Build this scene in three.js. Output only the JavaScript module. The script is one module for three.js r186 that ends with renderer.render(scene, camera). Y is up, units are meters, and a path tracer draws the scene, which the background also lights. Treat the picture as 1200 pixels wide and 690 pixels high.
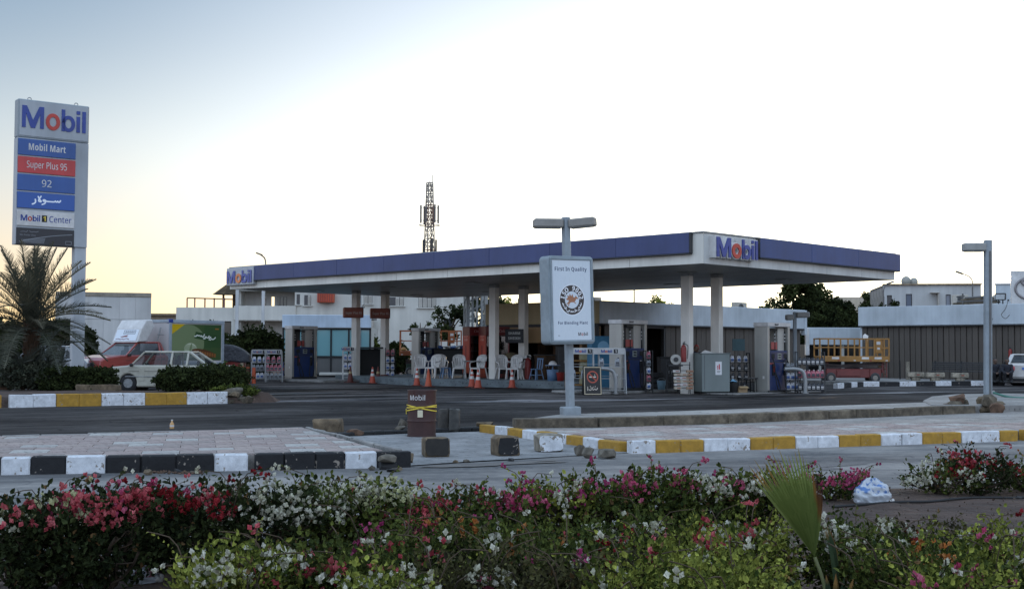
import * as THREE from 'three';
import { mergeGeometries } from 'three/addons/utils/BufferGeometryUtils.js';
import { ConvexGeometry } from 'three/addons/geometries/ConvexGeometry.js';
import { TextGeometry } from 'three/addons/geometries/TextGeometry.js';
import { MarchingCubes } from 'three/addons/objects/MarchingCubes.js';
import { FontLoader } from 'three/addons/loaders/FontLoader.js';

const clamp = (x, a = 0, b = 1) => Math.min(b, Math.max(a, x)), sstep = (a, b, x) => { const t = clamp((x - a) / (b - a)); return t * t * (3 - 2 * t); };
// ---------------------------------------------------------------- camera, sky, sun, exposure
const scene = new THREE.Scene();
const camera = new THREE.PerspectiveCamera(25.99, 1024 / 588, 0.1, 3000);
camera.position.set(0, 1.5, 0);
camera.rotation.order = 'YXZ';
camera.rotation.set(0.0439, 0, 0.004);
const renderer = new THREE.WebGLRenderer({ antialias: true });
renderer.toneMapping = THREE.LinearToneMapping;
renderer.toneMappingExposure = 1.6;
renderer.shadowMap.enabled = true;

const SUN_AZ = 13, SUN_EL = 3.0;                       // degrees right of straight ahead, above the horizon
const D = Math.PI / 180;
const sunDir = new THREE.Vector3(Math.sin(SUN_AZ * D) * Math.cos(SUN_EL * D), Math.sin(SUN_EL * D), -Math.cos(SUN_AZ * D) * Math.cos(SUN_EL * D));
{
  const haze = (a, e) => 0.5 + 0.28 * Math.sin(a * 3 + Math.sin(e * 21 + a * 2) * 1.3) * Math.sin(e * 34 + Math.sin(a * 5) * 1.7) + 0.22 * Math.sin(a * 7 + 2 + Math.sin(e * 40)) * Math.sin(e * 57 + a * 4);   // thin uneven haze
  const W = 512, H = 256, data = new Float32Array(W * H * 4), v = new THREE.Vector3();
  for (let j = 0; j < H; j++) for (let i = 0; i < W; i++) {
    const el = ((j + 0.5) / H - 0.5) * Math.PI, az = ((i + 0.5) / W - 0.5) * 2 * Math.PI;
    v.set(Math.cos(az) * Math.cos(el), Math.sin(el), Math.sin(az) * Math.cos(el));
    const g = Math.acos(Math.min(1, Math.max(-1, v.dot(sunDir)))) / D, e = Math.max(0, el / D);
    const glow = 1.3 * Math.exp(-Math.pow(g / 23.5, 1.9)) * (1 - 0.42 * sstep(6, 18, e)), hz = Math.exp(-e / 5.2) * (1 - 0.65 * sstep(60, 150, g)), back = Math.min(1, Math.max(0, (g - 30) / 70)), bb = back * back * (3 - 2 * back);
    const warm = 1 - 0.4 * (1 - bb) * Math.exp(-e / 5);
    const o = (j * W + i) * 4;
    data[o] = 0.055 + 0.51 * bb + glow + hz * 0.85;
    data[o + 1] = 0.15 + 0.575 * bb + glow * 0.97 + hz * 0.42;
    data[o + 2] = (0.26 + 0.71 * bb + glow * 0.95 + hz * 0.06) * warm;
    const veil = 0.1 * Math.exp(-Math.pow((e - 8) / 5, 2)) * (1 - bb); data[o] += veil * 0.7; data[o + 1] += veil; data[o + 2] += veil;
    const thin = 1 + 0.05 * (haze(az, el) - 0.5); for (let q = 0; q < 3; q++) data[o + q] *= thin;
    if (el < 0) { const k = Math.exp(el * 6); data[o] = data[o] * k * 0.5 + 0.1; data[o + 1] = data[o + 1] * k * 0.5 + 0.1; data[o + 2] = data[o + 2] * k * 0.5 + 0.1; }
    data[o + 3] = 1;
  }
  const sky = new THREE.DataTexture(data, W, H, THREE.RGBAFormat, THREE.FloatType);
  sky.mapping = THREE.EquirectangularReflectionMapping; sky.magFilter = sky.minFilter = THREE.LinearFilter; sky.needsUpdate = true;
  scene.background = sky; scene.environment = sky;
}
const sun = new THREE.DirectionalLight(new THREE.Color().setRGB(1, 0.72, 0.45), 0.8);
sun.position.copy(sunDir).multiplyScalar(300); sun.castShadow = true; sun.shadow.radius = 20;
Object.assign(sun.shadow.camera, { left: -120, right: 120, top: 80, bottom: -80, near: 1, far: 600 });
sun.shadow.mapSize.set(2048, 2048);
scene.add(sun, sun.target);

// ---------------------------------------------------------------- helpers
const rng = (s) => () => { s = (s + 0x6d2b79f5) | 0; let t = Math.imul(s ^ (s >>> 15), 1 | s); t = (t + Math.imul(t ^ (t >>> 7), 61 | t)) ^ t; return ((t ^ (t >>> 14)) >>> 0) / 4294967296; };
const R0 = rng(77), rr = (a, b, r = R0) => a + (b - a) * r();
const V = (x, y, z) => new THREE.Vector3(x, y, z);
const used = {};
function numbered(n) { used[n] = (used[n] ?? -1) + 1; return used[n] ? n + '_' + String(used[n]).padStart(3, '0') : n; }
function tag(o, label, category, group, kind) {
  if (label) o.userData.label = label;
  if (category) o.userData.category = category;
  if (group) o.userData.group = group;
  if (kind) o.userData.kind = kind;
  return o;
}
function thing(name, label, category, [x, y, z] = [0, 0, 0], turn = 0, group) {
  const o = new THREE.Group(); o.name = numbered(name); scene.add(o); o.position.set(x, y, z); o.rotation.y = turn;
  return tag(o, label, category, group);
}
function copy(root, [x, y, z], turn, label, group) {
  const c = root.clone(); c.userData = { ...root.userData }; c.name = numbered(root.name.replace(/_\d{3}$/, '')); scene.add(c);
  c.position.set(x, y, z); c.rotation.y = turn;
  return tag(c, label, null, group);
}
const XY = (x, z) => [x, z];
// canopy frame: X across the short side, Z (negative) along the long side
const TH = 0.7946, CA = [6.037, -40.23];
const CW = (x, z, y = 0) => [CA[0] + x * Math.cos(TH) + z * Math.sin(TH), y, CA[1] - x * Math.sin(TH) + z * Math.cos(TH)];
const at = (b, d, y = 0) => [(b - 600) * d / 1495, y, -d];          // a spot at a bearing and a distance ahead, in metres
function boxUV(g) {
  g = g.index ? g.toNonIndexed() : g;
  const p = g.attributes.position, n = p.count, uv = new Float32Array(n * 2), a = V(), b = V(), c = V();
  for (let i = 0; i < n; i += 3) {
    a.fromBufferAttribute(p, i); b.fromBufferAttribute(p, i + 1); c.fromBufferAttribute(p, i + 2);
    const N = b.clone().sub(a).cross(c.clone().sub(a)), ax = Math.abs(N.x), ay = Math.abs(N.y), az = Math.abs(N.z);
    for (let k = 0; k < 3; k++) {
      const q = [a, b, c][k], o = (i + k) * 2;
      if (ay >= ax && ay >= az) { uv[o] = q.x; uv[o + 1] = q.z; } else if (ax >= az) { uv[o] = q.z; uv[o + 1] = q.y; } else { uv[o] = q.x; uv[o + 1] = q.y; }
    }
  }
  g.setAttribute('uv', new THREE.BufferAttribute(uv, 2));
  return g;
}
const E0 = new THREE.Euler(), Q0 = new THREE.Quaternion(), M0 = new THREE.Matrix4();
const mtx = (x, y, z, rx = 0, ry = 0, rz = 0) => new THREE.Matrix4().compose(V(x, y, z), new THREE.Quaternion().setFromEuler(new THREE.Euler(rx, ry, rz, 'YXZ')), V(1, 1, 1));
function chamfer(w, h, d, c) {                                    // a box with bevelled edges: 44 triangles
  c = Math.min(c, w * 0.45, h * 0.45, d * 0.45); const pts = [];
  for (const sx of [-1, 1]) for (const sy of [-1, 1]) for (const sz of [-1, 1]) {
    pts.push(V(sx * (w / 2 - c), sy * (h / 2 - c), sz * d / 2), V(sx * (w / 2 - c), sy * h / 2, sz * (d / 2 - c)), V(sx * w / 2, sy * (h / 2 - c), sz * (d / 2 - c)));
  }
  return new ConvexGeometry(pts);
}
function clean(g, keepUV) {
  g = g.index ? g.toNonIndexed() : g;
  for (const k of Object.keys(g.attributes)) if (!['position', 'normal', 'uv'].includes(k)) g.deleteAttribute(k);
  if (!g.attributes.normal) g.computeVertexNormals();
  if (!keepUV || !g.attributes.uv) boxUV(g);
  g.morphAttributes = {};
  return g;
}
class MB {
  constructor() { this.g = []; }
  add(geo, m, keepUV) { let g = clean(geo, keepUV); if (m) g.applyMatrix4(m); if (m && !keepUV) boxUV(g); this.g.push(g); return this; }
  box(w, h, d, x = 0, y = 0, z = 0, rx = 0, ry = 0, rz = 0) { return this.add(new THREE.BoxGeometry(w, h, d), mtx(x, y, z, rx, ry, rz)); }
  cbox(w, h, d, x = 0, y = 0, z = 0, c = 0.01, rx = 0, ry = 0, rz = 0) { return this.add(chamfer(w, h, d, c), mtx(x, y, z, rx, ry, rz)); }
  cyl(r0, r1, h, x = 0, y = 0, z = 0, seg = 14, rx = 0, ry = 0, rz = 0, open = false) { return this.add(new THREE.CylinderGeometry(r1, r0, h, seg, 1, open), mtx(x, y, z, rx, ry, rz)); }
  bar(a, b, r, seg = 8, r2 = r) {
    const p = V(...a), q = V(...b), d = q.clone().sub(p), l = d.length();
    const m = new THREE.Matrix4().compose(p.add(q).multiplyScalar(0.5), new THREE.Quaternion().setFromUnitVectors(V(0, 1, 0), d.normalize()), V(1, 1, 1));
    return this.add(new THREE.CylinderGeometry(r2, r, l, seg), m);
  }
  sbar(a, b, w, h = w) {                                          // square bar
    const p = V(...a), q = V(...b), d = q.clone().sub(p), l = d.length();
    const m = new THREE.Matrix4().lookAt(p, q, Math.abs(d.y / l) > 0.99 ? V(1, 0, 0) : V(0, 1, 0)); m.setPosition(p.add(q).multiplyScalar(0.5));
    return this.add(new THREE.BoxGeometry(w, h, l), m);
  }
  tube(pts, r, seg = 24, rad = 7) { return this.add(new THREE.TubeGeometry(new THREE.CatmullRomCurve3(pts.map((p) => V(...p))), seg, r, rad), null); }
  lathe(pts, seg = 20, x = 0, y = 0, z = 0, rx = 0, ry = 0, rz = 0) { return this.add(new THREE.LatheGeometry(pts.map(([a, b]) => new THREE.Vector2(a, b)), seg), mtx(x, y, z, rx, ry, rz)); }
  ext(pts, depth, m, bevel = 0, holes = []) {                     // outline in x,y pushed along z
    const s = !Array.isArray(pts) ? pts : new THREE.Shape(pts.map(([a, b]) => new THREE.Vector2(a, b)));
    for (const h of holes) s.holes.push(new THREE.Path(h.map(([a, b]) => new THREE.Vector2(a, b))));
    return this.add(new THREE.ExtrudeGeometry(s, { depth, bevelEnabled: bevel > 0, bevelSize: bevel, bevelThickness: bevel, bevelSegments: 2, curveSegments: 10 }), m ?? M0.clone().identity());
  }
  geo() { return this.g.length === 1 ? this.g[0] : mergeGeometries(this.g); }
  build(name, mat, parent, label) {
    const m = new THREE.Mesh(this.geo(), mat); m.name = parent ? name : numbered(name); m.castShadow = m.receiveShadow = true;
    (parent ?? scene).add(m); if (label) m.userData.label = label;
    return m;
  }
}
const mesh = (name, geo, mat, parent) => { const m = new THREE.Mesh(geo, mat); m.name = parent ? name : numbered(name); m.castShadow = m.receiveShadow = true; (parent ?? scene).add(m); return m; };
const setting = (m, label) => tag(m, label, null, null, 'structure');

// ---------------------------------------------------------------- noise and textures
function hash2(x, y, s) { let h = Math.imul(x, 374761393) ^ Math.imul(y, 668265263) ^ Math.imul(s, 2147483647 ^ 0x5bd1e995); h = Math.imul(h ^ (h >>> 13), 1274126177); return ((h ^ (h >>> 16)) >>> 0) / 4294967296; }
function vn(x, y, px, py, s) {                                    // value noise that repeats every px, py cells
  const ix = Math.floor(x), iy = Math.floor(y), fx = x - ix, fy = y - iy, sx = fx * fx * (3 - 2 * fx), sy = fy * fy * (3 - 2 * fy), m = (a, p) => ((a % p) + p) % p;
  const a = hash2(m(ix, px), m(iy, py), s), b = hash2(m(ix + 1, px), m(iy, py), s), c = hash2(m(ix, px), m(iy + 1, py), s), d = hash2(m(ix + 1, px), m(iy + 1, py), s);
  return (a + (b - a) * sx) * (1 - sy) + (c + (d - c) * sx) * sy;
}
function fbm(u, v, fx, fy, s, oct = 4) { let t = 0, a = 0.5, n = 0; for (let i = 0; i < oct; i++) { t += a * vn(u * fx, v * fy, fx, fy, s + i * 17); n += a; a *= 0.55; fx *= 2; fy *= 2; } return t / n; }
function tex(n, fn, rep = 1, srgb = true, h = n) {
  const d = new Uint8Array(n * h * 4);
  for (let j = 0; j < h; j++) for (let i = 0; i < n; i++) { const c = fn((i + 0.5) / n, (j + 0.5) / h, i, j), o = (j * n + i) * 4; d[o] = clamp(c[0]) * 255; d[o + 1] = clamp(c[1] ?? c[0]) * 255; d[o + 2] = clamp(c[2] ?? c[0]) * 255; d[o + 3] = 255; }
  const t = new THREE.DataTexture(d, n, h); t.wrapS = t.wrapT = THREE.RepeatWrapping; t.magFilter = THREE.LinearFilter; t.minFilter = THREE.LinearMipmapLinearFilter; t.generateMipmaps = true;
  if (srgb) t.colorSpace = THREE.SRGBColorSpace; t.repeat.set(...(Array.isArray(rep) ? rep : [rep, rep])); t.needsUpdate = true; return t;
}
const canvasTex = (w, h, draw) => { const c = document.createElement('canvas'); c.width = w; c.height = h; draw(c.getContext('2d'), w, h); const t = new THREE.CanvasTexture(c); t.colorSpace = THREE.SRGBColorSpace; t.magFilter = THREE.LinearFilter; return t; };
const rt = (t, rx, ry = rx) => { const c = t.clone(); c.repeat.set(rx, ry); c.needsUpdate = true; return c; };

const T = {};
T.grime = tex(256, (u, v) => { const a = fbm(u, v, 4, 4, 3, 5), b = fbm(u, v, 24, 24, 9, 3), k = 0.86 + 0.2 * (a - 0.5) + 0.1 * (b - 0.5); return [k + 0.015, k, k - 0.02]; }, 0.45);
T.streak = tex(256, (u, v) => { const a = fbm(u, v, 40, 2, 5, 4), b = fbm(u, v, 5, 4, 8, 4), k = 0.9 + 0.07 * (a - 0.5) + 0.2 * (b - 0.5); return [k, k - 0.004, k - 0.02]; }, 0.22);
T.rough = tex(256, (u, v) => { const a = fbm(u, v, 10, 10, 13, 5); return [0.55 + 0.45 * a]; }, 0.7, false);
T.grain = tex(256, (u, v, i, j) => [0.5 * fbm(u, v, 40, 40, 4, 3) + 0.5 * hash2(i, j, 3)], 0.8, false);
T.lump = tex(256, (u, v) => [fbm(u, v, 9, 9, 31, 5)], 0.9, false);
// asphalt: stretched tyre and dust tracks along the road plus fine stone grain
const asphaltTex = (seed, c0, c1, streaks, span) => tex(1024, (u, v, i, j) => {
  const s = fbm(u, v, 3, 34, seed, 4), p = fbm(u, v, 8, 10, seed + 3, 5), f = hash2(i, j, seed), m = fbm(u, v, 90, 90, seed + 7, 2);
  const big = fbm(u, v, 2, 5, seed + 23, 4); let k = 0.42 + streaks * (big - 0.5) * 1.5 + streaks * (s - 0.5) * 1.6 + (p - 0.5) * 0.9 + (f - 0.5) * 0.22 + (m - 0.5) * 0.3;
  const crack = Math.abs(fbm(u, v, 6, 6, seed + 11, 4) - 0.5); if (crack < 0.006) k -= 0.25;
  k = clamp(k); return [0, 1, 2].map((q) => c0[q] + (c1[q] - c0[q]) * k);
}, 1 / span);
T.road = asphaltTex(21, [0.17, 0.175, 0.185], [0.35, 0.36, 0.375], 0.6, 13);
T.fore = asphaltTex(41, [0.09, 0.09, 0.095], [0.43, 0.425, 0.43], 1.0, 17);
T.near = asphaltTex(61, [0.36, 0.37, 0.385], [0.62, 0.62, 0.62], 0.5, 9);
T.soil = tex(512, (u, v, i, j) => { const a = fbm(u, v, 6, 6, 71, 6), b = hash2(i, j, 5), k = 0.6 + 0.7 * (a - 0.5) + 0.2 * (b - 0.5); return [0.46 * k + 0.1, 0.38 * k + 0.085, 0.33 * k + 0.075]; }, 0.3);
T.conc = tex(512, (u, v, i, j) => { const a = fbm(u, v, 5, 5, 81, 6), b = hash2(i, j, 6), c = fbm(u, v, 30, 30, 85, 3), k = 0.78 + 0.35 * (a - 0.5) + 0.12 * (b - 0.5) - 0.25 * sstep(0.66, 0.8, c); return [k, k * 0.985, k * 0.955]; }, 0.5);
// paint on kerbs, chipped through to the cement
const kerbTex = (paint, s) => tex(256, (u, v, i, j) => {
  const a = fbm(u, v, 6, 6, s, 5), b = fbm(u, v, 24, 24, s + 3, 4), chip = sstep(0.67, 0.7, a * 0.6 + b * 0.4), d = 0.9 + 0.22 * (fbm(u, v, 10, 10, s + 9, 4) - 0.5) - 0.12 * hash2(i, j, s), cem = 0.5 + 0.3 * (b - 0.5);
  return [0, 1, 2].map((q) => paint[q] * d * (1 - chip) + cem * [0.95, 0.88, 0.8][q] * chip);
}, 1.3);
T.kw = kerbTex([0.93, 0.94, 0.95], 101); T.ky = kerbTex([0.76, 0.58, 0.2], 111); T.kb = kerbTex([0.1, 0.1, 0.11], 121);
T.stone = tex(256, (u, v, i, j) => { const a = fbm(u, v, 5, 5, 131, 6), k = 0.75 + 0.7 * (a - 0.5) + 0.15 * (hash2(i, j, 8) - 0.5); return [k, k * 0.95, k * 0.87]; }, 1.4);
T.plaster = tex(512, (u, v) => { const a = fbm(u, v, 3, 3, 141, 6), st = fbm(u, v, 36, 2, 143, 4), k = 0.9 + 0.22 * (a - 0.5) + 0.1 * (st - 0.5); return [k, k * 0.99, k * 0.965]; }, 0.12);
T.rust = tex(256, (u, v) => { const a = fbm(u, v, 8, 8, 151, 5), k = 0.85 + 0.3 * (a - 0.5), r = sstep(0.6, 0.7, a); return [k * (1 - r * 0.1), k * (1 - r * 0.3), k * (1 - r * 0.4)]; }, 1);
T.leaf = tex(64, (u, v) => { const k = 0.85 + 0.3 * (fbm(u, v, 4, 4, 161, 3) - 0.5) - 0.15 * Math.abs(u - 0.5); return [k, k, k]; }, 1);

function M(r, g, b, o = {}) {
  const { tex: t, rep, ...rest } = o;
  const m = new THREE.MeshPhysicalMaterial({ roughness: 0.6, metalness: 0, ...rest }); m.color.setRGB(r, g, b);
  if (t) m.map = rep ? rt(T[t], ...(Array.isArray(rep) ? rep : [rep])) : T[t];
  return m;
}
const mats = {
  fascia: M(0.64, 0.65, 0.645, { tex: 'streak', roughness: 0.45 }), blue: M(0.016, 0.055, 0.2, { tex: 'streak', roughness: 0.4 }), dark: M(0.02, 0.02, 0.022, { tex: 'grime' }),
  blueL: M(0.02, 0.06, 0.36, { roughness: 0.35, tex: 'grime' }), redL: M(0.62, 0.05, 0.03, { roughness: 0.35, tex: 'grime' }), whiteL: M(0.78, 0.79, 0.8, { roughness: 0.4, tex: 'grime' }),
  soffit: M(0.36, 0.37, 0.38, { tex: 'streak', roughness: 0.42, metalness: 0.25 }), column: M(0.9, 0.86, 0.8, { tex: 'streak', roughness: 0.55 }),
  plaster: M(0.66, 0.66, 0.63, { tex: 'plaster', roughness: 0.9 }), beige: M(0.56, 0.46, 0.29, { tex: 'plaster', roughness: 0.9 }), cream: M(0.55, 0.49, 0.4, { tex: 'plaster', roughness: 0.9 }),
  siding: M(0.105, 0.088, 0.074, { tex: 'streak', roughness: 0.7 }), parapet: M(0.56, 0.62, 0.68, { tex: 'streak', roughness: 0.6 }),
  steel: M(0.4, 0.43, 0.45, { tex: 'grime', roughness: 0.45, metalness: 0.35 }), post: M(0.34, 0.4, 0.45, { tex: 'grime', roughness: 0.55 }), postDark: M(0.16, 0.16, 0.16, { tex: 'grime' }),
  silver: M(0.42, 0.42, 0.4, { tex: 'streak', roughness: 0.4, metalness: 0.5 }), pumpBlue: M(0.018, 0.05, 0.18, { tex: 'grime', roughness: 0.35 }), rubber: M(0.015, 0.015, 0.016, { roughness: 0.8 }),
  red: M(0.32, 0.03, 0.025, { tex: 'grime', roughness: 0.4 }), orange: M(0.62, 0.11, 0.04, { tex: 'grime', roughness: 0.55 }), orangeBox: M(0.36, 0.1, 0.055, { tex: 'grime', roughness: 0.5 }),
  cone: M(0.6, 0.1, 0.05, { tex: 'grime', roughness: 0.6 }), coneDark: M(0.16, 0.045, 0.035, { tex: 'grime', roughness: 0.7 }), reflect: M(0.8, 0.8, 0.8, { tex: 'grime', roughness: 0.4 }),
  plasticW: M(0.88, 0.88, 0.87, { tex: 'grime', roughness: 0.4 }), plasticB: M(0.13, 0.24, 0.42, { tex: 'grime', roughness: 0.45 }),
  glass: M(0.85, 0.9, 0.92, { transmission: 1, roughness: 0.03, thickness: 0 }), glassDark: M(0.55, 0.58, 0.6, { transmission: 1, roughness: 0.04, thickness: 0 }), glassTeal: M(0.18, 0.36, 0.38, { roughness: 0.08, specularIntensity: 1 }),
  pane: M(0.02, 0.025, 0.03, { roughness: 0.08 }), black: M(0.012, 0.012, 0.012, { roughness: 0.7 }), charcoal: M(0.05, 0.052, 0.055, { tex: 'grime' }),
  kw: M(1, 1, 1, { tex: 'kw', roughness: 0.8, bumpMap: T.lump, bumpScale: 0.012 }), ky: M(1, 1, 1, { tex: 'ky', roughness: 0.8, bumpMap: T.lump, bumpScale: 0.012 }), kb: M(1, 1, 1, { tex: 'kb', roughness: 0.75, bumpMap: T.lump, bumpScale: 0.012 }),
  conc: M(0.42, 0.42, 0.42, { tex: 'conc', roughness: 0.95, bumpMap: T.lump, bumpScale: 0.02 }), kerbBrown: M(0.22, 0.2, 0.17, { tex: 'stone', roughness: 0.95, bumpMap: T.lump, bumpScale: 0.03 }),
  stoneTan: M(0.3, 0.25, 0.19, { tex: 'stone', roughness: 0.95, bumpMap: T.lump, bumpScale: 0.02 }), stoneGrey: M(0.27, 0.265, 0.25, { tex: 'stone', roughness: 0.95, bumpMap: T.lump, bumpScale: 0.02 }), stoneRed: M(0.27, 0.18, 0.14, { tex: 'stone', roughness: 0.95, bumpMap: T.lump, bumpScale: 0.02 }), stonePale: M(0.5, 0.49, 0.46, { tex: 'stone', roughness: 0.95, bumpMap: T.lump, bumpScale: 0.02 }),
  soil: M(0.55, 0.5, 0.48, { tex: 'soil', roughness: 1, bumpMap: T.lump, bumpScale: 0.06 }), sand: M(0.9, 0.85, 0.8, { tex: 'soil', rep: 0.08, roughness: 1 }),
  road: M(1.0, 0.86, 0.74, { tex: 'road', roughness: 1, specularIntensity: 0.12, bumpMap: T.grain, bumpScale: 0.006 }), fore: M(0.8, 0.745, 0.69, { tex: 'fore', roughness: 1, specularIntensity: 0.12, bumpMap: T.grain, bumpScale: 0.006 }), near: M(1.0, 0.93, 0.85, { tex: 'near', roughness: 1, specularIntensity: 0.15, bumpMap: T.grain, bumpScale: 0.008 }),
  yellow: M(0.44, 0.22, 0.045, { tex: 'grime', roughness: 0.45 }), liftRed: M(0.22, 0.05, 0.045, { tex: 'grime', roughness: 0.5 }), liftOrange: M(0.45, 0.14, 0.05, { tex: 'grime', roughness: 0.5 }), darkGreen: M(0.02, 0.05, 0.03, { tex: 'grime' }),
  cabinet: M(0.2, 0.24, 0.24, { tex: 'streak', roughness: 0.5 }), barrel: M(0.065, 0.024, 0.02, { tex: 'rust', roughness: 0.55, metalness: 0.1 }), tape: M(0.7, 0.52, 0.05, { roughness: 0.5 }),
  wood: M(0.13, 0.075, 0.04, { tex: 'stone', roughness: 0.9 }), bark: M(0.12, 0.09, 0.065, { tex: 'stone', roughness: 1 }), terrace: M(0.26, 0.32, 0.36, { tex: 'conc', roughness: 0.85 }), slab: M(0.4, 0.4, 0.4, { tex: 'conc', roughness: 0.9 }),
};
const font = await new FontLoader().loadAsync('fonts/droid/droid_sans_bold.typeface.json');
const fontR = await new FontLoader().loadAsync('fonts/droid/droid_sans_regular.typeface.json');
function textGeo(t, size, depth, f = font, bevel = 0) {          // size is the capital height; left end at x = 0, base at y = 0
  const g = new TextGeometry(t, { font: f, size: size, depth, curveSegments: 5, bevelEnabled: bevel > 0, bevelSize: bevel, bevelThickness: bevel * 0.3, bevelSegments: 1 });
  g.computeBoundingBox(); return g;
}
function letters(parent, text, { x = 0, y = 0, z = 0, size, depth = 0.01, mat, f = font, center = true, width, name = 'lettering', bevel = 0, m }) {
  const g = textGeo(text, size, depth, f, bevel), b = g.boundingBox, w = b.max.x - b.min.x, k = width ? width / w : 1;
  g.translate(-b.min.x - (center ? w / 2 : 0), 0, 0); g.scale(k, 1, 1); g.translate(x, y, z); if (m) g.applyMatrix4(m);
  return mesh(name, clean(g), mat, parent);
}
// the word in letters of its own: blue M, b, i, l and a red ring for the o; W is its full width
function logoWord(parent, W, H, depth, { x = 0, y = 0, z = 0, back = 0, m, blue = mats.blueL, red = mats.redL } = {}) {
  const full = 3.47, parts = [['M', 0, 1.17], ['o', 1.27, 0.78], ['b', 2.13, 0.74], ['i', 2.95, 0.2], ['l', 3.27, 0.2]], k = W / full;
  for (const [ch, px, pw] of parts) {
    const build = (grow, d, z0) => {
      const gs = [], st = 0.2 * k, ext = (pts, hole) => { const s = Array.isArray(pts) ? new THREE.Shape(pts.map(([a, b]) => new THREE.Vector2(a, b))) : pts; if (hole) s.holes.push(hole); gs.push(clean(new THREE.ExtrudeGeometry(s, { depth: d, curveSegments: 14, bevelEnabled: grow > 0, bevelSize: grow, bevelThickness: 0.004, bevelSegments: 1 }))); };
      const ring = (cx, cy, ra, rb, t) => { const s = new THREE.Shape(); s.absellipse(cx, cy, ra, rb, 0, 2 * Math.PI); const h = new THREE.Path(); h.absellipse(cx, cy, Math.max(0.01, ra - t), Math.max(0.01, rb - t), 0, 2 * Math.PI, true); ext(s, h); };
      const w = pw * k;
      if (ch === 'M') ext([[0, 0], [0, H], [st * 1.25, H], [w / 2, H * 0.36], [w - st * 1.25, H], [w, H], [w, 0], [w - st, 0], [w - st, H * 0.66], [w / 2 + st * 0.55, 0], [w / 2 - st * 0.55, 0], [st, H * 0.66], [st, 0]]);
      if (ch === 'o') ring(w / 2, H * 0.37, w / 2, H * 0.39, 0.2 * k);
      if (ch === 'b') { ring(w / 2 + 0.01 * k, H * 0.36, w / 2, H * 0.38, 0.2 * k); ext([[0, 0], [0, H], [st * 0.95, H], [st * 0.95, 0]]); }
      if (ch === 'i') { ext([[0, 0], [0, H * 0.74], [w, H * 0.74], [w, 0]]); ext([[0, H * 0.84], [0, H], [w, H], [w, H * 0.84]]); }
      if (ch === 'l') ext([[0, 0], [0, H], [w, H], [w, 0]]);
      const g = mergeGeometries(gs); g.translate(px * k + x - W / 2, y, z + z0); if (m) g.applyMatrix4(m); return boxUV(g);
    };
    const L = mesh('letter', build(0, depth, back), ch === 'o' ? red : blue, parent);
    if (back) { const B = mesh('letter_return', build(0.035, back - 0.012, 0), mats.whiteL, L); }
  }
}
// hand-drawn script strokes: each a list of points in a 0..1 box
function strokes(c, list, x, y, w, h, lw) {
  c.lineWidth = lw; c.lineCap = c.lineJoin = 'round';
  for (const s of list) {
    if (s.length === 1) { c.beginPath(); c.arc(x + s[0][0] * w, y + s[0][1] * h, lw * 0.6, 0, 7); c.fillStyle = c.strokeStyle; c.fill(); continue; }
    c.beginPath(); c.moveTo(x + s[0][0] * w, y + s[0][1] * h);
    for (let i = 1; i < s.length - 1; i++) { const a = s[i], b = s[i + 1]; c.quadraticCurveTo(x + a[0] * w, y + a[1] * h, x + (a[0] + b[0]) / 2 * w, y + (a[1] + b[1]) / 2 * h); }
    const e = s[s.length - 1]; c.lineTo(x + e[0] * w, y + e[1] * h); c.stroke();
  }
}
const plate = (name, w, h, t, mtl, parent, x, y, z, ry = 0, rx = 0) => {      // a printed face, uv 0..1
  const g = new THREE.PlaneGeometry(w, h); const m = mesh(name, g, mtl, parent); m.position.set(x, y, z); m.rotation.set(rx, ry, 0, 'YXZ'); return m;
};
const printed = (t, rough = 0.5) => new THREE.MeshPhysicalMaterial({ map: t, roughness: rough });
// ---------------------------------------------------------------- ground, roads, beds
const RA = Math.atan2(0.52, 0.854);                              // the main road runs this much to the right of across
function sheet(name, pts, y, mat, label, rot = RA, cell = 0) {
  const s = new THREE.Shape(pts.map(([x, z]) => new THREE.Vector2(x, -z)));
  let g = new THREE.ShapeGeometry(s); g.rotateX(-Math.PI / 2); g.translate(0, y, 0);
  const p = g.attributes.position, uv = g.attributes.uv, c = Math.cos(rot), q = Math.sin(rot);
  for (let i = 0; i < p.count; i++) uv.setXY(i, p.getX(i) * c - p.getZ(i) * q, p.getX(i) * q + p.getZ(i) * c);
  return setting(mesh(name, g, mat), label);
}
sheet('ground', [[-1500, 400], [1500, 400], [1500, -2500], [-1500, -2500]], -0.03, mats.sand, 'dusty pale sand stretching to the horizon');
sheet('forecourt', [[-70, -5], [70, -5], [70, -76], [-70, -76]], 0, mats.fore, 'dark worn asphalt forecourt around the pumps', RA);
sheet('road', [[-40, -15.8], [-40, 0], [34, -45.3], [34, -56], [-7.5, -35.6], [-12, -32.9]], 0.004, mats.road, 'dark asphalt road between the yellow kerb and the paved islands');
sheet('service_road', [[-34, -9], [-34, 3], [60, 3], [60, -44], [16, -25.1], [8.7, -21.9], [1.9, -18.9], [-1.3, -16.5], [-6, -15.3], [-14, -13.2]], 0.008, mats.near, 'pale dusty asphalt road behind the flower hedges', 0.25);
sheet('concrete_apron', [[-1.5, -16.4], [-0.4, -17.3], [1.75, -18.75], [-0.6, -23.5], [-2.0, -22.7], [-3.4, -21.6]], 0.014, M(0.4, 0.41, 0.43, { tex: 'conc', roughness: 0.95 }), 'pale broken concrete gap between the two paved islands', 0.6);
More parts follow.
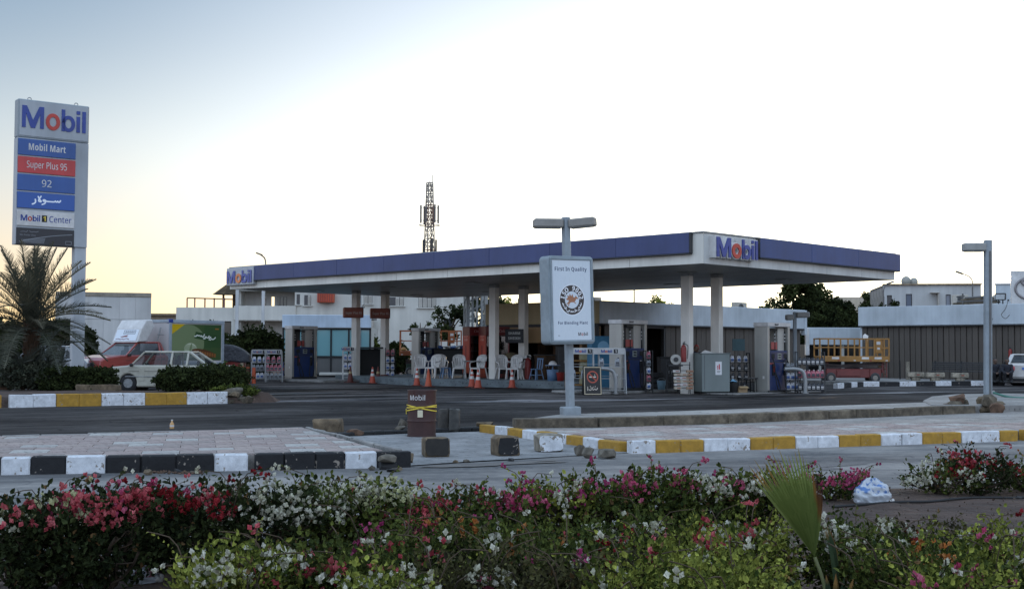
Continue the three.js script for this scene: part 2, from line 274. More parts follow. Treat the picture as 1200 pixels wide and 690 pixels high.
{ const b = new MB(), r = rng(5); for (let i = 0; i < 14; i++) { const t = (i + 0.5) / 14; b.cbox(0.24, 0.075 + r() * 0.02, 0.16 + r() * 0.08, -3.2 + 2.6 * t, 0.04, -21.85 - 2.05 * t + rr(-0.03, 0.03, r), 0.02, 0, 0.66 + rr(-0.1, 0.1, r)); } setting(b.build('asphalt_edge', mats.black), 'ragged black broken edge of the road asphalt'); }
function softSheet(name, pts, y, mat, label, amp, cell) {        // soil: a gently lumpy surface inside an outline
  const s = new THREE.Shape(pts.map(([x, z]) => new THREE.Vector2(x, -z))), out = []; const xs = pts.map((p) => p[0]), zs = pts.map((p) => p[1]);
  const inside = (x, z) => { let c = false; for (let i = 0, j = pts.length - 1; i < pts.length; j = i++) { const [a, b] = pts[i], [d, e] = pts[j]; if ((b > z) !== (e > z) && x < (d - a) * (z - b) / (e - b) + a) c = !c; } return c; };
  const dist = (x, z) => { let m = 9; for (let i = 0, j = pts.length - 1; i < pts.length; j = i++) { const [a, b] = pts[i], [d, e] = pts[j], t = clamp(((x - a) * (d - a) + (z - b) * (e - b)) / ((d - a) ** 2 + (e - b) ** 2)); m = Math.min(m, Math.hypot(x - a - t * (d - a), z - b - t * (e - b))); } return m; };
  const hgt = (x, z) => inside(x, z) ? y * sstep(0, 0.25, dist(x, z)) + amp * (fbm(x / 4 + 50, z / 4 + 50, 4, 4, 19, 4) - 0.35) * sstep(0, 0.4, dist(x, z)) : -0.04;
  const x0 = Math.min(...xs), x1 = Math.max(...xs), z0 = Math.min(...zs), z1 = Math.max(...zs), nx = Math.ceil((x1 - x0) / cell), nz = Math.ceil((z1 - z0) / cell), g = new THREE.PlaneGeometry(x1 - x0, z1 - z0, nx, nz);
  g.rotateX(-Math.PI / 2); g.translate((x0 + x1) / 2, 0, (z0 + z1) / 2); const p = g.attributes.position, uv = g.attributes.uv;
  for (let i = 0; i < p.count; i++) { const x = p.getX(i), z = p.getZ(i); p.setY(i, hgt(x, z)); uv.setXY(i, x, z); }
  const idx = [], I = g.index.array; for (let i = 0; i < I.length; i += 3) if ([0, 1, 2].some((k) => p.getY(I[i + k]) > -0.03)) idx.push(I[i], I[i + 1], I[i + 2]);
  g.setIndex(idx); g.computeVertexNormals(); setting(mesh(name, g, mat), label); return hgt;
}
const bedH = softSheet('flower_bed', [[-9, -6.2], [-5.2, -8.0], [-3.4, -8.8], [-1.6, -9.7], [0.4, -10.5], [2.2, -12.1], [3.8, -13.7], [6, -14.6], [13, -16.2], [13, 2], [-9, 2]], 0.05, mats.soil, 'brown dry soil of the flower bed in the foreground', 0.1, 0.13);
const islH = softSheet('planting_bed', [[-30, -22.2], [-12.91, -32.5], [-7.96, -35.55], [-6.7, -36.4], [-6.9, -37.5], [-9.2, -38.6], [-14, -38.0], [-30, -31]], 0.27, mats.soil, 'brown soil of the planting bed behind the yellow and white kerb', 0.12, 0.3);

{ // dust drifts and oil stains lying on the forecourt
  const r = rng(57), blob = (name, label, [b, d], rx, rz, y, m) => { const [cx, , cz] = at(b, d), pts = []; for (let i = 0; i < 40; i++) { const a = i / 40 * 2 * Math.PI, k = 0.62 + 0.7 * (vn(Math.cos(a) * 2.2 + 20, Math.sin(a) * 2.2 + 20, 99, 99, Math.floor(b)) - 0.2) + rr(-0.06, 0.06, r), x = Math.cos(a) * rx * k, z = Math.sin(a) * rz * k; pts.push([cx + x * Math.cos(RA) + z * Math.sin(RA), cz - x * Math.sin(RA) + z * Math.cos(RA)]); } sheet(name, pts, y, m, label); };
  const dust = M(1.5, 1.45, 1.4, { tex: 'fore', roughness: 1, specularIntensity: 0.1 }), dust2 = M(1.9, 1.85, 1.75, { tex: 'fore', roughness: 1 }), oil = M(0.24, 0.23, 0.225, { tex: 'fore', roughness: 0.7 });
  blob('dust_drift', 'thin pale dust drift across the forecourt behind the roadside sign', [620, 38], 4.2, 0.9, 0.009, dust); blob('dust_drift', 'pale dust drift in front of the tall oil rack', [1010, 46], 4.5, 0.8, 0.009, dust2); blob('dust_drift', 'long dust drift left of the oil drum', [330, 37], 3.6, 0.6, 0.009, dust); blob('dust_drift', 'dust drift at the foot of the middle pump', [760, 39.5], 3.0, 0.5, 0.009, dust);
  blob('oil_stain', 'dark oily stain in front of the terrace', [560, 46], 3.4, 1.3, 0.014, oil); blob('oil_stain', 'dark oily stain before the grey cabinet', [820, 42], 3.2, 0.9, 0.014, oil); blob('oil_stain', 'dark oily stain left of the far columns', [390, 50], 3.5, 1.2, 0.014, oil); blob('oil_stain', 'dark oily stain near the right pump', [930, 41], 2.2, 0.7, 0.014, oil); blob('oil_stain', 'dark oily stain beyond the rubble heap', [330, 43], 2.5, 0.8, 0.014, oil);
  const tar = M(0.62, 0.61, 0.6, { tex: 'near', roughness: 0.9 }); blob('dirt_patch', 'dirt washed across the near road at the pavement gap', [560, 16.6], 1.3, 0.28, 0.02, M(0.6, 0.54, 0.48, { tex: 'near', roughness: 1 })); blob('road_patch', 'darker patch on the near road below the yellow kerb', [900, 16.2], 1.8, 0.5, 0.013, tar); blob('road_patch', 'darker patch on the near road below the black kerb', [180, 13.6], 1.4, 0.35, 0.013, tar);
}
// ---------------------------------------------------------------- paving tiles and kerbs
function clipPoly(poly, clip) {                                  // convex clip, counter-clockwise in x,-z
  let out = poly;
  for (let i = 0; i < clip.length; i++) {
    const [ax, az] = clip[i], [bx, bz] = clip[(i + 1) % clip.length], inn = ([x, z]) => (bx - ax) * (z - az) - (bz - az) * (x - ax) >= 0, src = out; out = [];
    for (let j = 0; j < src.length; j++) {
      const p = src[j], q = src[(j + 1) % src.length], a = inn(p), b = inn(q);
      if (a) out.push(p);
      if (a !== b) { const d1 = (bx - ax) * (p[1] - az) - (bz - az) * (p[0] - ax), d2 = (bx - ax) * (q[1] - az) - (bz - az) * (q[0] - ax), t = d1 / (d1 - d2); out.push([p[0] + t * (q[0] - p[0]), p[1] + t * (q[1] - p[1])]); }
    }
    if (out.length < 3) return [];
  }
  return out;
}
const tileMats = [[0.36, 0.315, 0.325], [0.39, 0.345, 0.35], [0.33, 0.3, 0.31], [0.40, 0.41, 0.43], [0.44, 0.455, 0.475], [0.3, 0.26, 0.265]].map(([r, g, b]) => M(r * 1.85, g * 1.76, b * 1.66, { tex: 'conc', roughness: 1, specularIntensity: 0.3, bumpMap: T.grain, bumpScale: 0.004 }));
function pavement(name, label, poly, top, tw, th, ang, seed, keep) {
  let area = 0; for (let i = 0; i < poly.length; i++) { const [a, b] = poly[i], [c, d] = poly[(i + 1) % poly.length]; area += a * d - c * b; }
  const ccw = area > 0 ? poly : [...poly].reverse();
  const b = new MB(); b.add(new THREE.ExtrudeGeometry(new THREE.Shape(poly.map(([x, z]) => new THREE.Vector2(x, -z))), { depth: top - 0.02, bevelEnabled: false }).rotateX(-Math.PI / 2));
  const base = b.build(name, M(0.5, 0.47, 0.45, { tex: 'conc', roughness: 1 })); setting(base, label);
  const r = rng(seed), c = Math.cos(ang), s = Math.sin(ang), inner = chamfer(tw - 0.007, 0.04, th - 0.007, 0.004); clean(inner);
  let n = 0; const rest = [];
  const us = ccw.map(([x, z]) => [x * c - z * s, x * s + z * c]), u0 = Math.min(...us.map((u) => u[0])), u1 = Math.max(...us.map((u) => u[0])), v0 = Math.min(...us.map((u) => u[1])), v1 = Math.max(...us.map((u) => u[1]));
  for (let j = 0, v = v0; v < v1; v += th, j++) for (let u = u0 - (j % 2) * tw * 0.5, i = 0; u < u1; u += tw, i++) {
    const toW = (a, d) => [a * c + d * s, -a * s + d * c], g = 0.0035, corners = [[u + g, v + g], [u + tw - g, v + g], [u + tw - g, v + th - g], [u + g, v + th - g]].map(([a, d]) => toW(a, d));
    const cl = clipPoly(corners, ccw); if (cl.length < 3) continue;
    let ar = 0; for (let k = 0; k < cl.length; k++) { const [a, d] = cl[k], [e, f] = cl[(k + 1) % cl.length]; ar += a * f - e * d; } ar = Math.abs(ar / 2); if (ar < 0.012) continue;
    const [cx, cz] = toW(u + tw / 2, v + th / 2), full = ar > (tw - 0.013) * (th - 0.013) * 0.985, y = top + rr(-0.004, 0.006, r);
    const stripe = ((i + j * 2) % 9 + 9) % 9, mt = tileMats[r() < 0.1 ? Math.floor(r() * 6) : stripe === 3 ? 3 + Math.floor(r() * 2) : stripe === 7 && r() < 0.6 ? 4 : Math.floor(r() * 3)];
    let geo = inner, m;
    if (!full) { geo = new THREE.ExtrudeGeometry(new THREE.Shape(cl.map(([x, z]) => new THREE.Vector2(x - cx, -(z - cz)))), { depth: 0.04, bevelEnabled: false }).rotateX(-Math.PI / 2); clean(geo); geo.translate(0, -0.02, 0); geo.rotateY(-ang); }
    if (n < 300 && keep(cx, cz)) { n++; m = mesh('paving_tile', geo, mt, base); m.position.set(cx, y - 0.02, cz); m.rotation.set(rr(-0.006, 0.006, r), ang, rr(-0.006, 0.006, r)); } else { const gg = geo.clone(); gg.applyMatrix4(mtx(cx, y - 0.02, cz, 0, ang, 0)); rest.push(gg); }
  }
  if (rest.length) { const m = mesh('paving_tiles', mergeGeometries(rest), tileMats[0], base); m.userData.kind = 'stuff'; }
  return base;
}
const inView = (x, z) => Math.abs(x) < -z * 0.42 + 0.4;
pavement('left_pavement', 'pinkish tiled pavement island on the left, edged with a black and white kerb', [[-13, -13.45], [-6.05, -15.3], [-1.62, -16.45], [-3.5, -21.35], [-7.59, -18.95], [-13, -15.7]], 0.2, 0.46, 0.46, 0.24, 91, inView);
pavement('right_pavement', 'pinkish tiled pavement island on the right, edged with a yellow and white kerb', [[1.85, -18.85], [8.68, -21.87], [15, -24.65], [15, -31.6], [10.26, -28.35], [6.98, -26.05], [4.0, -23.85], [1.51, -22.55], [0.1, -22.2]], 0.17, 0.5, 0.5, 0.4, 92, inView);
function kerb(name, label, pts, pattern, h, w, len, { y = 0, jitter = 0.012, seed = 1 } = {}) {   // stones laid end to end along a line
  const k = new THREE.Group(); k.name = numbered(name); scene.add(k); setting(k, label); const r = rng(seed);
  let seg = 0, t = 0, n = 0; const L = (i) => Math.hypot(pts[i + 1][0] - pts[i][0], pts[i + 1][1] - pts[i][1]), cache = {};
  while (seg < pts.length - 1) {
    const p = pattern[n % pattern.length], l = p[1] ?? len, sl = L(seg); if (t + l * 0.4 > sl) { t = 0; seg++; continue; }
    const use = Math.min(l, sl - t), dx = (pts[seg + 1][0] - pts[seg][0]) / sl, dz = (pts[seg + 1][1] - pts[seg][1]) / sl, mid = t + use / 2, key = use.toFixed(2) + (n % 6);
    cache[key] ??= (() => { const g = clean(chamfer(use - 0.006, h, w, 0.01 + 0.004 * (n % 3))); const q = g.attributes.uv; for (let i = 0; i < q.count; i++) q.setXY(i, q.getX(i) + n * 0.37, q.getY(i) + n * 0.61); return g; })();
    if (p[0] !== 'gap') { const m = mesh('kerb_stone', cache[key], { w: mats.kw, y: mats.ky, b: mats.kb, c: mats.kerbBrown, g: mats.conc }[p[0]], k); m.position.set(pts[seg][0] + dx * mid - dz * rr(-jitter, jitter, r), y + h / 2 - 0.01 + rr(-0.006, 0.004, r), pts[seg][1] + dz * mid + dx * rr(-jitter, jitter, r)); m.rotation.set(rr(-0.02, 0.02, r), -Math.atan2(dz, dx) + rr(-0.012, 0.012, r), rr(-0.012, 0.012, r)); }
    t += l; n++;
  }
  return k;
}
kerb('black_white_kerb', 'black and white painted kerb along the front of the left pavement', [[-1.30, -16.42], [-3.27, -15.88], [-6.05, -15.2], [-12, -13.65]], [['b', 0.44], ['w', 0.4], ['b', 0.38], ['b', 0.38], ['b', 0.36], ['w', 0.41], ['b', 0.45], ['b', 0.41], ['b', 0.41], ['w', 0.45], ['b', 0.4], ['w', 0.5], ['b', 0.45], ['b', 0.45], ['w', 0.45]], 0.225, 0.18, 0.45, { seed: 3 });
kerb('side_kerb', 'thin pale kerb along the slanting end of the left pavement', [[-1.45, -16.6], [-3.42, -21.4]], [['g']], 0.225, 0.055, 0.8, { seed: 4 });
kerb('back_kerb', 'low pale kerb between the left pavement and the dark road', [[-3.5, -21.45], [-7.59, -19.05], [-13, -15.8]], [['g']], 0.215, 0.1, 0.7, { seed: 14 });
kerb('yellow_white_kerb', 'yellow and white painted kerb along the front of the right pavement', [[1.72, -18.68], [8.68, -21.75], [17, -25.4]], [['w', 0.4], ['y'], ['y'], ['w'], ['w'], ['y'], ['y'], ['w'], ['w'], ['y'], ['y'], ['w'], ['w']].concat([['y'], ['y'], ['w'], ['w'], ['y'], ['y'], ['w'], ['w'], ['y'], ['y'], ['w'], ['w']]), 0.2, 0.17, 0.415, { seed: 5 });
kerb('slanting_kerb', 'yellow and white painted kerb along the slanting end of the right pavement', [[-0.52, -23.35], [1.66, -18.95]], [['y', 0.62], ['w', 0.5], ['y', 0.6], ['w', 0.55], ['y', 0.5], ['w', 0.5], ['y', 0.55], ['w', 0.45], ['y', 0.75], ['w', 0.4]], 0.17, 0.15, 0.5, { seed: 6 });
kerb('median_kerb', 'weathered brown concrete kerb between the right pavement and the road', [[0.05, -22.35], [1.51, -22.75], [4.0, -24.05], [6.98, -26.25], [10.26, -28.55]], [['c', 1.5], ['c', 1.35]], 0.33, 0.26, 1.5, { seed: 7, jitter: 0.02 });
setting(new MB().ext([[0.15, 22.5], [1.51, 22.88], [4.0, 24.2], [6.98, 26.4], [10.26, 28.7], [16, 32.6], [16, 35.2], [10, 31], [6, 27.9], [2.6, 25.4], [1.0, 24.6]], 0.285, new THREE.Matrix4().makeRotationX(-Math.PI / 2), 0.0).build('verge', M(0.5, 0.49, 0.48, { tex: 'conc', rep: 0.3, roughness: 1 })), 'pale dusty raised strip behind the brown kerb');
kerb('bed_kerb', 'tall yellow and white painted kerb of the planting bed on the left', [[-7.9, -35.4], [-12.91, -32.32], [-26, -24.3]], [['w'], ['w'], ['y'], ['y'], ['w'], ['w'], ['y'], ['y']], 0.34, 0.2, 0.49 / 0.86, { seed: 8 });
kerb('distant_kerb', 'black and white kerb of low blocks in front of the grey workshop', [[13.2, -52.0], [15.15, -55.3], [25, -59.5]], [['w', 0.9], ['b', 1.1]], 0.22, 0.2, 0.9, { seed: 9 });
setting(new MB().ext([[15.4, 55.9], [25.3, 60], [27.5, 61], [22, 68], [17.6, 67.8], [13, 64]], 0.15, new THREE.Matrix4().makeRotationX(-Math.PI / 2)).build('workshop_pavement', mats.slab), 'grey concrete pavement along the workshop wall');
// terrace the chairs stand on, and low pump slabs
const terr = new MB(); terr.ext([[-4.4, 54.5], [3.0, 49.4], [4.3, 52.6], [3.4, 56.2], [-3, 64.5], [-8.5, 61.5]], 0.3, new THREE.Matrix4().makeRotationX(-Math.PI / 2), 0.0);
setting(terr.build('terrace', mats.terrace), 'raised grey-blue concrete terrace under the white chairs');
for (const [x, z, w, d, h, l] of [[2.9, -5.6, 5.2, 2.4, 0.10, 'low concrete pump slab below the middle of the canopy'], [6.4, -2.0, 5.6, 1.5, 0.05, 'low concrete pump slab at the near end of the canopy'], [5.4, -24.2, 6.4, 3.4, 0.12, 'low concrete pump slab at the far end of the canopy']]) {
  const b = new MB(); b.cbox(w, h, d, 0, h / 2, 0, 0.03); const m = b.build('pump_slab', mats.slab); m.position.set(...CW(x, z)); m.rotation.y = TH; setting(m, l);
}

// ---------------------------------------------------------------- canopy
const CX = 12.5, CZ = 26.8, S0 = 4.27, S1 = 5.25;
{
  const c = thing('station_canopy', 'long flat filling station canopy with blue band and white fascia on pale columns', 'canopy', CW(0, 0), TH);
  new MB().box(CX - 0.2, 0.5, CZ - 0.2, CX / 2, S0 + 0.45, -CZ / 2).build('roof_deck', mats.charcoal, c);
  const n = 45, w = CZ / n, pan = clean(chamfer(CX - 0.14, 0.05, w - 0.012, 0.008));
  for (let i = 0; i < n; i++) mesh('soffit_panel', pan, mats.soffit, c).position.set(CX / 2, S0 + 0.03, -w * (i + 0.5));
  const dk = M(0.3, 0.3, 0.3, { roughness: 0.3 });
  for (const z of [-3, -8.4, -13.8, -19.2, -24.4]) for (const x of [3.2, 9.4]) { const f = new MB().cbox(0.5, 0.03, 0.5, x, S0 - 0.005, z, 0.01).build('light_frame', mats.silver, c); new MB().box(0.4, 0.01, 0.4, x, S0 - 0.024, z).build('unlit_light_glass', dk, f); }
  
  const joint = 2.98, fasciaWarmLit = M(0.82, 0.8, 0.74, { tex: 'streak', roughness: 0.45 });  // long sides: warm light on the left face is painted into this cream
  for (let i = 0; i < 9; i++) { const z0 = -i * joint, l = Math.min(joint, CZ + z0); for (const [x, s] of [[0.03, 1], [CX - 0.03, -1]]) new MB().cbox(0.06, S1 - S0, l - 0.012, x, (S0 + S1) / 2, z0 - l / 2, 0.01).build('fascia_panel', fasciaWarmLit, c); }
  for (let i = 0; i < 5; i++) { const l = (CX - 0.12) / 5; for (const z of [-0.03, -CZ + 0.03]) new MB().cbox(l - 0.01, S1 - S0, 0.06, 0.06 + l * (i + 0.5), (S0 + S1) / 2, z, 0.01).build('fascia_panel', mats.fascia, c); }
  new MB().cbox(0.09, 0.05, CZ + 0.06, 0, S1 + 0.025, -CZ / 2, 0.01).cbox(CX + 0.06, 0.05, 0.09, CX / 2, S1 + 0.028, 0, 0.01).build('coping', mats.steel, c);
  // blue bands, boxed out from the fascia with a dark return underneath
  const band = (pts) => pts; const yb = S1 - 0.63;
  const blues = [0, 1, 2].map((i) => { const m = mats.blue.clone(); m.color.multiplyScalar(0.94 + i * 0.06); return m; });
  const faded = [1, 1.08, 0.95].map((k) => M(0.046 * k, 0.064 * k, 0.18 * k, { tex: 'streak', roughness: 0.5 }));
  for (let i = 0; i < 8; i++) new MB().cbox(0.16, 0.64, 3.017, -0.085 + (i % 3) * 0.003, yb + 0.325, -0.42 - 3.025 * (i + 0.5), 0.008).build('blue_band', faded[(i * 2) % 3], c);
  new MB().cbox(0.2, 0.035, 24.2, -0.075, yb - 0.018, -0.42 - 12.1, 0.008).cbox(0.16, 0.66, 0.03, -0.085, yb + 0.325, -0.4, 0.008).build('band_edge', mats.charcoal, c);
  for (let i = 0; i < 3; i++) new MB().cbox(3.209, 0.64, 0.16, 3.0 + 3.217 * (i + 0.5), yb + 0.325, 0.085 + (i % 2) * 0.003, 0.008).build('blue_band', blues[(i + 1) % 3], c);
  new MB().cbox(9.65, 0.035, 0.2, 3.0 + 9.65 / 2, yb - 0.018, 0.075, 0.008).cbox(0.03, 0.66, 0.16, 2.98, yb + 0.325, 0.085, 0.008).build('band_edge', mats.charcoal, c);
  const f = new THREE.Group(); f.name = 'logo_letters'; c.add(f); logoWord(f, 2.3, 0.63, 0.03, { x: 1.52, y: S0 + 0.235, z: 0.0, back: 0.26 });
  const sb = new MB().cbox(0.2, 0.8, 2.15, -0.11, S0 + 0.56, -CZ + 1.1, 0.02).build('sign_box', M(0.6, 0.63, 0.68, { tex: 'grime' }), c); sb.userData.label = 'pale sign box with the logo word at the far end of the canopy';
  logoWord(sb, 2.0, 0.56, 0.02, { x: 0, y: 0, z: 0, m: new THREE.Matrix4().makeRotationY(-Math.PI / 2).setPosition(-0.235, S0 + 0.26, -CZ + 1.1), blue: M(0.07, 0.09, 0.3, { roughness: 0.4 }), red: M(0.65, 0.2, 0.06, { roughness: 0.4 }) });
  // columns in pairs across the width, heads boxed
  const toC = (b, d) => { const dx = (b - 600) * d / 1495 - CA[0], dz = -d - CA[1]; return [dx * Math.cos(TH) - dz * Math.sin(TH), dx * Math.sin(TH) + dz * Math.cos(TH)]; };
  for (const [b, d] of [[805.5, 45], [840.5, 46], [579, 54], [613.5, 55.2], [417, 60], [451, 61.2]]) {
    const [x, z] = toC(b, d), col = new MB(); col.cbox(0.25, S0, 0.38, x, S0 / 2, z, 0.015); const m = col.build('column', mats.column, c);
    new MB().cbox(0.27, 0.12, 0.4, x, S0 - 0.06, z, 0.01).build('column_head', mats.soffit, m);
    new MB().cbox(0.27, 0.3, 0.4, x, 0.15, z, 0.01).build('column_foot', mats.column, m);
  }
}

const sidings = [1, 0.92, 1.1, 0.98].map((k) => { const m = mats.siding.clone(); m.color.multiplyScalar(k); return m; });
// ---------------------------------------------------------------- buildings
// a wall slab with openings: local x along the wall, y up, thickness behind z = 0
function wall(w, h, t, holes, mat, parent, name = 'wall', x = 0, y = 0, z = 0, ry = 0) {
  const hs = holes.map(([x0, x1, y0, y1]) => [[x0, y0], [x1, y0], [x1, y1], [x0, y1]]);
  const m = new MB().ext([[0, 0], [w, 0], [w, h], [0, h]], t, mtx(0, 0, -t), 0, hs).build(name, mat, parent); m.position.set(x, y, z); m.rotation.y = ry; return m;
}
function windowIn(parent, x0, x1, y0, y1, z, { frame = mats.charcoal, pane = mats.pane, mull = 1, sill = true, depth = 0.12 } = {}) {
  const b = new MB(), t = 0.05, w = x1 - x0, h = y1 - y0, cx = (x0 + x1) / 2, cy = (y0 + y1) / 2;
  b.box(w, t, 0.06, cx, y1 - t / 2, z - depth).box(w, t, 0.06, cx, y0 + t / 2, z - depth).box(t, h - 2 * t, 0.06, x0 + t / 2, cy, z - depth).box(t, h - 2 * t, 0.06, x1 - t / 2, cy, z - depth);
  for (let i = 1; i < mull; i++) b.box(0.04, h - 2 * t, 0.05, x0 + w * i / mull, cy, z - depth);
  const f = b.build('window', frame, parent);
  new MB().box(w - 2 * t, h - 2 * t, 0.012, cx, cy, z - depth - 0.02).build('pane', pane, f);
  if (sill) new MB().cbox(w + 0.16, 0.06, 0.16, cx, y0 - 0.03, z + 0.04, 0.01).build('sill', mats.plaster, f);
  return f;
}
function shutters(parent, x0, x1, y0, y1, z, n, openOne) {
  const w = (x1 - x0) / n, f = new MB().box(x1 - x0, y1 - y0, 0.05, (x0 + x1) / 2, (y0 + y1) / 2, z - 0.02).build('window', mats.pane, parent);
  for (let i = 0; i < n; i++) { if (i < openOne) continue; const b = new MB(); b.cbox(w - 0.05, y1 - y0 - 0.04, 0.04, x0 + w * (i + 0.5), (y0 + y1) / 2, z + 0.03, 0.01); for (let k = 0; k < 9; k++) b.box(w - 0.14, 0.03, 0.02, x0 + w * (i + 0.5), y0 + 0.12 + k * (y1 - y0 - 0.24) / 8, z + 0.056, 0.5); b.build('shutter', M(0.55, 0.53, 0.49, { tex: 'streak' }), f); }
  new MB().cbox(x1 - x0 + 0.2, 0.07, 0.18, (x0 + x1) / 2, y0 - 0.05, z + 0.06, 0.01).build('sill', mats.plaster, f);
}
// shop: left face runs deep, right face runs across to the right
{
  const p = [3.8, 0, -54], s = thing('station_shop', 'flat-roofed station shop with beige end and grey ribbed front below a pale parapet', 'shop', p, TH);
  const Wd = 15.6, Dp = 6.9, h0 = 2.66, h1 = 3.62;
  // parapet ring
  new MB().cbox(Wd + 0.3, h1 - h0, 0.2, Wd / 2, (h0 + h1) / 2, 0.1, 0.015).build('parapet', mats.parapet, s);
  const pl = new MB().cbox(0.2, h1 - h0, Dp, -0.06, (h0 + h1) / 2, -Dp / 2, 0.015).build('parapet', mats.beige, s); pl.userData.label = 'beige end parapet';
  new MB().cbox(0.2, h1 - h0 + 0.3, 0.24, Wd + 0.18, (h0 + h1) / 2 - 0.17, 0.13, 0.015).build('parapet_end', mats.parapet, s);
  new MB().box(Wd - 0.1, 0.2, Dp - 0.1, Wd / 2, h1 - 0.4, -Dp / 2).build('roof', mats.slab, s);
  new MB().cbox(Wd + 0.32, 0.06, 0.24, Wd / 2, h0 - 0.03, 0.1, 0.01).build('drip_edge', mats.charcoal, s);
  // front: opening 1.6 - 4.2 then ribbed panels; a dark glazed bay at the corner
  const n = 29, x0 = 4.4, w = (Wd - x0) / n, rib = clean(chamfer(w - 0.02, h0 - 0.02, 0.08, 0.02));
  for (let i = 0; i < n; i++) mesh('wall_panel', rib, sidings[(i * 7 + (i >> 2)) % 4], s).position.set(x0 + w * (i + 0.5), h0 / 2, -0.02 - (i % 2) * 0.025);
  for (let i = 0; i < 4; i++) mesh('wall_panel', rib, mats.siding, s).position.set(0.2 + w * (i + 0.5), h0 / 2, -0.02 - (i % 2) * 0.025);
  new MB().box(0.1, h0, 0.16, 1.85, h0 / 2, -0.04).box(0.1, h0, 0.16, 4.3, h0 / 2, -0.04).box(2.5, 0.14, 0.16, 3.07, h0 - 0.09, -0.04).build('door_frame', mats.charcoal, s);
  new MB().box(0.15, h0 + 0.7, Dp, 7.5, (h0 + 0.7) / 2 , -Dp / 2).box(0.15, h0, Dp, Wd - 0.1, h0 / 2, -Dp / 2).box(Wd, h1 - 0.35, 0.15, Wd / 2, (h1 - 0.35) / 2, -Dp + 0.1).build('wall', mats.siding, s);
  // interior: dark floor, back shelves with goods
  new MB().box(Wd - 0.4, 0.04, Dp - 0.4, Wd / 2, 0.06, -Dp / 2).build('shop_floor', mats.charcoal, s);
  new MB().box(6, 2.4, 0.15, 4, 1.2, -4.6).build('partition', mats.wood, s);
  // open left side: posts, door heads and ochre boards coloured as orange light on the inner wall
  new MB().box(0.16, h0, 0.2, 0, h0 / 2, -0.2).box(0.16, h0, 0.2, 0, h0 / 2, -4.4).box(0.16, h0, 0.2, 0, h0 / 2, -6.8).box(0.14, 0.12, 6.6, 0, h0 - 0.06, -3.4).build('door_frame', mats.charcoal, s);
  new MB().cbox(0.12, 0.7, 4.6, 0.02, h0 - 0.47, -2.4, 0.01).build('light_tinted_board', M(0.5, 0.32, 0.16, { tex: 'plaster' }), s, 'ochre board painted as orange light under the beige parapet');
  new MB().cbox(0.12, 0.7, 1.9, 0.02, h0 - 0.47, -5.75, 0.01).build('light_tinted_board', M(0.42, 0.27, 0.14, { tex: 'plaster' }), s);
  const sh = new MB(); for (let i = 0; i < 4; i++) sh.box(0.45, 0.04, 3.2, 2.2, 0.5 + i * 0.45, -2.4); sh.box(0.45, 2, 0.05, 2.2, 1, -0.8).box(0.45, 2, 0.05, 2.2, 1, -4).build('shelf_unit', mats.wood, s);
  const r = rng(12), gs = [[], [], []]; for (let i = 0; i < 4; i++) for (let k = 0; k < 14; k++) { const g = new THREE.BoxGeometry(0.2, rr(0.14, 0.3, r), 0.14); clean(g); g.translate(2.08, 0.5 + i * 0.45 + 0.15, -0.95 - k * 0.21); gs[Math.floor(r() * 3)].push(g); }
  gs.forEach((g, i) => { if (g.length) { const m = mesh('shelf_goods', mergeGeometries(g), [mats.red, mats.tape, mats.plasticW][i], s); m.userData.kind = 'stuff'; } });
  new MB().box(0.9, 1.7, 0.1, 0.7, 0.95, -1.6, 0, 0.4).build('display_board', M(0.5, 0.3, 0.15, { tex: 'grime' }), s, 'leaning orange-brown board in the open shop side');
  // darker pointed marks on the beige end
  for (const [z, y] of [[-1.3, 3.1], [-4.4, 3.15]]) new MB().ext([[0, -0.3], [0.18, -0.05], [0.3, 0.33], [0.12, 0.2], [-0.04, 0.05]], 0.004, new THREE.Matrix4().makeRotationY(-Math.PI / 2).setPosition(-0.17, y, z)).build('dark_mark', M(0.26, 0.2, 0.14, { roughness: 1 }), pl);
}
{ // black board with the name of the resort town
  const t = canvasTex(256, 192, (c, w, h) => { c.fillStyle = '#0c0c0e'; c.fillRect(0, 0, w, h); c.fillStyle = '#b9b9b4'; c.font = 'bold 52px sans-serif'; c.textAlign = 'center'; c.fillText('SHARM', w / 2, 74); c.fillText('SHEIKH', w / 2, 146); });
  const s = thing('name_board', 'black board with white capital lettering hung under the beige shop end', 'sign', at(603, 54.6, 2.12), -0.2);
  new MB().cbox(0.8, 0.6, 0.05, 0, 0, 0, 0.01).build('board', mats.black, s); plate('lettering', 0.76, 0.57, 0, printed(t), s, 0, 0, 0.028);
}
function acUnit(label, pos, turn, group, s = 1) {
  const a = thing('air_conditioner', label, 'air conditioner', pos, turn, group);
  new MB().cbox(0.9 * s, 0.65 * s, 0.35 * s, 0, 0.33 * s, 0, 0.02).build('casing', M(0.55, 0.53, 0.48, { tex: 'grime' }), a);
  const f = new MB().cyl(0.26 * s, 0.26 * s, 0.02, -0.14 * s, 0.33 * s, 0.18 * s, 20, Math.PI / 2).build('fan_opening', mats.black, a);
  const g = new MB(); for (let i = 0; i < 4; i++) g.add(new THREE.TorusGeometry((0.06 + i * 0.06) * s, 0.008, 4, 18), mtx(-0.14 * s, 0.33 * s, 0.195 * s)); g.build('fan_grille', mats.steel, f);
  return a;
}
{ const p = CW(0, 0), c = at(872, 61); acUnit('boxy air conditioner on the shop roof behind the canopy columns', [c[0], 3.2, c[2] - 1.2], 0.9, null, 1.05); }
{ const c = at(693, 60); acUnit('small rooftop air conditioner on the beige shop end', [c[0], 3.3, c[2]], 0.7, null, 1.1); }
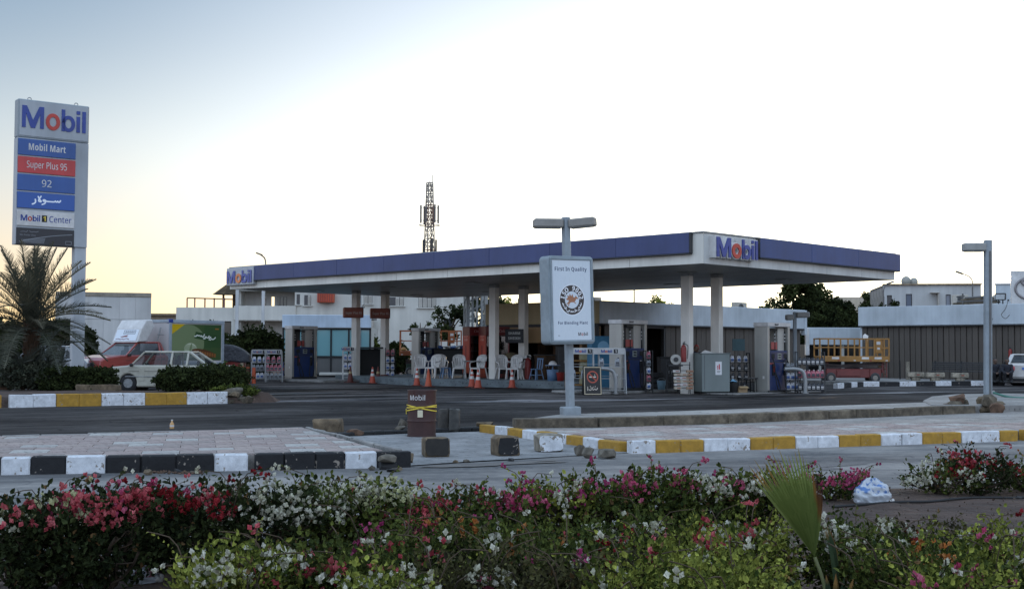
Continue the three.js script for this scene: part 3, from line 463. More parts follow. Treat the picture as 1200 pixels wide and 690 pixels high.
// glass mini mart at the far left end
{
  const s = thing('glass_kiosk', 'small glazed kiosk with a pale blue fascia beyond the far pump', 'kiosk', at(331, 72), 0.0);
  const W = 5.0;
  new MB().cbox(W, 0.72, 0.3, W / 2, 3.1, 0, 0.02).build('fascia', M(0.55, 0.66, 0.8, { tex: 'streak' }), s);
  new MB().box(W - 0.1, 0.1, 3.4, W / 2, 3.3, -1.8).build('roof', mats.slab, s); new MB().box(0.1, 2.74, 3.3, 0.05, 1.37, -1.8).box(0.1, 2.74, 3.3, W - 0.05, 1.37, -1.8).box(W, 2.74, 0.1, W / 2, 1.37, -3.4).build('wall', mats.plaster, s);
  const fr = new MB(), xs = [0.05, 0.9, 1.9, 2.75, 3.75, 4.95]; for (const x of xs) fr.box(0.09, 2.72, 0.1, x, 1.37, 0); fr.box(W, 0.1, 0.11, W / 2, 1.1, 0).box(W, 0.1, 0.11, W / 2, 0.08, 0).box(W, 0.1, 0.11, W / 2, 2.68, 0).build('frame', mats.black, s);
  for (let i = 0; i < 5; i++) { new MB().box(xs[i + 1] - xs[i] - 0.09, 1.48, 0.02, (xs[i] + xs[i + 1]) / 2, 1.9, -0.01).build('pane', mats.glassTeal, s); new MB().cbox(xs[i + 1] - xs[i] - 0.09, 0.92, 0.04, (xs[i] + xs[i + 1]) / 2, 0.59, -0.01, 0.01).build('lower_panel', M(0.12, 0.12, 0.12, { tex: 'streak' }), s); }
  new MB().cbox(1.6, 0.16, 0.4, 3.0, 0.15, 0.5, 0.02).build('step', mats.plaster, s);
}
// white apartment block behind the canopy
{
  const b = thing('apartment_block', 'two-storey white apartment block with shuttered windows behind the canopy', 'building', at(276, 88), 0.0);
  const k = 88 / 1495, X = (px) => (px - 276) * k, Y = (py) => (411 - py) * k + 1.5, W = X(556);
  // main mass, upper balcony recess at its left end
  const xr = X(345);
  wall(W - xr, 6.1, 0.3, [], mats.plaster, b, 'wall', xr, 0, 0);
  new MB().box(W - xr, 6.1, 0.3, (W + xr) / 2, 3.05, -8).box(0.3, 6.1, 8, W - 0.15, 3.05, -4.15).box(0.3, 6.1, 8, 0.15, 3.05, -4.15).build('wall', mats.plaster, b);
  new MB().box(W, 0.25, 8.4, W / 2, 6.2, -4).build('roof', mats.plaster, b);
  wall(xr, 6.1, 0.2, [[X(300), X(306), Y(361), Y(350)], [X(312), X(316), Y(361), Y(348)]], M(0.66, 0.64, 0.62, { tex: 'plaster', roughness: 0.9 }), b, 'recessed_wall', 0, 0, -1.6);
  windowIn(b, X(300), X(306), Y(361), Y(350), -1.6, { mull: 1 });
  new MB().cbox(xr + 0.2, Y(360) - Y(377), 0.2, xr / 2, (Y(360) + Y(377)) / 2, 0.1, 0.02).box(0.2, Y(360) - Y(377), 1.6, 0, (Y(360) + Y(377)) / 2, -0.8).build('balcony_parapet', mats.plaster, b);
  new MB().box(xr + 0.1, 0.2, 1.8, xr / 2, Y(376), -0.8).box(xr, 0.2, 1.8, xr / 2, Y(340.5), -0.8).build('balcony_slab', mats.plaster, b);
  for (const px of [278, 308.5]) new MB().cbox(0.22, Y(340) - 0, 0.22, X(px), Y(340) / 2, 0.12, 0.02).build('pillar', M(0.6, 0.62, 0.64, { tex: 'streak' }), b);
  shutters(b, X(319), X(331), Y(361), Y(348), -1.58, 3, 0); 
  shutters(b, X(347), X(351), Y(358), Y(346), 0.0, 1, 1); shutters(b, X(356), X(364), Y(359), Y(347), 0.0, 2, 1);
  shutters(b, X(426), X(436), Y(357), Y(346), 0.0, 2, 0); shutters(b, X(453), X(473), Y(359), Y(349), 0.0, 4, 2); shutters(b, X(490), X(511), Y(361), Y(349), 0.0, 4, 0);
  for (const [a, c, d, e] of [[357, 366, 388, 376], [520, 530, 388, 374]]) windowIn(b, X(a), X(c), Y(d), Y(e), 0.2, {});
  const rb = new MB().cbox(X(392) - X(373), Y(343) - Y(356), 0.7, X(382.5), (Y(343) + Y(356)) / 2, 0.35, 0.03).build('box_balcony', mats.orange, b, 'red painted box jutting from the wall');
  const sl = new MB(); for (let i = 0; i < 7; i++) sl.box(0.05, Y(343) - Y(356) - 0.1, 0.04, X(374.5 + i * 2.6), (Y(343) + Y(356)) / 2, 0.71); sl.build('slat', mats.red, rb);
  // left wing: lower roof terrace with posts, canopy of thatch
  const L = X(206);
  wall(-L, Y(362) + 0.0, 0.3, [[X(254) - L, X(271) - L, Y(394), Y(378)]], mats.plaster, b, 'wing_wall', L, 0, 0.05);
  windowIn(b, X(254), X(271), Y(394), Y(378), 0.05, { pane: M(0.1, 0.08, 0.06, { roughness: 0.3 }) });
  new MB().box(-L, 0.2, 7.5, L / 2, Y(362) - 0.15, -4).box(0.3, Y(362), 7.6, L + 0.15, Y(362) / 2, -4).build('wing_roof', mats.plaster, b);
  const rl = new MB(); for (const px of [216, 225, 237, 248, 260]) rl.sbar([X(px), Y(363), -0.6], [X(px), Y(350.5), -0.6], 0.09); rl.sbar([X(216), Y(350.5), -0.6], [X(270), Y(352), -0.6], 0.09); rl.build('railing', M(0.38, 0.2, 0.15, { tex: 'grime' }), b);
}
{ const c = at(268, 92); const t = thing('thatch_shade', 'small thatched shade roof on the white building terrace', 'shade roof', [c[0], 4.3, c[2]], 0);
  new MB().add(new THREE.ConeGeometry(1.2, 0.9, 9), mtx(0, 1.6, 0)).build('thatch', M(0.13, 0.1, 0.06, { tex: 'stone', roughness: 1 }), t); new MB().bar([0.35, 0, 0], [0.35, 1.3, 0], 0.12).bar([-0.4, 0, 0.1], [-0.4, 1.3, 0.1], 0.08).build('post', mats.wood, t); }
{ const c = at(431, 88); acUnit('small box air conditioner on the white wall between the tall columns', [c[0], 2.95, c[2] + 0.4], 0); }
// pale warehouse walls far left
{
  const b = thing('concrete_warehouse', 'windowless pale concrete warehouse behind the silver car', 'building', at(64, 86), 0.32), k = 97 / 1495;
  for (let i = 0; i < 6; i++) { const w = 96 * k / 6; for (const [y, h] of [[1.75, 3.5], [4.33, 1.62]]) new MB().cbox(w - 0.006, h, 0.25, w * (i + 0.5), y, 0, 0.006).build('wall_panel', M(0.56 + 0.01 * (i % 3), 0.57 + 0.01 * (i % 3), 0.58 + 0.01 * (i % 3), { tex: 'plaster', rep: 0.09 + 0.02 * (i % 2), roughness: 0.9 }), b); }
  new MB().cbox(96 * k, 0.3, 0.4, 48 * k, 5.2, -0.03, 0.03).build('coping', M(0.42, 0.38, 0.32, { tex: 'conc' }), b);
  new MB().box(0.25, 5.1, 8, 96 * k - 0.13, 2.55, -4.1).box(0.25, 5.1, 8, 0.13, 2.55, -4.1).box(96 * k, 5.1, 0.25, 48 * k, 2.55, -8.1).build('wall', mats.plaster, b); new MB().box(96 * k, 0.2, 8, 48 * k, 4.9, -4).build('roof', mats.slab, b);
}
{
  const b = thing('tan_storehouse', 'low tan flat-roofed storehouse between the warehouse and the white block', 'building', at(158, 108), 0.0), k = 108 / 1495;
  wall(64 * k, 4.4, 0.3, [[1.2, 1.9, 2.4, 3.2]], M(0.3, 0.25, 0.19, { tex: 'plaster', roughness: 1 }), b); windowIn(b, 1.2, 1.9, 2.4, 3.2, 0);
  new MB().cbox(64 * k, 0.22, 0.5, 32 * k, 4.4, 0, 0.03).build('roof_edge', M(0.34, 0.29, 0.22, { tex: 'stone' }), b); new MB().box(64 * k, 0.2, 9, 32 * k, 4.25, -4.6).box(64 * k, 4.3, 0.2, 32 * k, 2.15, -9).box(0.2, 4.3, 9, 0.1, 2.15, -4.6).box(0.2, 4.3, 9, 64 * k - 0.1, 2.15, -4.6).build('roof', mats.slab, b);
}
// grey ribbed workshop on the right, running towards the camera
{
  const p = at(1010.5, 67), s = thing('workshop', 'grey ribbed workshop with a deep pale parapet on the right', 'workshop', p, -(Math.PI / 2 - TH)), W = 15, h0 = 2.86, h1 = 3.84;
  const n = 46, w = 9.0 / n * 1.0;
  const rib = clean(chamfer(0.3 - 0.02, h0, 0.08, 0.025));
  for (let i = 0; i < 30; i++) mesh('wall_panel', rib, sidings[(i * 5 + (i >> 1)) % 4], s).position.set(0.15 + i * 0.3, h0 / 2, -0.03 - (i % 2) * 0.03);
  new MB().cbox(W + 0.2, h1 - h0, 0.22, W / 2, (h0 + h1) / 2, 0.08, 0.015).build('parapet', mats.parapet, s);
  new MB().cbox(0.22, h1 - h0, 9, -0.05, (h0 + h1) / 2, -4.5, 0.015).box(0.2, h0, 9, 0, h0 / 2, -4.5).build('side_parapet', mats.parapet, s);
  new MB().cbox(W + 0.2, 0.06, 0.26, W / 2, h0 - 0.03, 0.08, 0.01).build('drip_edge', mats.charcoal, s);
  new MB().box(W, 0.2, 8.8, W / 2, h1 - 0.35, -4.5).box(W, h1 - 0.3, 0.2, W / 2, (h1 - 0.3) / 2, -9).box(0.2, h1 - 0.3, 9, W, (h1 - 0.3) / 2, -4.5).build('roof', mats.slab, s);
  const d = new MB(); d.box(0.1, h0, 0.14, 9.08, h0 / 2, -0.02).box(0.1, h0, 0.14, 11.2, h0 / 2, -0.02).box(0.1, h0, 0.14, 13.2, h0 / 2, -0.02).box(6, 0.1, 0.13, 12, 1.95, -0.02).box(6, 0.1, 0.13, 12, 0.08, -0.02).build('door_frame', mats.black, s);
  for (const x of [10.14, 12.2, 14.1]) { new MB().box(1.95, 0.8, 0.02, x, 2.42, -0.04).build('pane', mats.pane, s); new MB().box(1.95, 1.75, 0.02, x, 1.02, -0.04).build('pane', M(0.08, 0.06, 0.045, { roughness: 0.1 }), s); }
}
{ // sign with the ringed emblem above the workshop
  const c = at(1186, 62.5), s = thing('emblem_sign', 'white square sign with an emblem of interlocking ovals above the workshop parapet', 'sign', [c[0], 3.5, c[2]], -0.3);
  new MB().cbox(2.3, 2.0, 0.25, 1.15, 1.0, 0, 0.03).build('board', mats.whiteL, s);
  new MB().box(0.1, 0.6, 0.1, 0.3, -0.2, -0.1).box(0.1, 0.6, 0.1, 1.9, -0.2, -0.1).build('post', mats.postDark, s);
  const oval = (rx, ry, x, y, t, z) => { const pts = []; for (let i = 0; i < 40; i++) pts.push(V(x + rx * Math.cos(i / 20 * Math.PI), y + ry * Math.sin(i / 20 * Math.PI), z)); return new THREE.TubeGeometry(new THREE.CatmullRomCurve3(pts, true), 60, t, 7, true); };
  const b = new MB(); b.add(oval(0.8, 0.55, 1.0, 1.12, 0.06, 0.15)).add(oval(0.25, 0.5, 1.0, 1.14, 0.05, 0.16)).add(oval(0.5, 0.2, 1.0, 1.42, 0.05, 0.17)); b.build('emblem', M(0.22, 0.2, 0.2, { metalness: 0.5, roughness: 0.35 }), s);
}
{ const c = at(1168, 66), s = thing('stepped_parapet', 'plain white raised wall block beside the emblem sign', 'wall block', [c[0], 3.4, c[2]], -0.3); new MB().cbox(2.2, 1.6, 0.3, 1.1, 0.8, 0, 0.03).build('block', mats.parapet, s); new MB().cbox(2.3, 0.08, 0.4, 1.1, 1.63, 0, 0.02).build('coping', mats.whiteL, s); }
{ // small white garage with an open dark bay
  const s = thing('open_garage', 'low white garage with a dark open bay behind the yellow lift', 'garage', at(944, 70), 0.0), k = 70 / 1495, W = 68 * k;
  new MB().cbox(W, 0.95, 0.2, W / 2, 2.35, 0, 0.02).build('parapet', mats.parapet, s); new MB().cbox(0.2, 1.5, 0.3, 0.1, 2.05, 0.02, 0.02).build('parapet_end', mats.whiteL, s);
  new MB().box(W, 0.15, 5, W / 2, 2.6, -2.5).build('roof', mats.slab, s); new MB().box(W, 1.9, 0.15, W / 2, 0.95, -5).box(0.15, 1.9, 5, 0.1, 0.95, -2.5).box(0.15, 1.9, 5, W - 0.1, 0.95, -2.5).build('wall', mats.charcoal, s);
  for (const x of [0.85, 2.1]) new MB().cyl(0.09, 0.09, 1.9, x, 0.95, -0.15, 12).build('pillar', mats.plaster, s);
}
// far building with rooftop tanks, right
{
  const b = thing('white_flats', 'long white flat-roofed building with small windows above the workshop', 'building', at(1036, 105), -0.16), k = 105 / 1495, W = 110 * k, top = 7.0;
  const H = [[1.9, 2.5], [3.9, 4.7], [9.1, 9.8]];
  wall(W, top, 0.3, [[0.3, 0.7, 5.21, 6.17], [1.8, 2.3, 5.11, 6.27], [4.95, 5.35, 5.16, 6.22], [9.0, 9.6, 5.07, 6.33]], M(0.6, 0.62, 0.64, { tex: 'plaster', roughness: 0.9 }), b);
  windowIn(b, 0.3, 0.7, 5.21, 6.17, 0); windowIn(b, 1.8, 2.3, 5.11, 6.27, 0, { pane: M(0.06, 0.09, 0.14, { roughness: 0.1 }) }); windowIn(b, 4.95, 5.35, 5.16, 6.22, 0, { pane: M(0.2, 0.22, 0.26, { roughness: 0.2 }) }); windowIn(b, 9.0, 9.6, 5.07, 6.33, 0);
  new MB().cbox(0.1, 1.6, 0.6, 4.3, 5.6, 0.3, 0.02).cbox(0.7, 0.08, 0.7, 4.05, 6.35, 0.35, 0.02).build('porch', M(0.5, 0.48, 0.45, { tex: 'plaster' }), b);
  new MB().box(W, 0.2, 9, W / 2, top - 0.1, -4.6).box(W, top, 0.2, W / 2, top / 2, -9).box(0.2, top, 9, 0.1, top / 2, -4.6).box(0.2, top, 9, W - 0.1, top / 2, -4.6).build('roof', mats.slab, b);
  new MB().cbox(W + 0.1, 0.12, 0.4, W / 2, top + 0.05, 0, 0.02).build('coping', M(0.5, 0.42, 0.33, { tex: 'stone' }), b);
  const r = new MB().cbox(2.6, 6.2, 2, 12.6, 4.3, 0.5, 0.03).build('stair_block', mats.cream, b); new MB().cbox(2.7, 1.2, 2.1, 13.2, 7.9, 0.5, 0.03).build('rooftop_room', M(0.3, 0.26, 0.2, { tex: 'plaster' }), r);
  const t0 = b.position;
}
for (const [i, px] of [[0, 1063], [1, 1072]]) {
  const c = at(px, 107), t = thing('roof_tank', i ? 'smaller round dish tank on the white flats, right of a larger one' : 'larger round dish tank on the white flats roof edge', 'water tank', [c[0], 6.95, c[2]], 0.2, 'round tanks on the white flats');
  const s = i ? 0.34 : 0.4; new MB().add(new THREE.SphereGeometry(s, 16, 12), mtx(0, s + 0.1, 0)).build('tank', M(0.4, 0.4, 0.36, { tex: 'grime' }), t); new MB().cyl(s * 0.5, s * 0.7, 0.2, 0, 0.1, 0).build('base', mats.steel, t); new MB().add(new THREE.TorusGeometry(s * 0.97, 0.035, 6, 22), mtx(0, s + 0.1, 0.05)).build('rim', mats.steel, t);
}
for (const [px, y, sc, l] of [[1126, 4.12, 0.95, 'round-fan air conditioner on the workshop roof'], [1136, 4.15, 0.6, 'lower air conditioner beside the round-fan one on the workshop roof'], [1121, 4.12, 0.7, 'slatted air conditioner left of the round-fan one on the workshop roof']]) { const c = at(px, 72); acUnit(l, [c[0], y, c[2]], px === 1121 ? 1.1 : 0.1, null, sc); }
{ // block of flats far behind the trees
  const b = thing('distant_flats', 'pale block of flats with dark windows far behind the trees', 'building', at(978, 190), -0.2), k = 190 / 1495;
  const rects = []; for (let i = 0; i < 7; i++) for (let j = 0; j < 3; j++) rects.push([0.8 + i * 1.45, 1.35 + i * 1.45, 2.6 + j * 2.3, 3.9 + j * 2.3]);
  wall(11, 9.6, 0.3, rects, mats.cream, b); for (const q of rects) windowIn(b, ...q, 0, { sill: false });
  new MB().box(11, 0.3, 8, 5.5, 9.5, -4.2).box(0.3, 9.6, 8, 0.15, 4.8, -4.2).box(0.3, 9.6, 8, 10.85, 4.8, -4.2).build('roof', mats.cream, b);
  new MB().cbox(4.4, 0.8, 3, 7.2, 10.0, -2, 0.05).build('rooftop_room', mats.cream, b);
}
// cell tower
{
  const c = at(502.5, 160), t = thing('cell_tower', 'tall rust and white lattice phone mast with panel antennas behind the canopy', 'phone mast', [c[0], 0, c[2]], 0.5), H = 22.6;
  const hw = (y) => 0.95 - 0.6 * y / H, cor = (y, i) => { const a = i * Math.PI / 2 + Math.PI / 4; return [hw(y) * Math.cos(a) * 1.2, y, hw(y) * Math.sin(a) * 1.2]; };
  for (let s = 0; s < 8; s++) { const b = new MB(), y0 = s * H / 8, y1 = (s + 1) * H / 8; for (let i = 0; i < 4; i++) { b.bar(cor(y0, i), cor(y1, i), 0.075, 5); const n = 2; for (let k = 0; k < n; k++) { const a = y0 + (y1 - y0) * k / n, e = y0 + (y1 - y0) * (k + 1) / n; b.bar(cor(a, i), cor(e, (i + 1) % 4), 0.045, 4).bar(cor(a, (i + 1) % 4), cor(e, i), 0.045, 4).bar(cor(e, i), cor(e, (i + 1) % 4), 0.045, 4); } } b.build('mast_section', s % 2 ? M(0.36, 0.33, 0.3, { tex: 'grime' }) : M(0.28, 0.16, 0.12, { tex: 'grime' }), t); }
  new MB().bar([0, H, 0], [0, H + 1.9, 0], 0.03, 5).bar([0.4, H, 0], [0.4, H + 1.0, 0], 0.05, 5).build('lightning_rod', mats.postDark, t);
  for (const [y, n, r, h, mt] of [[18.6, 6, 1.1, 2.3, mats.postDark], [14.2, 5, 0.85, 2.4, mats.charcoal]]) for (let i = 0; i < n; i++) { const a = i * 2 * Math.PI / n + 0.3, x = r * Math.cos(a), z = r * Math.sin(a); new MB().cbox(0.22, h, 0.14, x, y, z, 0.02, 0, -a).build('panel_antenna', mt, t); new MB().bar([0, y - 0.8, 0], [x, y - 0.8, z], 0.04, 4).bar([0, y + 0.8, 0], [x, y + 0.8, z], 0.03, 4).build('antenna_arm', mats.postDark, t); }
  new MB().add(new THREE.TorusGeometry(1.3, 0.05, 4, 20), mtx(0, 17.2, 0, Math.PI / 2)).add(new THREE.TorusGeometry(0.9, 0.08, 4, 20), mtx(0, 12.6, 0, Math.PI / 2)).build('ring_platform', mats.postDark, t);
  for (const [x, y] of [[-1.3, 10.2], [1.3, 11.0], [1.1, 8.4]]) new MB().cyl(0.3, 0.34, 0.3, x, y, 0.4, 12, Math.PI / 2).build('dish', mats.postDark, t);
}
{ // blue-grey lattice sign frame by the fridges
  const c = at(557, 66), t = thing('lattice_pylon', 'blue-grey steel lattice pylon rising behind the red fridges', 'pylon', [c[0], 0, c[2]], 0.25), b = new MB();
  const lp = M(0.62, 0.7, 0.76, { tex: 'grime' }); for (const [x, z, w] of [[-0.48, -0.4, 0.1], [0.48, -0.4, 0.1], [-0.48, 0.4, 0.16], [0.48, 0.4, 0.16], [-0.24, 0.4, 0.09], [0, 0.4, 0.09], [0.24, 0.4, 0.09]]) new MB().sbar([x, 0, z], [x, 5.1, z], w).build('post', lp, t);
  const d = new MB(); for (let i = 0; i < 9; i++) { const y = 0.3 + i * 0.52; for (const z of [-0.4, 0.4]) d.bar([-0.48, y, z], [0.48, y + 0.5, z], 0.025, 5); d.bar([-0.48, y, -0.4], [-0.48, y + 0.5, 0.4], 0.025, 5).bar([0.48, y, -0.4], [0.48, y + 0.5, 0.4], 0.025, 5); } d.build('brace', mats.post, t);
}
// ---------------------------------------------------------------- pumps
function makePump(label, pos, turn, group) {
  const p = thing('fuel_pump', label, 'fuel pump', pos, turn, group), H = 2.5;
  for (const x of [-0.66, 0.66]) { const s = new MB().cbox(0.13, H - 0.14, 0.56, x, (H - 0.14) / 2, 0, 0.012).build('side_panel', mats.silver, p); if (x < 0) new MB().cbox(0.02, 0.1, 0.07, x - 0.068, 0.55, 0.1, 0.004).build('sticker', mats.whiteL, s); }
  const hd = new MB().cbox(1.5, 0.15, 0.62, 0, H - 0.07, 0, 0.015).build('header', mats.whiteL, p);
  letters(hd, 'Mobil', { x: -0.2, y: H - 0.1, z: 0.312, size: 0.065, depth: 0.004, mat: mats.dark });
  const cab = new MB().cbox(1.19, 1.46, 0.5, 0, 0.77, 0, 0.02).build('cabinet', mats.pumpBlue, p);
  new MB().cbox(1.15, 0.03, 0.02, 0, 1.1, 0.25, 0.004).build('trim', mats.charcoal, cab);
  new MB().cbox(1.1, 0.3, 0.03, 0, 1.31, 0.255, 0.008).build('console', M(0.012, 0.025, 0.08, { roughness: 0.3 }), cab);
  const scr = new MB().cbox(0.24, 0.22, 0.02, 0.03, 1.3, 0.275, 0.005).build('display', M(0.22, 0.25, 0.24, { roughness: 0.2 }), cab); new MB().box(0.16, 0.05, 0.004, 0.03, 1.35, 0.288).box(0.16, 0.04, 0.004, 0.03, 1.26, 0.288).build('digits', mats.black, scr);
  for (const x of [-0.38, 0.42]) new MB().cbox(0.2, 0.16, 0.02, x, 1.31, 0.275, 0.005).build('keypad', mats.black, cab);
  for (const [x, m] of [[-0.5, mats.orange], [-0.36, mats.orange], [0.4, mats.whiteL]]) new MB().cbox(0.1, 0.05, 0.008, x, 1.04, 0.255, 0.002).build('grade_label', m, cab);
  new MB().box(1.19, 0.04, 0.04, 0, H - 0.26, 0.1).box(1.19, 0.04, 0.04, 0, H - 0.22, -0.2).build('hose_rail', mats.black, p);
  new MB().cbox(0.42, 0.85, 0.36, 0.36, 1.9, -0.04, 0.02).build('hose_column', M(0.5, 0.47, 0.43, { tex: 'streak' }), p);
  new MB().box(0.62, 0.9, 0.02, -0.22, 1.92, -0.22).build('back_plate', M(0.1, 0.1, 0.1, { tex: 'grime' }), p);
  new MB().cbox(0.4, 0.26, 0.02, -0.14, 1.68, 0.16, 0.005).build('price_card', M(0.32, 0.06, 0.05, { roughness: 0.5 }), p);
  for (const x of [-0.48, -0.1, 0.55]) { const h = new MB(); h.bar([x, H - 0.3, 0.16], [x, 1.5, 0.18], 0.018, 6).build('hose_drop', mats.rubber, p); const s = new MB(); for (let i = 0; i < 3; i++) s.cyl(0.026, 0.026, 0.05, x, 2.08 - i * 0.12, 0.165, 7); s.build('hose_clip', mats.whiteL, p); }
  for (const [x, mt] of [[-0.4, mats.rubber], [0.46, mats.rubber]]) {
    new MB().tube([[x, 1.5, 0.2], [x * 1.04, 1.0, 0.36], [x * 1.0, 0.4, 0.42], [x * 0.75, 0.1, 0.45], [x * 0.45, 0.12, 0.45], [x * 0.55, 0.5, 0.36], [x * 0.85, 0.85, 0.3]], 0.02, 30, 6).build('hose', mt, p);
    const nz = new MB().cbox(0.07, 0.2, 0.1, x * 0.86, 0.86, 0.29, 0.02, 0.2).bar([x * 0.86, 0.92, 0.32], [x * 0.86, 0.74, 0.3], 0.02, 6).build('nozzle', x < 0 ? mats.red : mats.black, p);
    new MB().cbox(0.13, 0.42, 0.06, x * 0.86, 0.83, 0.26, 0.01).build('nozzle_boot', mats.black, cab);
  }
  new MB().cbox(1.45, 0.1, 0.62, 0, 0.05, 0, 0.01).build('plinth', mats.charcoal, p);
  return p;
}
const pG = 'fuel pumps under the canopy';
const onSlab = (b, d, y) => at(b, d, y);
const pumpA = makePump('fuel pump at the near right end, between the grey cabinet and the tall oil rack', at(905.5, 45.9, 0.03), TH, pG);
copy(pumpA, at(736.5, 45.6, 0.1), TH, 'blue and silver fuel pump just right of the roadside sign post', pG);
copy(pumpA, at(353, 60.8, 0.12), TH, 'fuel pump in front of the glass kiosk, beside the two leaning oil racks', pG);
copy(pumpA, at(499, 65.5, 0.12), TH, 'fuel pump behind the white chairs, in front of the orange lift', pG);

// ---------------------------------------------------------------- racks and bottles
const jug = (() => { const b = new MB(); b.add(chamfer(0.15, 0.2, 0.1, 0.025), mtx(0, 0.1, 0)).cyl(0.035, 0.022, 0.05, 0.03, 0.222, 0, 8).bar([-0.05, 0.19, 0], [-0.045, 0.235, 0], 0.012, 5).bar([-0.045, 0.235, 0], [0.02, 0.235, 0], 0.012, 5); return b.geo(); })();
const cap = new MB().cyl(0.024, 0.022, 0.03, 0.03, 0.26, 0, 8).geo(), lab = new MB().box(0.1, 0.1, 0.003, 0, 0.09, 0.0515).geo();
const bottleMats = { grey: M(0.3, 0.32, 0.34, { roughness: 0.35 }), white: M(0.7, 0.7, 0.72, { roughness: 0.35 }), pink: M(0.5, 0.16, 0.2, { roughness: 0.35 }), dark: M(0.06, 0.065, 0.075, { roughness: 0.35 }), blue: M(0.08, 0.16, 0.4, { roughness: 0.35 }) };
const bottleProto = {};
function bottle(kind, label, group, pos, turn, scale = 1) {
  let b;
  if (!bottleProto[kind]) { b = thing('oil_bottle', label, 'bottle', pos, turn, group); mesh('bottle_body', jug, bottleMats[kind], b); mesh('bottle_cap', cap, kind === 'pink' ? mats.whiteL : mats.dark, b); mesh('bottle_label', lab, kind === 'dark' ? mats.whiteL : bottleMats[kind === 'white' ? 'blue' : 'dark'], b); bottleProto[kind] = b; } else b = copy(bottleProto[kind], pos, turn, label, group);
  b.scale.setScalar(scale); return b;
}
// a rack whose shelves step back towards the top; rows: [kind, how many, label] from bottom to top
function oilRack(label, pos, turn, { w = 0.85, h = 1.4, d = 0.5, lean = 0.25, rows = [], header = true, sides = false, mat = mats.steel, scale = 1.15, group = 'oil bottle racks', where }) {
  const k = thing('oil_rack', label, 'rack', pos, turn, group);
  for (const x of [-w / 2, w / 2]) { const b = new MB(); b.sbar([x, 0, d / 2], [x, h, d / 2 - lean], 0.035).sbar([x, 0, -d / 2], [x, h, -d / 2 + 0.02], 0.035).sbar([x, 0.1, d / 2], [x, 0.1, -d / 2], 0.03).sbar([x, h - 0.02, d / 2 - lean], [x, h - 0.02, -d / 2], 0.03); b.build('side_frame', mat, k); }
  if (sides) { const s = new MB().ext([[-d / 2, 0], [d / 2, 0], [d / 2 - lean, h * 0.98], [-d / 2, h * 0.98]], 0.02, new THREE.Matrix4().makeRotationY(-Math.PI / 2).setPosition(w / 2 + 0.04, 0, 0)).build('side_board', M(0.45, 0.46, 0.44, { tex: 'grime' }), k); 
    logoWord(s, 0.62, 0.17, 0.008, { m: new THREE.Matrix4().makeRotationZ(Math.PI / 2).premultiply(new THREE.Matrix4().makeRotationY(Math.PI / 2)).setPosition(w / 2 + 0.045, 0.6, 0.12) }); }
  const n = rows.length, ht = header ? 0.2 : 0.04;
  rows.forEach(([kind, cnt, what], i) => {
    const y = 0.12 + i * (h - ht - 0.12) / n, zf = d / 2 - lean * y / h, dep = 0.26;
    new MB().box(w - 0.03, 0.02, dep, 0, y, zf - dep / 2).bar([-w / 2, y + 0.09, zf], [w / 2, y + 0.09, zf], 0.008, 5).build('shelf', mat, k);
    if (!kind) return; const c = Math.cos(turn), s = Math.sin(turn);
    for (let j = 0; j < cnt; j++) { const nth = ['leftmost ', 'second ', 'third ', 'fourth ', 'fifth ', 'sixth '][j], x = -w / 2 + w * (j + 0.5) / cnt, z = zf - 0.1, y2 = pos[1] + y + 0.012; bottle(kind, (cnt > 1 && j === cnt - 1 ? 'rightmost ' : nth) + what, 'oil bottles on racks', [pos[0] + x * c + z * s, y2, pos[2] - x * s + z * c], turn, Math.min(scale, w / cnt / 0.152)); }
  });
  if (header) { const hd = new MB().cbox(w, 0.22, 0.03, 0, h - 0.06, d / 2 - lean + 0.03, 0.008).build('header_board', M(0.6, 0.62, 0.63, { tex: 'grime' }), k); const mm = mtx(0, h - 0.12, d / 2 - lean + 0.047); logoWord(hd, 0.38, 0.1, 0.006, { m: mtx(-0.1, h - 0.11, d / 2 - lean + 0.047) }); new MB().cbox(0.14, 0.14, 0.008, 0.22, h - 0.06, d / 2 - lean + 0.05, 0.002).build('emblem_tile', mats.black, hd); letters(hd, '1', { x: 0.22, y: h - 0.11, z: d / 2 - lean + 0.055, size: 0.1, depth: 0.004, mat: mats.whiteL }); }
  return k;
}
const rA = TH - 0.5;
oilRack('leaning oil rack left of its twin, by the far fuel pump', at(304.5, 60, 0.0), 0.3, { w: 0.72, h: 1.45, lean: 0.35, rows: [['white', 4, 'white oil jug on the bottom shelf of the leftmost oil rack'], ['grey', 4, 'grey oil bottle on the middle shelf of the leftmost oil rack'], ['white', 3, 'white oil bottle on the upper shelf of the leftmost oil rack']] });
oilRack('leaning oil rack with a printed side board, nearest the far fuel pump', at(321, 59.4, 0.0), 0.3, { w: 0.75, h: 1.45, lean: 0.35, sides: true, rows: [['grey', 4, 'grey oil jug on the bottom shelf of the rack with the printed side'], ['pink', 4, 'pink oil bottle on the middle shelf of the rack with the printed side'], ['pink', 3, 'pink oil bottle on the upper shelf of the rack with the printed side']] });
oilRack('half-empty oil rack behind the no smoking board', at(684, 44.2, 0.03), 0.05, { w: 1.1, h: 1.52, rows: [[null], ['grey', 3, 'grey bottle on the empty-looking rack behind the no smoking board'], [null]], lean: 0.3 });
oilRack('half-empty oil rack touching the middle fuel pump', at(714.5, 44.0, 0.03), 0.05, { w: 1.1, h: 1.52, rows: [[null], [null], ['grey', 2, 'grey bottle on the rack touching the middle fuel pump']], lean: 0.3 });
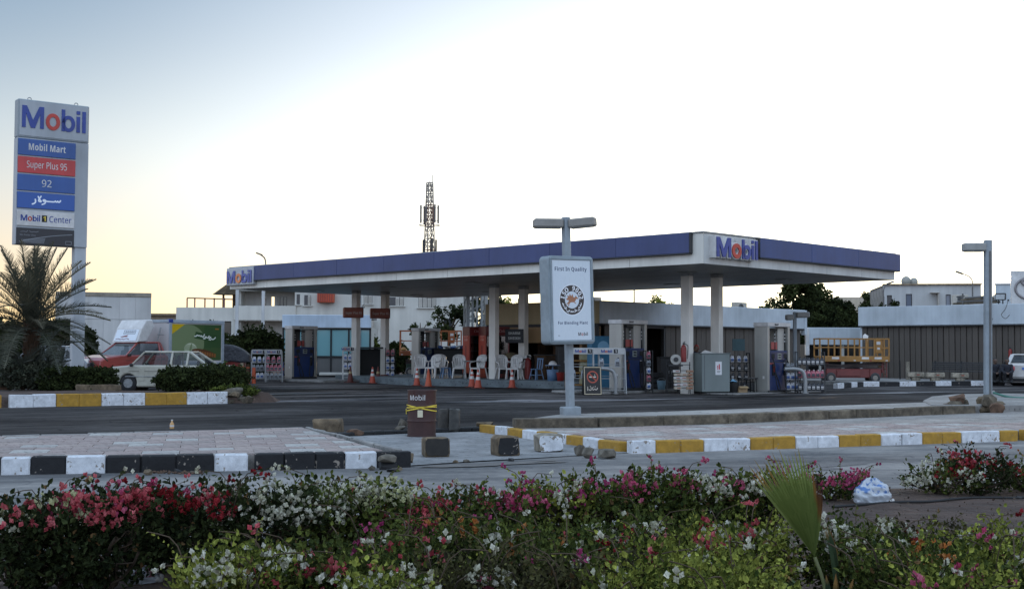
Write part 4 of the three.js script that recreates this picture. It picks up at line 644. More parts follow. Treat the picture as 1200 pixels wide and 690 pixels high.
oilRack('tall dark oil rack at the right end of the forecourt', at(949.5, 45.4, 0), 0.0, { w: 0.95, h: 1.5, lean: 0.1, header: false, mat: mats.charcoal, rows: [['dark', 6, 'dark oil jug on the bottom shelf of the rightmost oil rack'], ['pink', 6, 'pink oil bottle on the middle shelf of the rightmost oil rack'], ['dark', 6, 'dark oil bottle on the upper shelf of the rightmost oil rack']], scale: 1.3 });
oilRack('narrow oil rack squeezed between the near fuel pump and the tall dark rack', at(928, 45.9, 0), 0.0, { w: 0.5, h: 1.2, lean: 0.05, header: false, mat: mats.charcoal, rows: [['white', 3, 'white jug low on the narrow rack beside the near pump'], ['white', 3, 'white jug mid-height on the narrow rack beside the near pump'], ['grey', 3, 'grey bottle on top of the narrow rack beside the near pump']] });
oilRack('dark oil rack with scattered cans right of the grey cabinet', at(865.5, 46.3, 0.03), 0.1, { w: 0.75, h: 1.42, lean: 0.1, header: false, mat: mats.black, rows: [['dark', 2, 'dark can on the bottom shelf of the rack by the grey cabinet'], ['dark', 3, 'dark can on the second shelf of the rack by the grey cabinet'], ['dark', 3, 'dark can on the third shelf of the rack by the grey cabinet'], ['white', 3, 'pale can on the top shelf of the rack by the grey cabinet']], scale: 0.95 });
oilRack('slim dark oil rack by the far right column', at(457.5, 60, 0.1), 0.1, { w: 0.45, h: 1.5, lean: 0.1, header: false, mat: mats.black, rows: [['white', 2, 'white oil can low on the slim rack by the far column'], ['white', 2, 'white oil can on the second shelf of the slim rack by the far column'], ['white', 2, 'white oil can on the third shelf of the slim rack by the far column'], ['pink', 2, 'reddish oil can on top of the slim rack by the far column']] });
oilRack('small white leaflet rack left of the far column', at(407.5, 59.5, 0.1), 0.2, { w: 0.42, h: 1.5, lean: 0.2, header: true, mat: mats.whiteL, rows: [[null], ['white', 2, 'white bottle low on the leaflet rack by the far column'], ['white', 2, 'white bottle high on the leaflet rack by the far column']] });
// boxes of filters on the stand by the near column
{
  const pos = at(795, 44.3, 0.03), k = thing('filter_stand', 'black stand of filter boxes leaning on the near column', 'stand', pos, 0.0);
  const b = new MB(); for (const x of [-0.4, 0, 0.4]) b.bar([x, 0, 0.15], [x, 1.1, 0], 0.016, 6).bar([x, 0, -0.2], [x, 1.1, 0], 0.016, 6); for (let i = 0; i < 5; i++) b.bar([-0.42, 0.2 + i * 0.2, 0.14 - i * 0.02], [0.42, 0.2 + i * 0.2, 0.14 - i * 0.02], 0.012, 6); b.build('frame', mats.black, k);
  const r = rng(31), boxG = clean(chamfer(0.24, 0.09, 0.16, 0.008)), bm = [M(0.6, 0.55, 0.45, { tex: 'grime' }), M(0.7, 0.7, 0.7, { tex: 'grime' }), M(0.42, 0.3, 0.2, { tex: 'grime' })];
  let proto; for (let i = 0; i < 6; i++) for (let j = 0; j < 3; j++) { if (r() < 0.12) continue; const p2 = [pos[0] - 0.06 + j * 0.27 * 0.8 + rr(-0.02, 0.02, r), pos[1] + 0.2 + i * 0.115, pos[2] + 0.2 - i * 0.02]; const m = mesh('filter_box', boxG, bm[j === 2 ? 2 : i % 2]); m.position.set(...p2); m.rotation.y = rr(-0.1, 0.1, r); tag(m, ['bottom', 'second', 'third', 'fourth', 'fifth', 'top'][i] + ' carton in the ' + ['left', 'middle', 'right'][j] + ' stack on the filter stand by the near column', 'box', 'cartons on the filter stand'); new MB().box(0.12, 0.03, 0.003, 0.03, 0, 0.081).build('print', mats.orangeBox, m); }
  const reel = thing('hose_reel', 'white round reel on top of the filter stand by the near column', 'reel', [pos[0] - 0.1, pos[1] + 1.06, pos[2] + 0.1], 0.1); new MB().cyl(0.18, 0.18, 0.1, 0, 0.12, 0, 22, Math.PI / 2).build('drum', M(0.55, 0.55, 0.52, { tex: 'grime' }), reel); new MB().cyl(0.085, 0.085, 0.03, 0, 0.12, 0.06, 14, Math.PI / 2).build('hub', mats.charcoal, reel); new MB().cbox(0.5, 0.06, 0.14, 0, -0.08, 0, 0.01).build('foot', mats.charcoal, reel);
}
function extinguisher(label, pos, turn, s = 1) {
  const e = thing('fire_extinguisher', label, 'fire extinguisher', pos, turn); e.scale.setScalar(s);
  new MB().lathe([[0, 0], [0.08, 0], [0.085, 0.02], [0.085, 0.42], [0.06, 0.5], [0.025, 0.53], [0, 0.53]], 16).build('cylinder', mats.red, e); new MB().cbox(0.05, 0.05, 0.12, 0, 0.56, 0.02, 0.01).bar([0, 0.6, 0], [0, 0.62, 0.13], 0.01, 5).build('valve', mats.black, e); new MB().tube([[0, 0.56, 0.06], [0.1, 0.5, 0.07], [0.11, 0.3, 0.05], [0.1, 0.1, 0.03]], 0.012, 14, 5).build('hose', mats.black, e); return e;
}
{ const p = at(801.5, 44.5); extinguisher('red fire extinguisher hung on the near column above the filter cartons', [p[0], 1.12, p[2] + 0.0], 0.2, 1.15); }
{ const p = at(1184.5, 60.4); extinguisher('red fire extinguisher hung on the grey workshop wall', [p[0], 1.15, p[2]], -0.7, 1.0); }
{ const p = at(619, 53.6); const e = extinguisher('tall red fire extinguisher standing on the terrace beside the white chairs', [p[0], 0.3, p[2]], 0.2, 1.7); }
// grey cabinet with a pictogram, and what lies on it
{
  const p = at(832.5, 45, 0.05), c = thing('steel_cabinet', 'grey steel cabinet with a fire extinguisher pictogram in front of the near columns', 'cabinet', p, TH - 0.45);
  new MB().cbox(1.1, 1.32, 0.85, 0, 0.7, 0, 0.012).build('body', mats.cabinet, c); new MB().cbox(1.14, 0.03, 0.89, 0, 1.375, 0, 0.006).build('lid', mats.cabinet, c); new MB().box(1.0, 0.06, 0.75, 0, 0.02, 0).build('feet', mats.black, c); new MB().box(0.012, 1.2, 0.004, -0.45, 0.72, 0.426).build('door_seam', mats.charcoal, c);
  const t = canvasTex(96, 160, (x, w, h) => { x.fillStyle = '#d6d6d6'; x.fillRect(0, 0, w, h); x.fillStyle = '#b5152b'; x.fillRect(50, 36, 18, 60); x.fillRect(54, 26, 10, 10); x.fillRect(26, 46, 14, 14); x.fillRect(22, 64, 22, 10); x.fillRect(28, 78, 12, 18); x.fillStyle = '#888'; x.fillRect(22, 112, 54, 8); x.fillRect(22, 126, 46, 8); });
  plate('pictogram', 0.25, 0.46, 0, printed(t), c, 0.1, 0.86, 0.428);
  const rag = mesh('plastic_sheet', clean(new ConvexGeometry([V(-0.2, 0, -0.1), V(0.22, 0, -0.12), V(0.25, 0, 0.1), V(-0.2, 0, 0.12), V(-0.05, 0.1, 0), V(0.1, 0.07, 0.03)])), mats.plasticW); const q = at(828, 45); rag.position.set(q[0], 1.44, q[2]); tag(rag, 'crumpled white plastic sheet on top of the grey cabinet', 'plastic sheet');
}
{ const p = at(859, 45.2, 0.03), b = thing('bucket', 'dark bucket with a pale blue cloth on the ground by the black rack', 'bucket', p, 0); new MB().lathe([[0, 0], [0.16, 0], [0.2, 0.38], [0.185, 0.38], [0.15, 0.03], [0, 0.03]], 16).build('pail', mats.black, b); new MB().tube([[-0.19, 0.37, 0], [-0.1, 0.48, 0], [0.1, 0.48, 0], [0.19, 0.37, 0]], 0.008, 10, 5).build('handle', mats.steel, b); new MB().add(new ConvexGeometry([V(-0.15, 0.36, -0.1), V(0.12, 0.36, -0.1), V(0.14, 0.4, 0.1), V(-0.1, 0.42, 0.12), V(0, 0.5, 0)])).build('cloth', M(0.2, 0.42, 0.6), b); }
{ const p = at(876, 45.5, 0.03), b = thing('work_stool', 'low black metal stool with scattered tools beside the near fuel pump', 'stool', p, 0.2), f = new MB(); for (const [x, z] of [[-0.3, -0.15], [0.3, -0.15], [-0.3, 0.15], [0.3, 0.15]]) f.bar([x, 0, z], [x * 0.9, 0.5, z], 0.015, 6); f.build('leg', mats.black, b); new MB().cbox(0.66, 0.04, 0.36, 0, 0.52, 0, 0.01).build('seat', mats.charcoal, b); }
{ const p = at(869, 45.3, 0.03), b = thing('carton', 'open tan carton low beside the work stool', 'carton', p, 0.3); new MB().box(0.34, 0.2, 0.02, 0, 0.1, 0.12).box(0.34, 0.2, 0.02, 0, 0.1, -0.12).box(0.02, 0.2, 0.24, 0.17, 0.1, 0).box(0.02, 0.2, 0.24, -0.17, 0.1, 0).box(0.34, 0.02, 0.24, 0, 0.01, 0).build('box', M(0.4, 0.28, 0.15, { tex: 'grime' }), b); new MB().box(0.34, 0.01, 0.12, 0, 0.21, 0.19, 0.5).build('flap', M(0.42, 0.3, 0.16), b); }
{ const p = at(866, 48.5, 1.45); const b = thing('hanging_plate', 'teal notice plate fixed on the shop front behind the cabinet', 'notice', [p[0], 1.75, p[2]], TH); new MB().cbox(0.8, 0.45, 0.03, 0, 0, 0, 0.006).build('plate', M(0.04, 0.14, 0.18, { tex: 'grime' }), b); new MB().bar([0, -1.75, 0], [0, -0.2, -0.02], 0.025, 8).build('post', mats.postDark, b); }
// ---------------------------------------------------------------- chairs, stools, cones, table
function bendBack(g, k, y0, lean) { const p = g.attributes.position; for (let i = 0; i < p.count; i++) { const x = p.getX(i), y = p.getY(i); p.setZ(i, p.getZ(i) + k * x * x - lean * (y - y0)); } g.computeVertexNormals(); return g; }
function makeChair(label, pos, turn, group, mat = mats.plasticW, name = 'plastic_chair') {
  const c = thing(name, label, 'chair', pos, turn, group);
  const seat = clean(chamfer(0.44, 0.03, 0.42, 0.012)); seat.translate(0, 0.42, 0.02); mesh('seat', seat, mat, c); new MB().cbox(0.45, 0.05, 0.025, 0, 0.4, 0.225, 0.008).build('seat_lip', mat, c);
  const s = new THREE.Shape(); s.moveTo(-0.19, 0.43); s.lineTo(-0.245, 0.72); s.quadraticCurveTo(-0.22, 0.9, 0, 0.92); s.quadraticCurveTo(0.22, 0.9, 0.245, 0.72); s.lineTo(0.19, 0.43); s.lineTo(-0.19, 0.43);
  for (let i = -2; i <= 2; i++) { const h = new THREE.Path(), x = i * 0.066; h.moveTo(x * 0.85 - 0.008, 0.5); h.lineTo(x * 1.1 - 0.01, 0.8); h.lineTo(x * 1.1 + 0.01, 0.8); h.lineTo(x * 0.85 + 0.008, 0.5); s.holes.push(h); }
  let bg = new THREE.ExtrudeGeometry(s, { depth: 0.02, bevelEnabled: false, curveSegments: 8 }); bg = bendBack(bg, 1.6, 0.43, 0.22); bg.translate(0, 0, -0.2); mesh('backrest', clean(bg), mat, c);
  const wide = [[-0.245, 0.68, -0.17], [-0.22, 0.85, -0.23], [-0.1, 0.925, -0.29], [0.1, 0.925, -0.29], [0.22, 0.85, -0.23], [0.245, 0.68, -0.17]]; new MB().tube(wide, 0.02, 22, 6).build('back_rim', mat, c);
  for (const q of [-1, 1]) {
    new MB().tube([[q * 0.245, 0.7, -0.17], [q * 0.275, 0.66, -0.03], [q * 0.27, 0.64, 0.15], [q * 0.255, 0.58, 0.215], [q * 0.24, 0.42, 0.22]], 0.022, 18, 6).build('armrest', mat, c);
    new MB().sbar([q * 0.225, 0.43, 0.2], [q * 0.265, 0, 0.25], 0.05, 0.035).build('leg', mat, c); new MB().sbar([q * 0.2, 0.43, -0.17], [q * 0.255, 0, -0.27], 0.05, 0.035).build('leg', mat, c);
  }
  return c;
}
const cG = 'white plastic chairs on the terrace', ch = [[494, 54.0, 0.25, 'white plastic chair at the left end of the terrace, just right of the fuel pump'], [508, 53.4, -0.6, 'white plastic chair turned sideways, second from the left on the terrace'], [517, 55.4, 0.2, 'white plastic chair standing behind the sideways one, third from the left'], [538.5, 53.2, 0.05, 'white plastic chair standing alone in front of the red fridge side'], [561, 52.6, -0.7, 'white plastic chair turned sideways left of the middle column, with blue showing through'], [570.5, 54.6, -0.5, 'white plastic chair half hidden by the middle column'], [590, 52.0, 0.35, 'white plastic chair directly right of the middle column'], [603.5, 51.4, -0.45, 'white plastic chair facing sideways, nearest the road on the right of the middle column'], [613, 52.3, -1.0, 'white plastic chair at the right end of the chair row, seen from the side']];
let chair0; ch.forEach(([b, d, t, l], i) => { const p = at(b, d + 1.6, 0.3); if (!i) chair0 = makeChair(l, p, t, cG); else copy(chair0, p, t, l, cG); });
chair0.scale.setScalar(1.02); scene.traverse((o) => { if (/^plastic_chair/.test(o.name) && o.parent === scene) o.scale.setScalar(1.08); });
function makeStool(label, pos, turn, back) {
  const c = thing(back ? 'blue_chair' : 'blue_stool', label, back ? 'chair' : 'stool', pos, turn); const m = mats.plasticB;
  new MB().cbox(0.36, 0.04, 0.36, 0, 0.44, 0, 0.015).build('seat', m, c);
  for (const q of [-1, 1]) for (const z of [-1, 1]) new MB().sbar([q * 0.14, 0.43, z * 0.14], [q * 0.21, 0, z * 0.22], 0.05, 0.04).build('leg', m, c);
  new MB().sbar([-0.19, 0.2, 0.18], [0.19, 0.2, 0.18], 0.03).sbar([-0.19, 0.2, -0.18], [0.19, 0.2, -0.18], 0.03).build('stretcher', m, c);
  if (back) { for (const x of [-0.15, 0, 0.15]) new MB().cbox(0.07, 0.42, 0.025, x, 0.66, -0.19, 0.01, -0.12).build('back_slat', m, c); new MB().cbox(0.4, 0.07, 0.03, 0, 0.86, -0.215, 0.012).build('back_rail', m, c); }
  return c;
}
makeStool('blue plastic stool between the white chairs and the red fridge', at(523, 54.8, 0.3), 0.3, false);
makeStool('blue plastic chair at the right end of the terrace, behind the roadside sign', at(629, 52.4, 0.3), -0.9, true);
{ const p = at(553, 54.6, 0.3), t = thing('cafe_table', 'small grey table between the white chairs and the red fridge', 'table', p, 0.1); new MB().cbox(0.75, 0.04, 0.6, 0, 0.74, 0, 0.01).build('tabletop', mats.steel, t); for (const q of [-1, 1]) for (const z of [-1, 1]) new MB().bar([q * 0.3, 0.72, z * 0.23], [q * 0.33, 0, z * 0.26], 0.018, 6).build('leg', mats.steel, t); }
{ const p = at(602, 54.4, 0.3), t = thing('cafe_table', 'dark table with a tan cover behind the chairs right of the middle column', 'table', p, 0.1); new MB().cbox(1.0, 0.05, 0.7, 0, 0.84, 0, 0.01).build('tabletop', mats.wood, t); for (const q of [-1, 1]) for (const z of [-1, 1]) new MB().bar([q * 0.4, 0.82, z * 0.28], [q * 0.42, 0, z * 0.3], 0.02, 6).build('leg', mats.wood, t); const q = thing('straw_hat_lamp', 'tan dome cover lying on the dark table', 'cover', [p[0] - 0.1, 1.14, p[2]], 0); new MB().lathe([[0.42, 0], [0.4, 0.08], [0.28, 0.22], [0.1, 0.28], [0, 0.285]], 20).build('dome', M(0.34, 0.29, 0.2, { tex: 'stone' }), q); new MB().add(new THREE.TorusGeometry(0.42, 0.015, 5, 24), mtx(0, 0.01, 0, Math.PI / 2)).build('rim', mats.wood, q); }
{ const p = at(648, 50.8, 0.3), t = thing('water_jug', 'blue drinks tub with a white lid at the right end of the terrace', 'tub', p, 0); new MB().lathe([[0, 0], [0.2, 0], [0.24, 0.45], [0, 0.45]], 16).build('tub', mats.plasticB, t); new MB().cyl(0.3, 0.3, 0.03, 0, 0.62, 0, 16).bar([0, 0.45, 0], [0, 0.61, 0], 0.03).build('tray', mats.plasticB, t); new MB().add(new THREE.SphereGeometry(0.17, 14, 8, 0, 6.2832, 0, 1.6), mtx(0, 0.63, 0)).build('lid', mats.plasticW, t); }
{ const p = at(657, 50.6, 0.3), t = thing('planter', 'small red pot beside the blue drinks tub', 'pot', p, 0); new MB().lathe([[0, 0], [0.12, 0], [0.17, 0.34], [0.15, 0.34], [0.12, 0.05], [0, 0.05]], 14).build('pot', mats.red, t); new MB().add(new THREE.TorusGeometry(0.165, 0.018, 6, 18), mtx(0, 0.33, 0, Math.PI / 2)).build('rim', mats.red, t); }
function makeCone(label, pos, group, { body = mats.cone, bands = 2, h = 0.75, name = 'traffic_cone' } = {}) {
  const c = thing(name, label, 'traffic cone', pos, rr(0, 1.5), group), R = (y) => 0.15 * (1 - y / (h * 1.18));
  new MB().cbox(0.42, 0.04, 0.42, 0, 0.02, 0, 0.012).build('base', mats.coneDark, c); new MB().lathe([[0.165, 0.035], [R(0.06), 0.07], [R(h - 0.02), h - 0.02], [R(h) * 0.6, h], [0, h]], 20).build('cone', body, c);
  const bb = bands === 2 ? [[0.34, 0.46], [0.54, 0.64]] : bands === 1 ? [[0.42, 0.52]] : [];
  for (const [a, b] of bb) new MB().lathe([[R(a) + 0.003, a], [R(b) + 0.003, b]], 20).build('reflective_band', bands === 1 ? M(0.5, 0.4, 0.2, { tex: 'grime' }) : mats.reflect, c);
  return c;
}
const gC = 'traffic cones along the forecourt';
makeCone('dull dark red traffic cone with one faded band by the far left column', at(411, 58.3, 0), gC, { body: mats.coneDark, bands: 1 });
const cone0 = makeCone('orange traffic cone with two white bands between the two far columns', at(437, 57, 0), gC);
makeCone('dull dark red traffic cone tucked behind the orange one between the far columns', at(443.5, 58.4, 0), gC, { body: mats.coneDark, bands: 1 });
copy(cone0, at(489, 53.6, 0), 0.2, 'orange and white traffic cone at the left corner of the terrace', gC);
makeCone('plain orange traffic cone without white bands by the terrace corner', at(502.5, 52.2, 0), gC, { body: mats.orange, bands: 0 });
copy(cone0, at(553.5, 51.9, 0), 0.9, 'left traffic cone of the pair in front of the terrace', gC);
copy(cone0, at(560.7, 50.4, 0), 0.4, 'right traffic cone of the pair in front of the terrace', gC);
copy(cone0, at(600.5, 50.9, 0), 0.1, 'lone traffic cone in front of the chairs right of the middle column', gC);

// ---------------------------------------------------------------- fridges, lifts, other station things
function fridge(label, pos, turn, mirrored) {
  const f = thing('drinks_fridge', label, 'fridge', pos, turn, 'red drinks fridges'), W = 1.15, H = 2.25, Dp = 0.75;
  new MB().cbox(0.06, H, Dp, -W / 2 + 0.03, H / 2, 0, 0.012).build('side_panel', mats.orange, f); new MB().cbox(0.06, H, Dp, W / 2 - 0.03, H / 2, 0, 0.012).build('side_panel', mats.red, f);
  new MB().box(W - 0.1, H, 0.05, 0, H / 2, -Dp / 2 + 0.03).box(W - 0.1, 0.05, Dp, 0, 0.2, 0).box(W - 0.1, 0.05, Dp, 0, H - 0.4, 0).build('liner', mats.black, f);
  const hd = new MB().cbox(W + 0.02, 0.4, Dp + 0.04, 0, H - 0.2, 0.01, 0.015).build('header', M(0.2, 0.018, 0.016, { tex: 'grime', roughness: 0.4 }), f);
  const t = canvasTex(256, 80, (c, w, h) => { c.fillStyle = '#6d1714'; c.fillRect(0, 0, w, h); c.fillStyle = '#c0a8a4'; c.font = 'italic 44px serif'; c.textAlign = 'center'; c.fillText('Coca-Cola', w / 2, 54); }); plate('lettering', 0.95, 0.3, 0, printed(t), hd, 0, H - 0.2, Dp / 2 + 0.032);
  new MB().cbox(W, 0.2, Dp, 0, 0.1, 0, 0.01).build('plinth', mats.red, f);
  for (const x of [-0.55, 0, 0.55]) new MB().cbox(0.05, H - 0.6, 0.04, x, 0.2 + (H - 0.6) / 2, Dp / 2, 0.008).build('door_frame', x ? mats.red : M(0.24, 0.34, 0.12, { roughness: 0.4 }), f);
  for (const x of [-0.275, 0.275]) new MB().box(0.5, H - 0.62, 0.008, x, 0.2 + (H - 0.6) / 2, Dp / 2 - 0.01).build('glass_door', mats.glassDark, f);
  const r = rng(6), bl = [[], []]; for (let i = 0; i < 4; i++) { new MB().box(W - 0.14, 0.02, Dp - 0.15, 0, 0.4 + i * 0.38, 0).build('shelf', mats.steel, f); for (let j = 0; j < 10; j++) { const g = new THREE.CylinderGeometry(0.035, 0.04, 0.2, 7); clean(g); g.translate(-0.47 + j * 0.104, 0.51 + i * 0.38, 0.2); bl[r() < 0.5 ? 0 : 1].push(g); } }
  bl.forEach((g, i) => { const m = mesh('stocked_bottles', mergeGeometries(g), [bottleMats.dark, M(0.1, 0.06, 0.03, { roughness: 0.3 })][i], f); m.userData.kind = 'stuff'; });
  const sc = canvasTex(96, 256, (c, w, h) => { c.fillStyle = '#b5402a'; c.fillRect(0, 0, w, h); c.fillStyle = '#e2c4b8'; c.font = 'italic 26px serif'; c.textAlign = 'center'; c.fillText('Coca-', w / 2, 50); c.fillText('Cola', w / 2, 76); c.fillStyle = '#7a2014'; c.fillRect(38, 110, 20, 90); }); plate('side_print', 0.6, 1.6, 0, printed(sc), f, -W / 2 - 0.004, 1.3, 0, -Math.PI / 2);
  return f;
}
const fr0 = fridge('red drinks fridge with an orange-red side, left of its twin behind the chairs', at(560, 57.2, 0.3), 0.45);
copy(fr0, at(579, 56.4, 0.3), 0.45, 'red drinks fridge half hidden by the middle column', 'red drinks fridges');
function scissorLift(label, pos, turn, { rail, chassis, W = 3.3, deckY = 0.98, top = 2.05 }) {
  const l = thing('scissor_lift', label, 'scissor lift', pos, turn);
  new MB().cbox(W * 0.78, 0.42, 0.8, 0.0, 0.44, 0, 0.03).build('chassis', chassis, l); new MB().cbox(W * 0.34, 0.3, 0.06, -0.25, 0.46, 0.42, 0.015).cbox(0.5, 0.34, 0.06, W * 0.3, 0.46, 0.42, 0.015).build('side_box', chassis, l);
  for (const x of [-W * 0.33, W * 0.3]) for (const z of [-0.42, 0.42]) { const w = new MB().add(new THREE.TorusGeometry(0.17, 0.075, 8, 22), mtx(x, 0.24, z)).build('wheel', mats.charcoal, l); new MB().cyl(0.12, 0.12, 0.12, x, 0.24, z, 14, Math.PI / 2).build('rim', M(0.3, 0.28, 0.25, { tex: 'grime' }), w); }
  for (const z of [-0.32, 0.32]) { const b = new MB(); b.sbar([-W * 0.4, 0.66, z], [W * 0.4, 0.86, z], 0.08).sbar([-W * 0.4, 0.86, z], [W * 0.4, 0.66, z], 0.08).sbar([-W * 0.4, 0.74, z * 0.8], [W * 0.4, 0.94, z * 0.8], 0.07); b.build('scissor_arm', M(0.05, 0.03, 0.028, { tex: 'grime' }), l); }
  for (const x of [-W * 0.36, W * 0.42]) new MB().cbox(0.09, 0.5, 0.5, x, 0.72, 0, 0.02).build('mast_foot', chassis, l);
  const deck = new MB().cbox(W, 0.26, 1.1, 0, deckY + 0.13, 0, 0.02).build('deck', rail, l);
  for (let i = 0; i < 5; i++) new MB().box(0.1, 0.05, 0.004, -W / 2 + 0.15 + i * (W - 0.3) / 4, deckY + 0.06, 0.553).build('warning_label', i % 2 ? mats.red : mats.whiteL, deck);
  for (const x of [-0.9, 0.5, 1.1]) new MB().cbox(0.34, 0.1, 0.006, x * W / 3.3, deckY + 0.17, 0.553, 0.002).build('plate', mats.plasticW, deck);
  for (const z of [-0.52, 0.52]) { for (const t of [-0.5, -0.29, -0.2, 0, 0.1, 0.17, 0.29, 0.43, 0.5]) if (Math.abs(t) !== 0.1) new MB().sbar([t * (W - 0.06), deckY + 0.26, z], [t * (W - 0.06), top, z], 0.06).build('rail_post', rail, l); new MB().sbar([-W / 2, top, z], [W / 2, top, z], 0.06).build('top_rail', rail, l); new MB().sbar([-W / 2, (top + deckY + 0.26) / 2, z], [W / 2, (top + deckY + 0.26) / 2, z], 0.045).build('mid_rail', rail, l); }
  for (const x of [-W / 2 + 0.03, W / 2 - 0.03]) new MB().sbar([x, top, -0.52], [x, top, 0.52], 0.06).sbar([x, 1.6, -0.52], [x, 1.6, 0.52], 0.045).build('end_rail', rail, l);
  const cb = new MB().cbox(0.3, 0.62, 0.2, W * 0.34, top - 0.36, 0.45, 0.02).build('control_box', rail, l); new MB().box(0.18, 0.14, 0.004, W * 0.34, top - 0.2, 0.553).box(0.12, 0.1, 0.004, W * 0.34, top - 0.45, 0.553).build('notice', mats.whiteL, cb);
  const ld = new MB(); for (const z of [-0.2, 0.2]) ld.sbar([W / 2 - 0.05, 0.25, z], [W / 2 - 0.05, deckY, z], 0.05); for (let i = 0; i < 3; i++) ld.sbar([W / 2 - 0.05, 0.4 + i * 0.25, -0.2], [W / 2 - 0.05, 0.4 + i * 0.25, 0.2], 0.04); ld.build('ladder', chassis, l);
  return l;
}
scissorLift('yellow scissor lift with a dark red chassis parked in front of the low garage', at(998, 60, 0.06), 0.02, { rail: mats.yellow, chassis: mats.liftRed });
{ const p = at(1011, 60.2, 2.1); const b = thing('rag', 'pale rag hanging over the yellow lift railing', 'rag', [p[0], 2.13, p[2] + 0.5], 0); new MB().add(new ConvexGeometry([V(-0.12, 0, 0.05), V(0.12, 0, 0.05), V(0.15, 0.12, 0), V(-0.1, 0.14, 0), V(0, 0.22, -0.03), V(0.05, -0.15, 0.06)])).build('cloth', mats.plasticW, b); new MB().box(0.1, 0.14, 0.02, 0.02, -0.12, 0.06).build('corner', mats.steel, b); }
scissorLift('orange scissor lift with a dark green base behind the far pump and white chairs', at(505, 70, 0.1), 0.05, { rail: mats.liftOrange, chassis: mats.darkGreen, W: 3.4, deckY: 1.1, top: 2.45 });
{ const p = at(473, 69.2, 1.42), t = thing('hard_hat', 'yellow hard hat lying on the orange lift', 'hard hat', [p[0], 1.5, p[2]], 0); new MB().add(new THREE.SphereGeometry(0.16, 14, 8, 0, 6.2832, 0, 1.6)).build('shell', mats.yellow, t); new MB().cyl(0.2, 0.2, 0.015, 0, 0.005, 0.03, 16).build('brim', mats.yellow, t); }
{ const p = at(529, 66, 0.1), t = thing('rubbish_skip', 'dark grey open bin heaped with white bags behind the blue stool', 'bin', p, 0.1); new MB().ext([[-0.75, 0], [0.75, 0], [0.9, 1.45], [-0.9, 1.45]], 1.0, mtx(0, 0, -0.5), 0.02).build('tub', mats.charcoal, t); new MB().box(1.9, 0.08, 1.1, 0, 1.45, 0).build('rim', mats.black, t); const r = rng(9); for (let i = 0; i < 5; i++) { const m = new ConvexGeometry(Array.from({ length: 14 }, () => V(rr(-0.25, 0.25, r), rr(0, 0.22, r), rr(-0.2, 0.2, r)))); m.translate(-0.6 + i * 0.3, 1.45, 0.1); const bg = mesh('rubbish_bag', clean(m), i % 2 ? mats.plasticW : bottleMats.blue, t); } }
{ const p = at(433, 61.4, 0.12), t = thing('service_counter', 'grey boxed counter with a black opening between the far columns', 'counter', p, 0.12); new MB().cbox(0.12, 1.45, 0.7, -0.75, 0.73, 0, 0.015).cbox(0.12, 1.45, 0.7, 0.75, 0.73, 0, 0.015).build('side', mats.steel, t); new MB().cbox(1.7, 0.08, 0.8, 0, 1.48, 0, 0.015).build('top', mats.charcoal, t); new MB().box(1.4, 1.42, 0.05, 0, 0.72, -0.1).build('back', mats.black, t); }
{ const p = at(451, 59.3, 0.05), t = thing('terracotta_pot', 'small terracotta pot at the foot of the far right column', 'pot', p, 0); new MB().lathe([[0, 0], [0.13, 0], [0.18, 0.3], [0.16, 0.3], [0.12, 0.04], [0, 0.04]], 14).build('pot', M(0.16, 0.06, 0.045, { tex: 'grime' }), t); new MB().add(new THREE.TorusGeometry(0.175, 0.02, 6, 18), mtx(0, 0.29, 0, Math.PI / 2)).build('rim', M(0.18, 0.07, 0.05), t); }
for (const [b, d, l] of [[413.5, 59.4, 'brown grade box sign on the far left column'], [445, 60.4, 'brown grade box sign on the far right column']]) {
  const p = at(b, d), s = thing('grade_sign', l, 'sign', [p[0], 2.98, p[2]], 0.28, 'brown grade signs on the far columns');
  new MB().cbox(0.92, 0.48, 0.34, 0, 0.25, 0, 0.04).build('box', mats.orangeBox, s); new MB().cbox(0.02, 0.46, 0.32, 0.46, 0.25, 0, 0.005).build('end_cap', mats.black, s); letters(s, 'Super Plus 95', { y: 0.18, z: 0.172, size: 0.12, width: 0.76, depth: 0.004, mat: M(0.5, 0.38, 0.33) }); new MB().box(0.3, 0.1, 0.3, 0, 0.25, -0.2).build('bracket', mats.charcoal, s);
}
{ // blue vending cabinet and yellow shelf behind the racks
  const p = at(703, 48, 0.1), v = thing('ice_cabinet', 'tall blue cabinet with a round emblem left of the middle fuel pump', 'cabinet', p, TH - 0.6); new MB().cbox(0.8, 1.95, 0.7, 0, 0.98, 0, 0.02).build('body', M(0.05, 0.22, 0.38, { tex: 'grime' }), v); new MB().cyl(0.22, 0.22, 0.01, 0.05, 1.55, 0.355, 20, Math.PI / 2).build('emblem', M(0.2, 0.4, 0.55), v); new MB().cbox(0.03, 0.5, 0.04, -0.34, 1.0, 0.36, 0.01).build('handle', mats.steel, v);
  const q = at(680, 49, 0.1), y = thing('gas_cage', 'yellow metal shelf cage with pale cartons behind the racks', 'cage', q, 0.1), b = new MB(); for (const x of [-0.5, 0.5]) for (const z of [-0.25, 0.25]) b.sbar([x, 0, z], [x, 2.0, z], 0.09); for (let i = 0; i < 5; i++) b.box(1.0, 0.05, 0.5, 0, 0.1 + i * 0.46, 0); b.build('frame', mats.yellow, y); for (let i = 0; i < 3; i++) new MB().cbox(0.42, 0.38, 0.4, 0.2, 0.32 + i * 0.46, 0.02, 0.01).build('carton', M(0.5, 0.48, 0.3, { tex: 'grime' }), y);
}
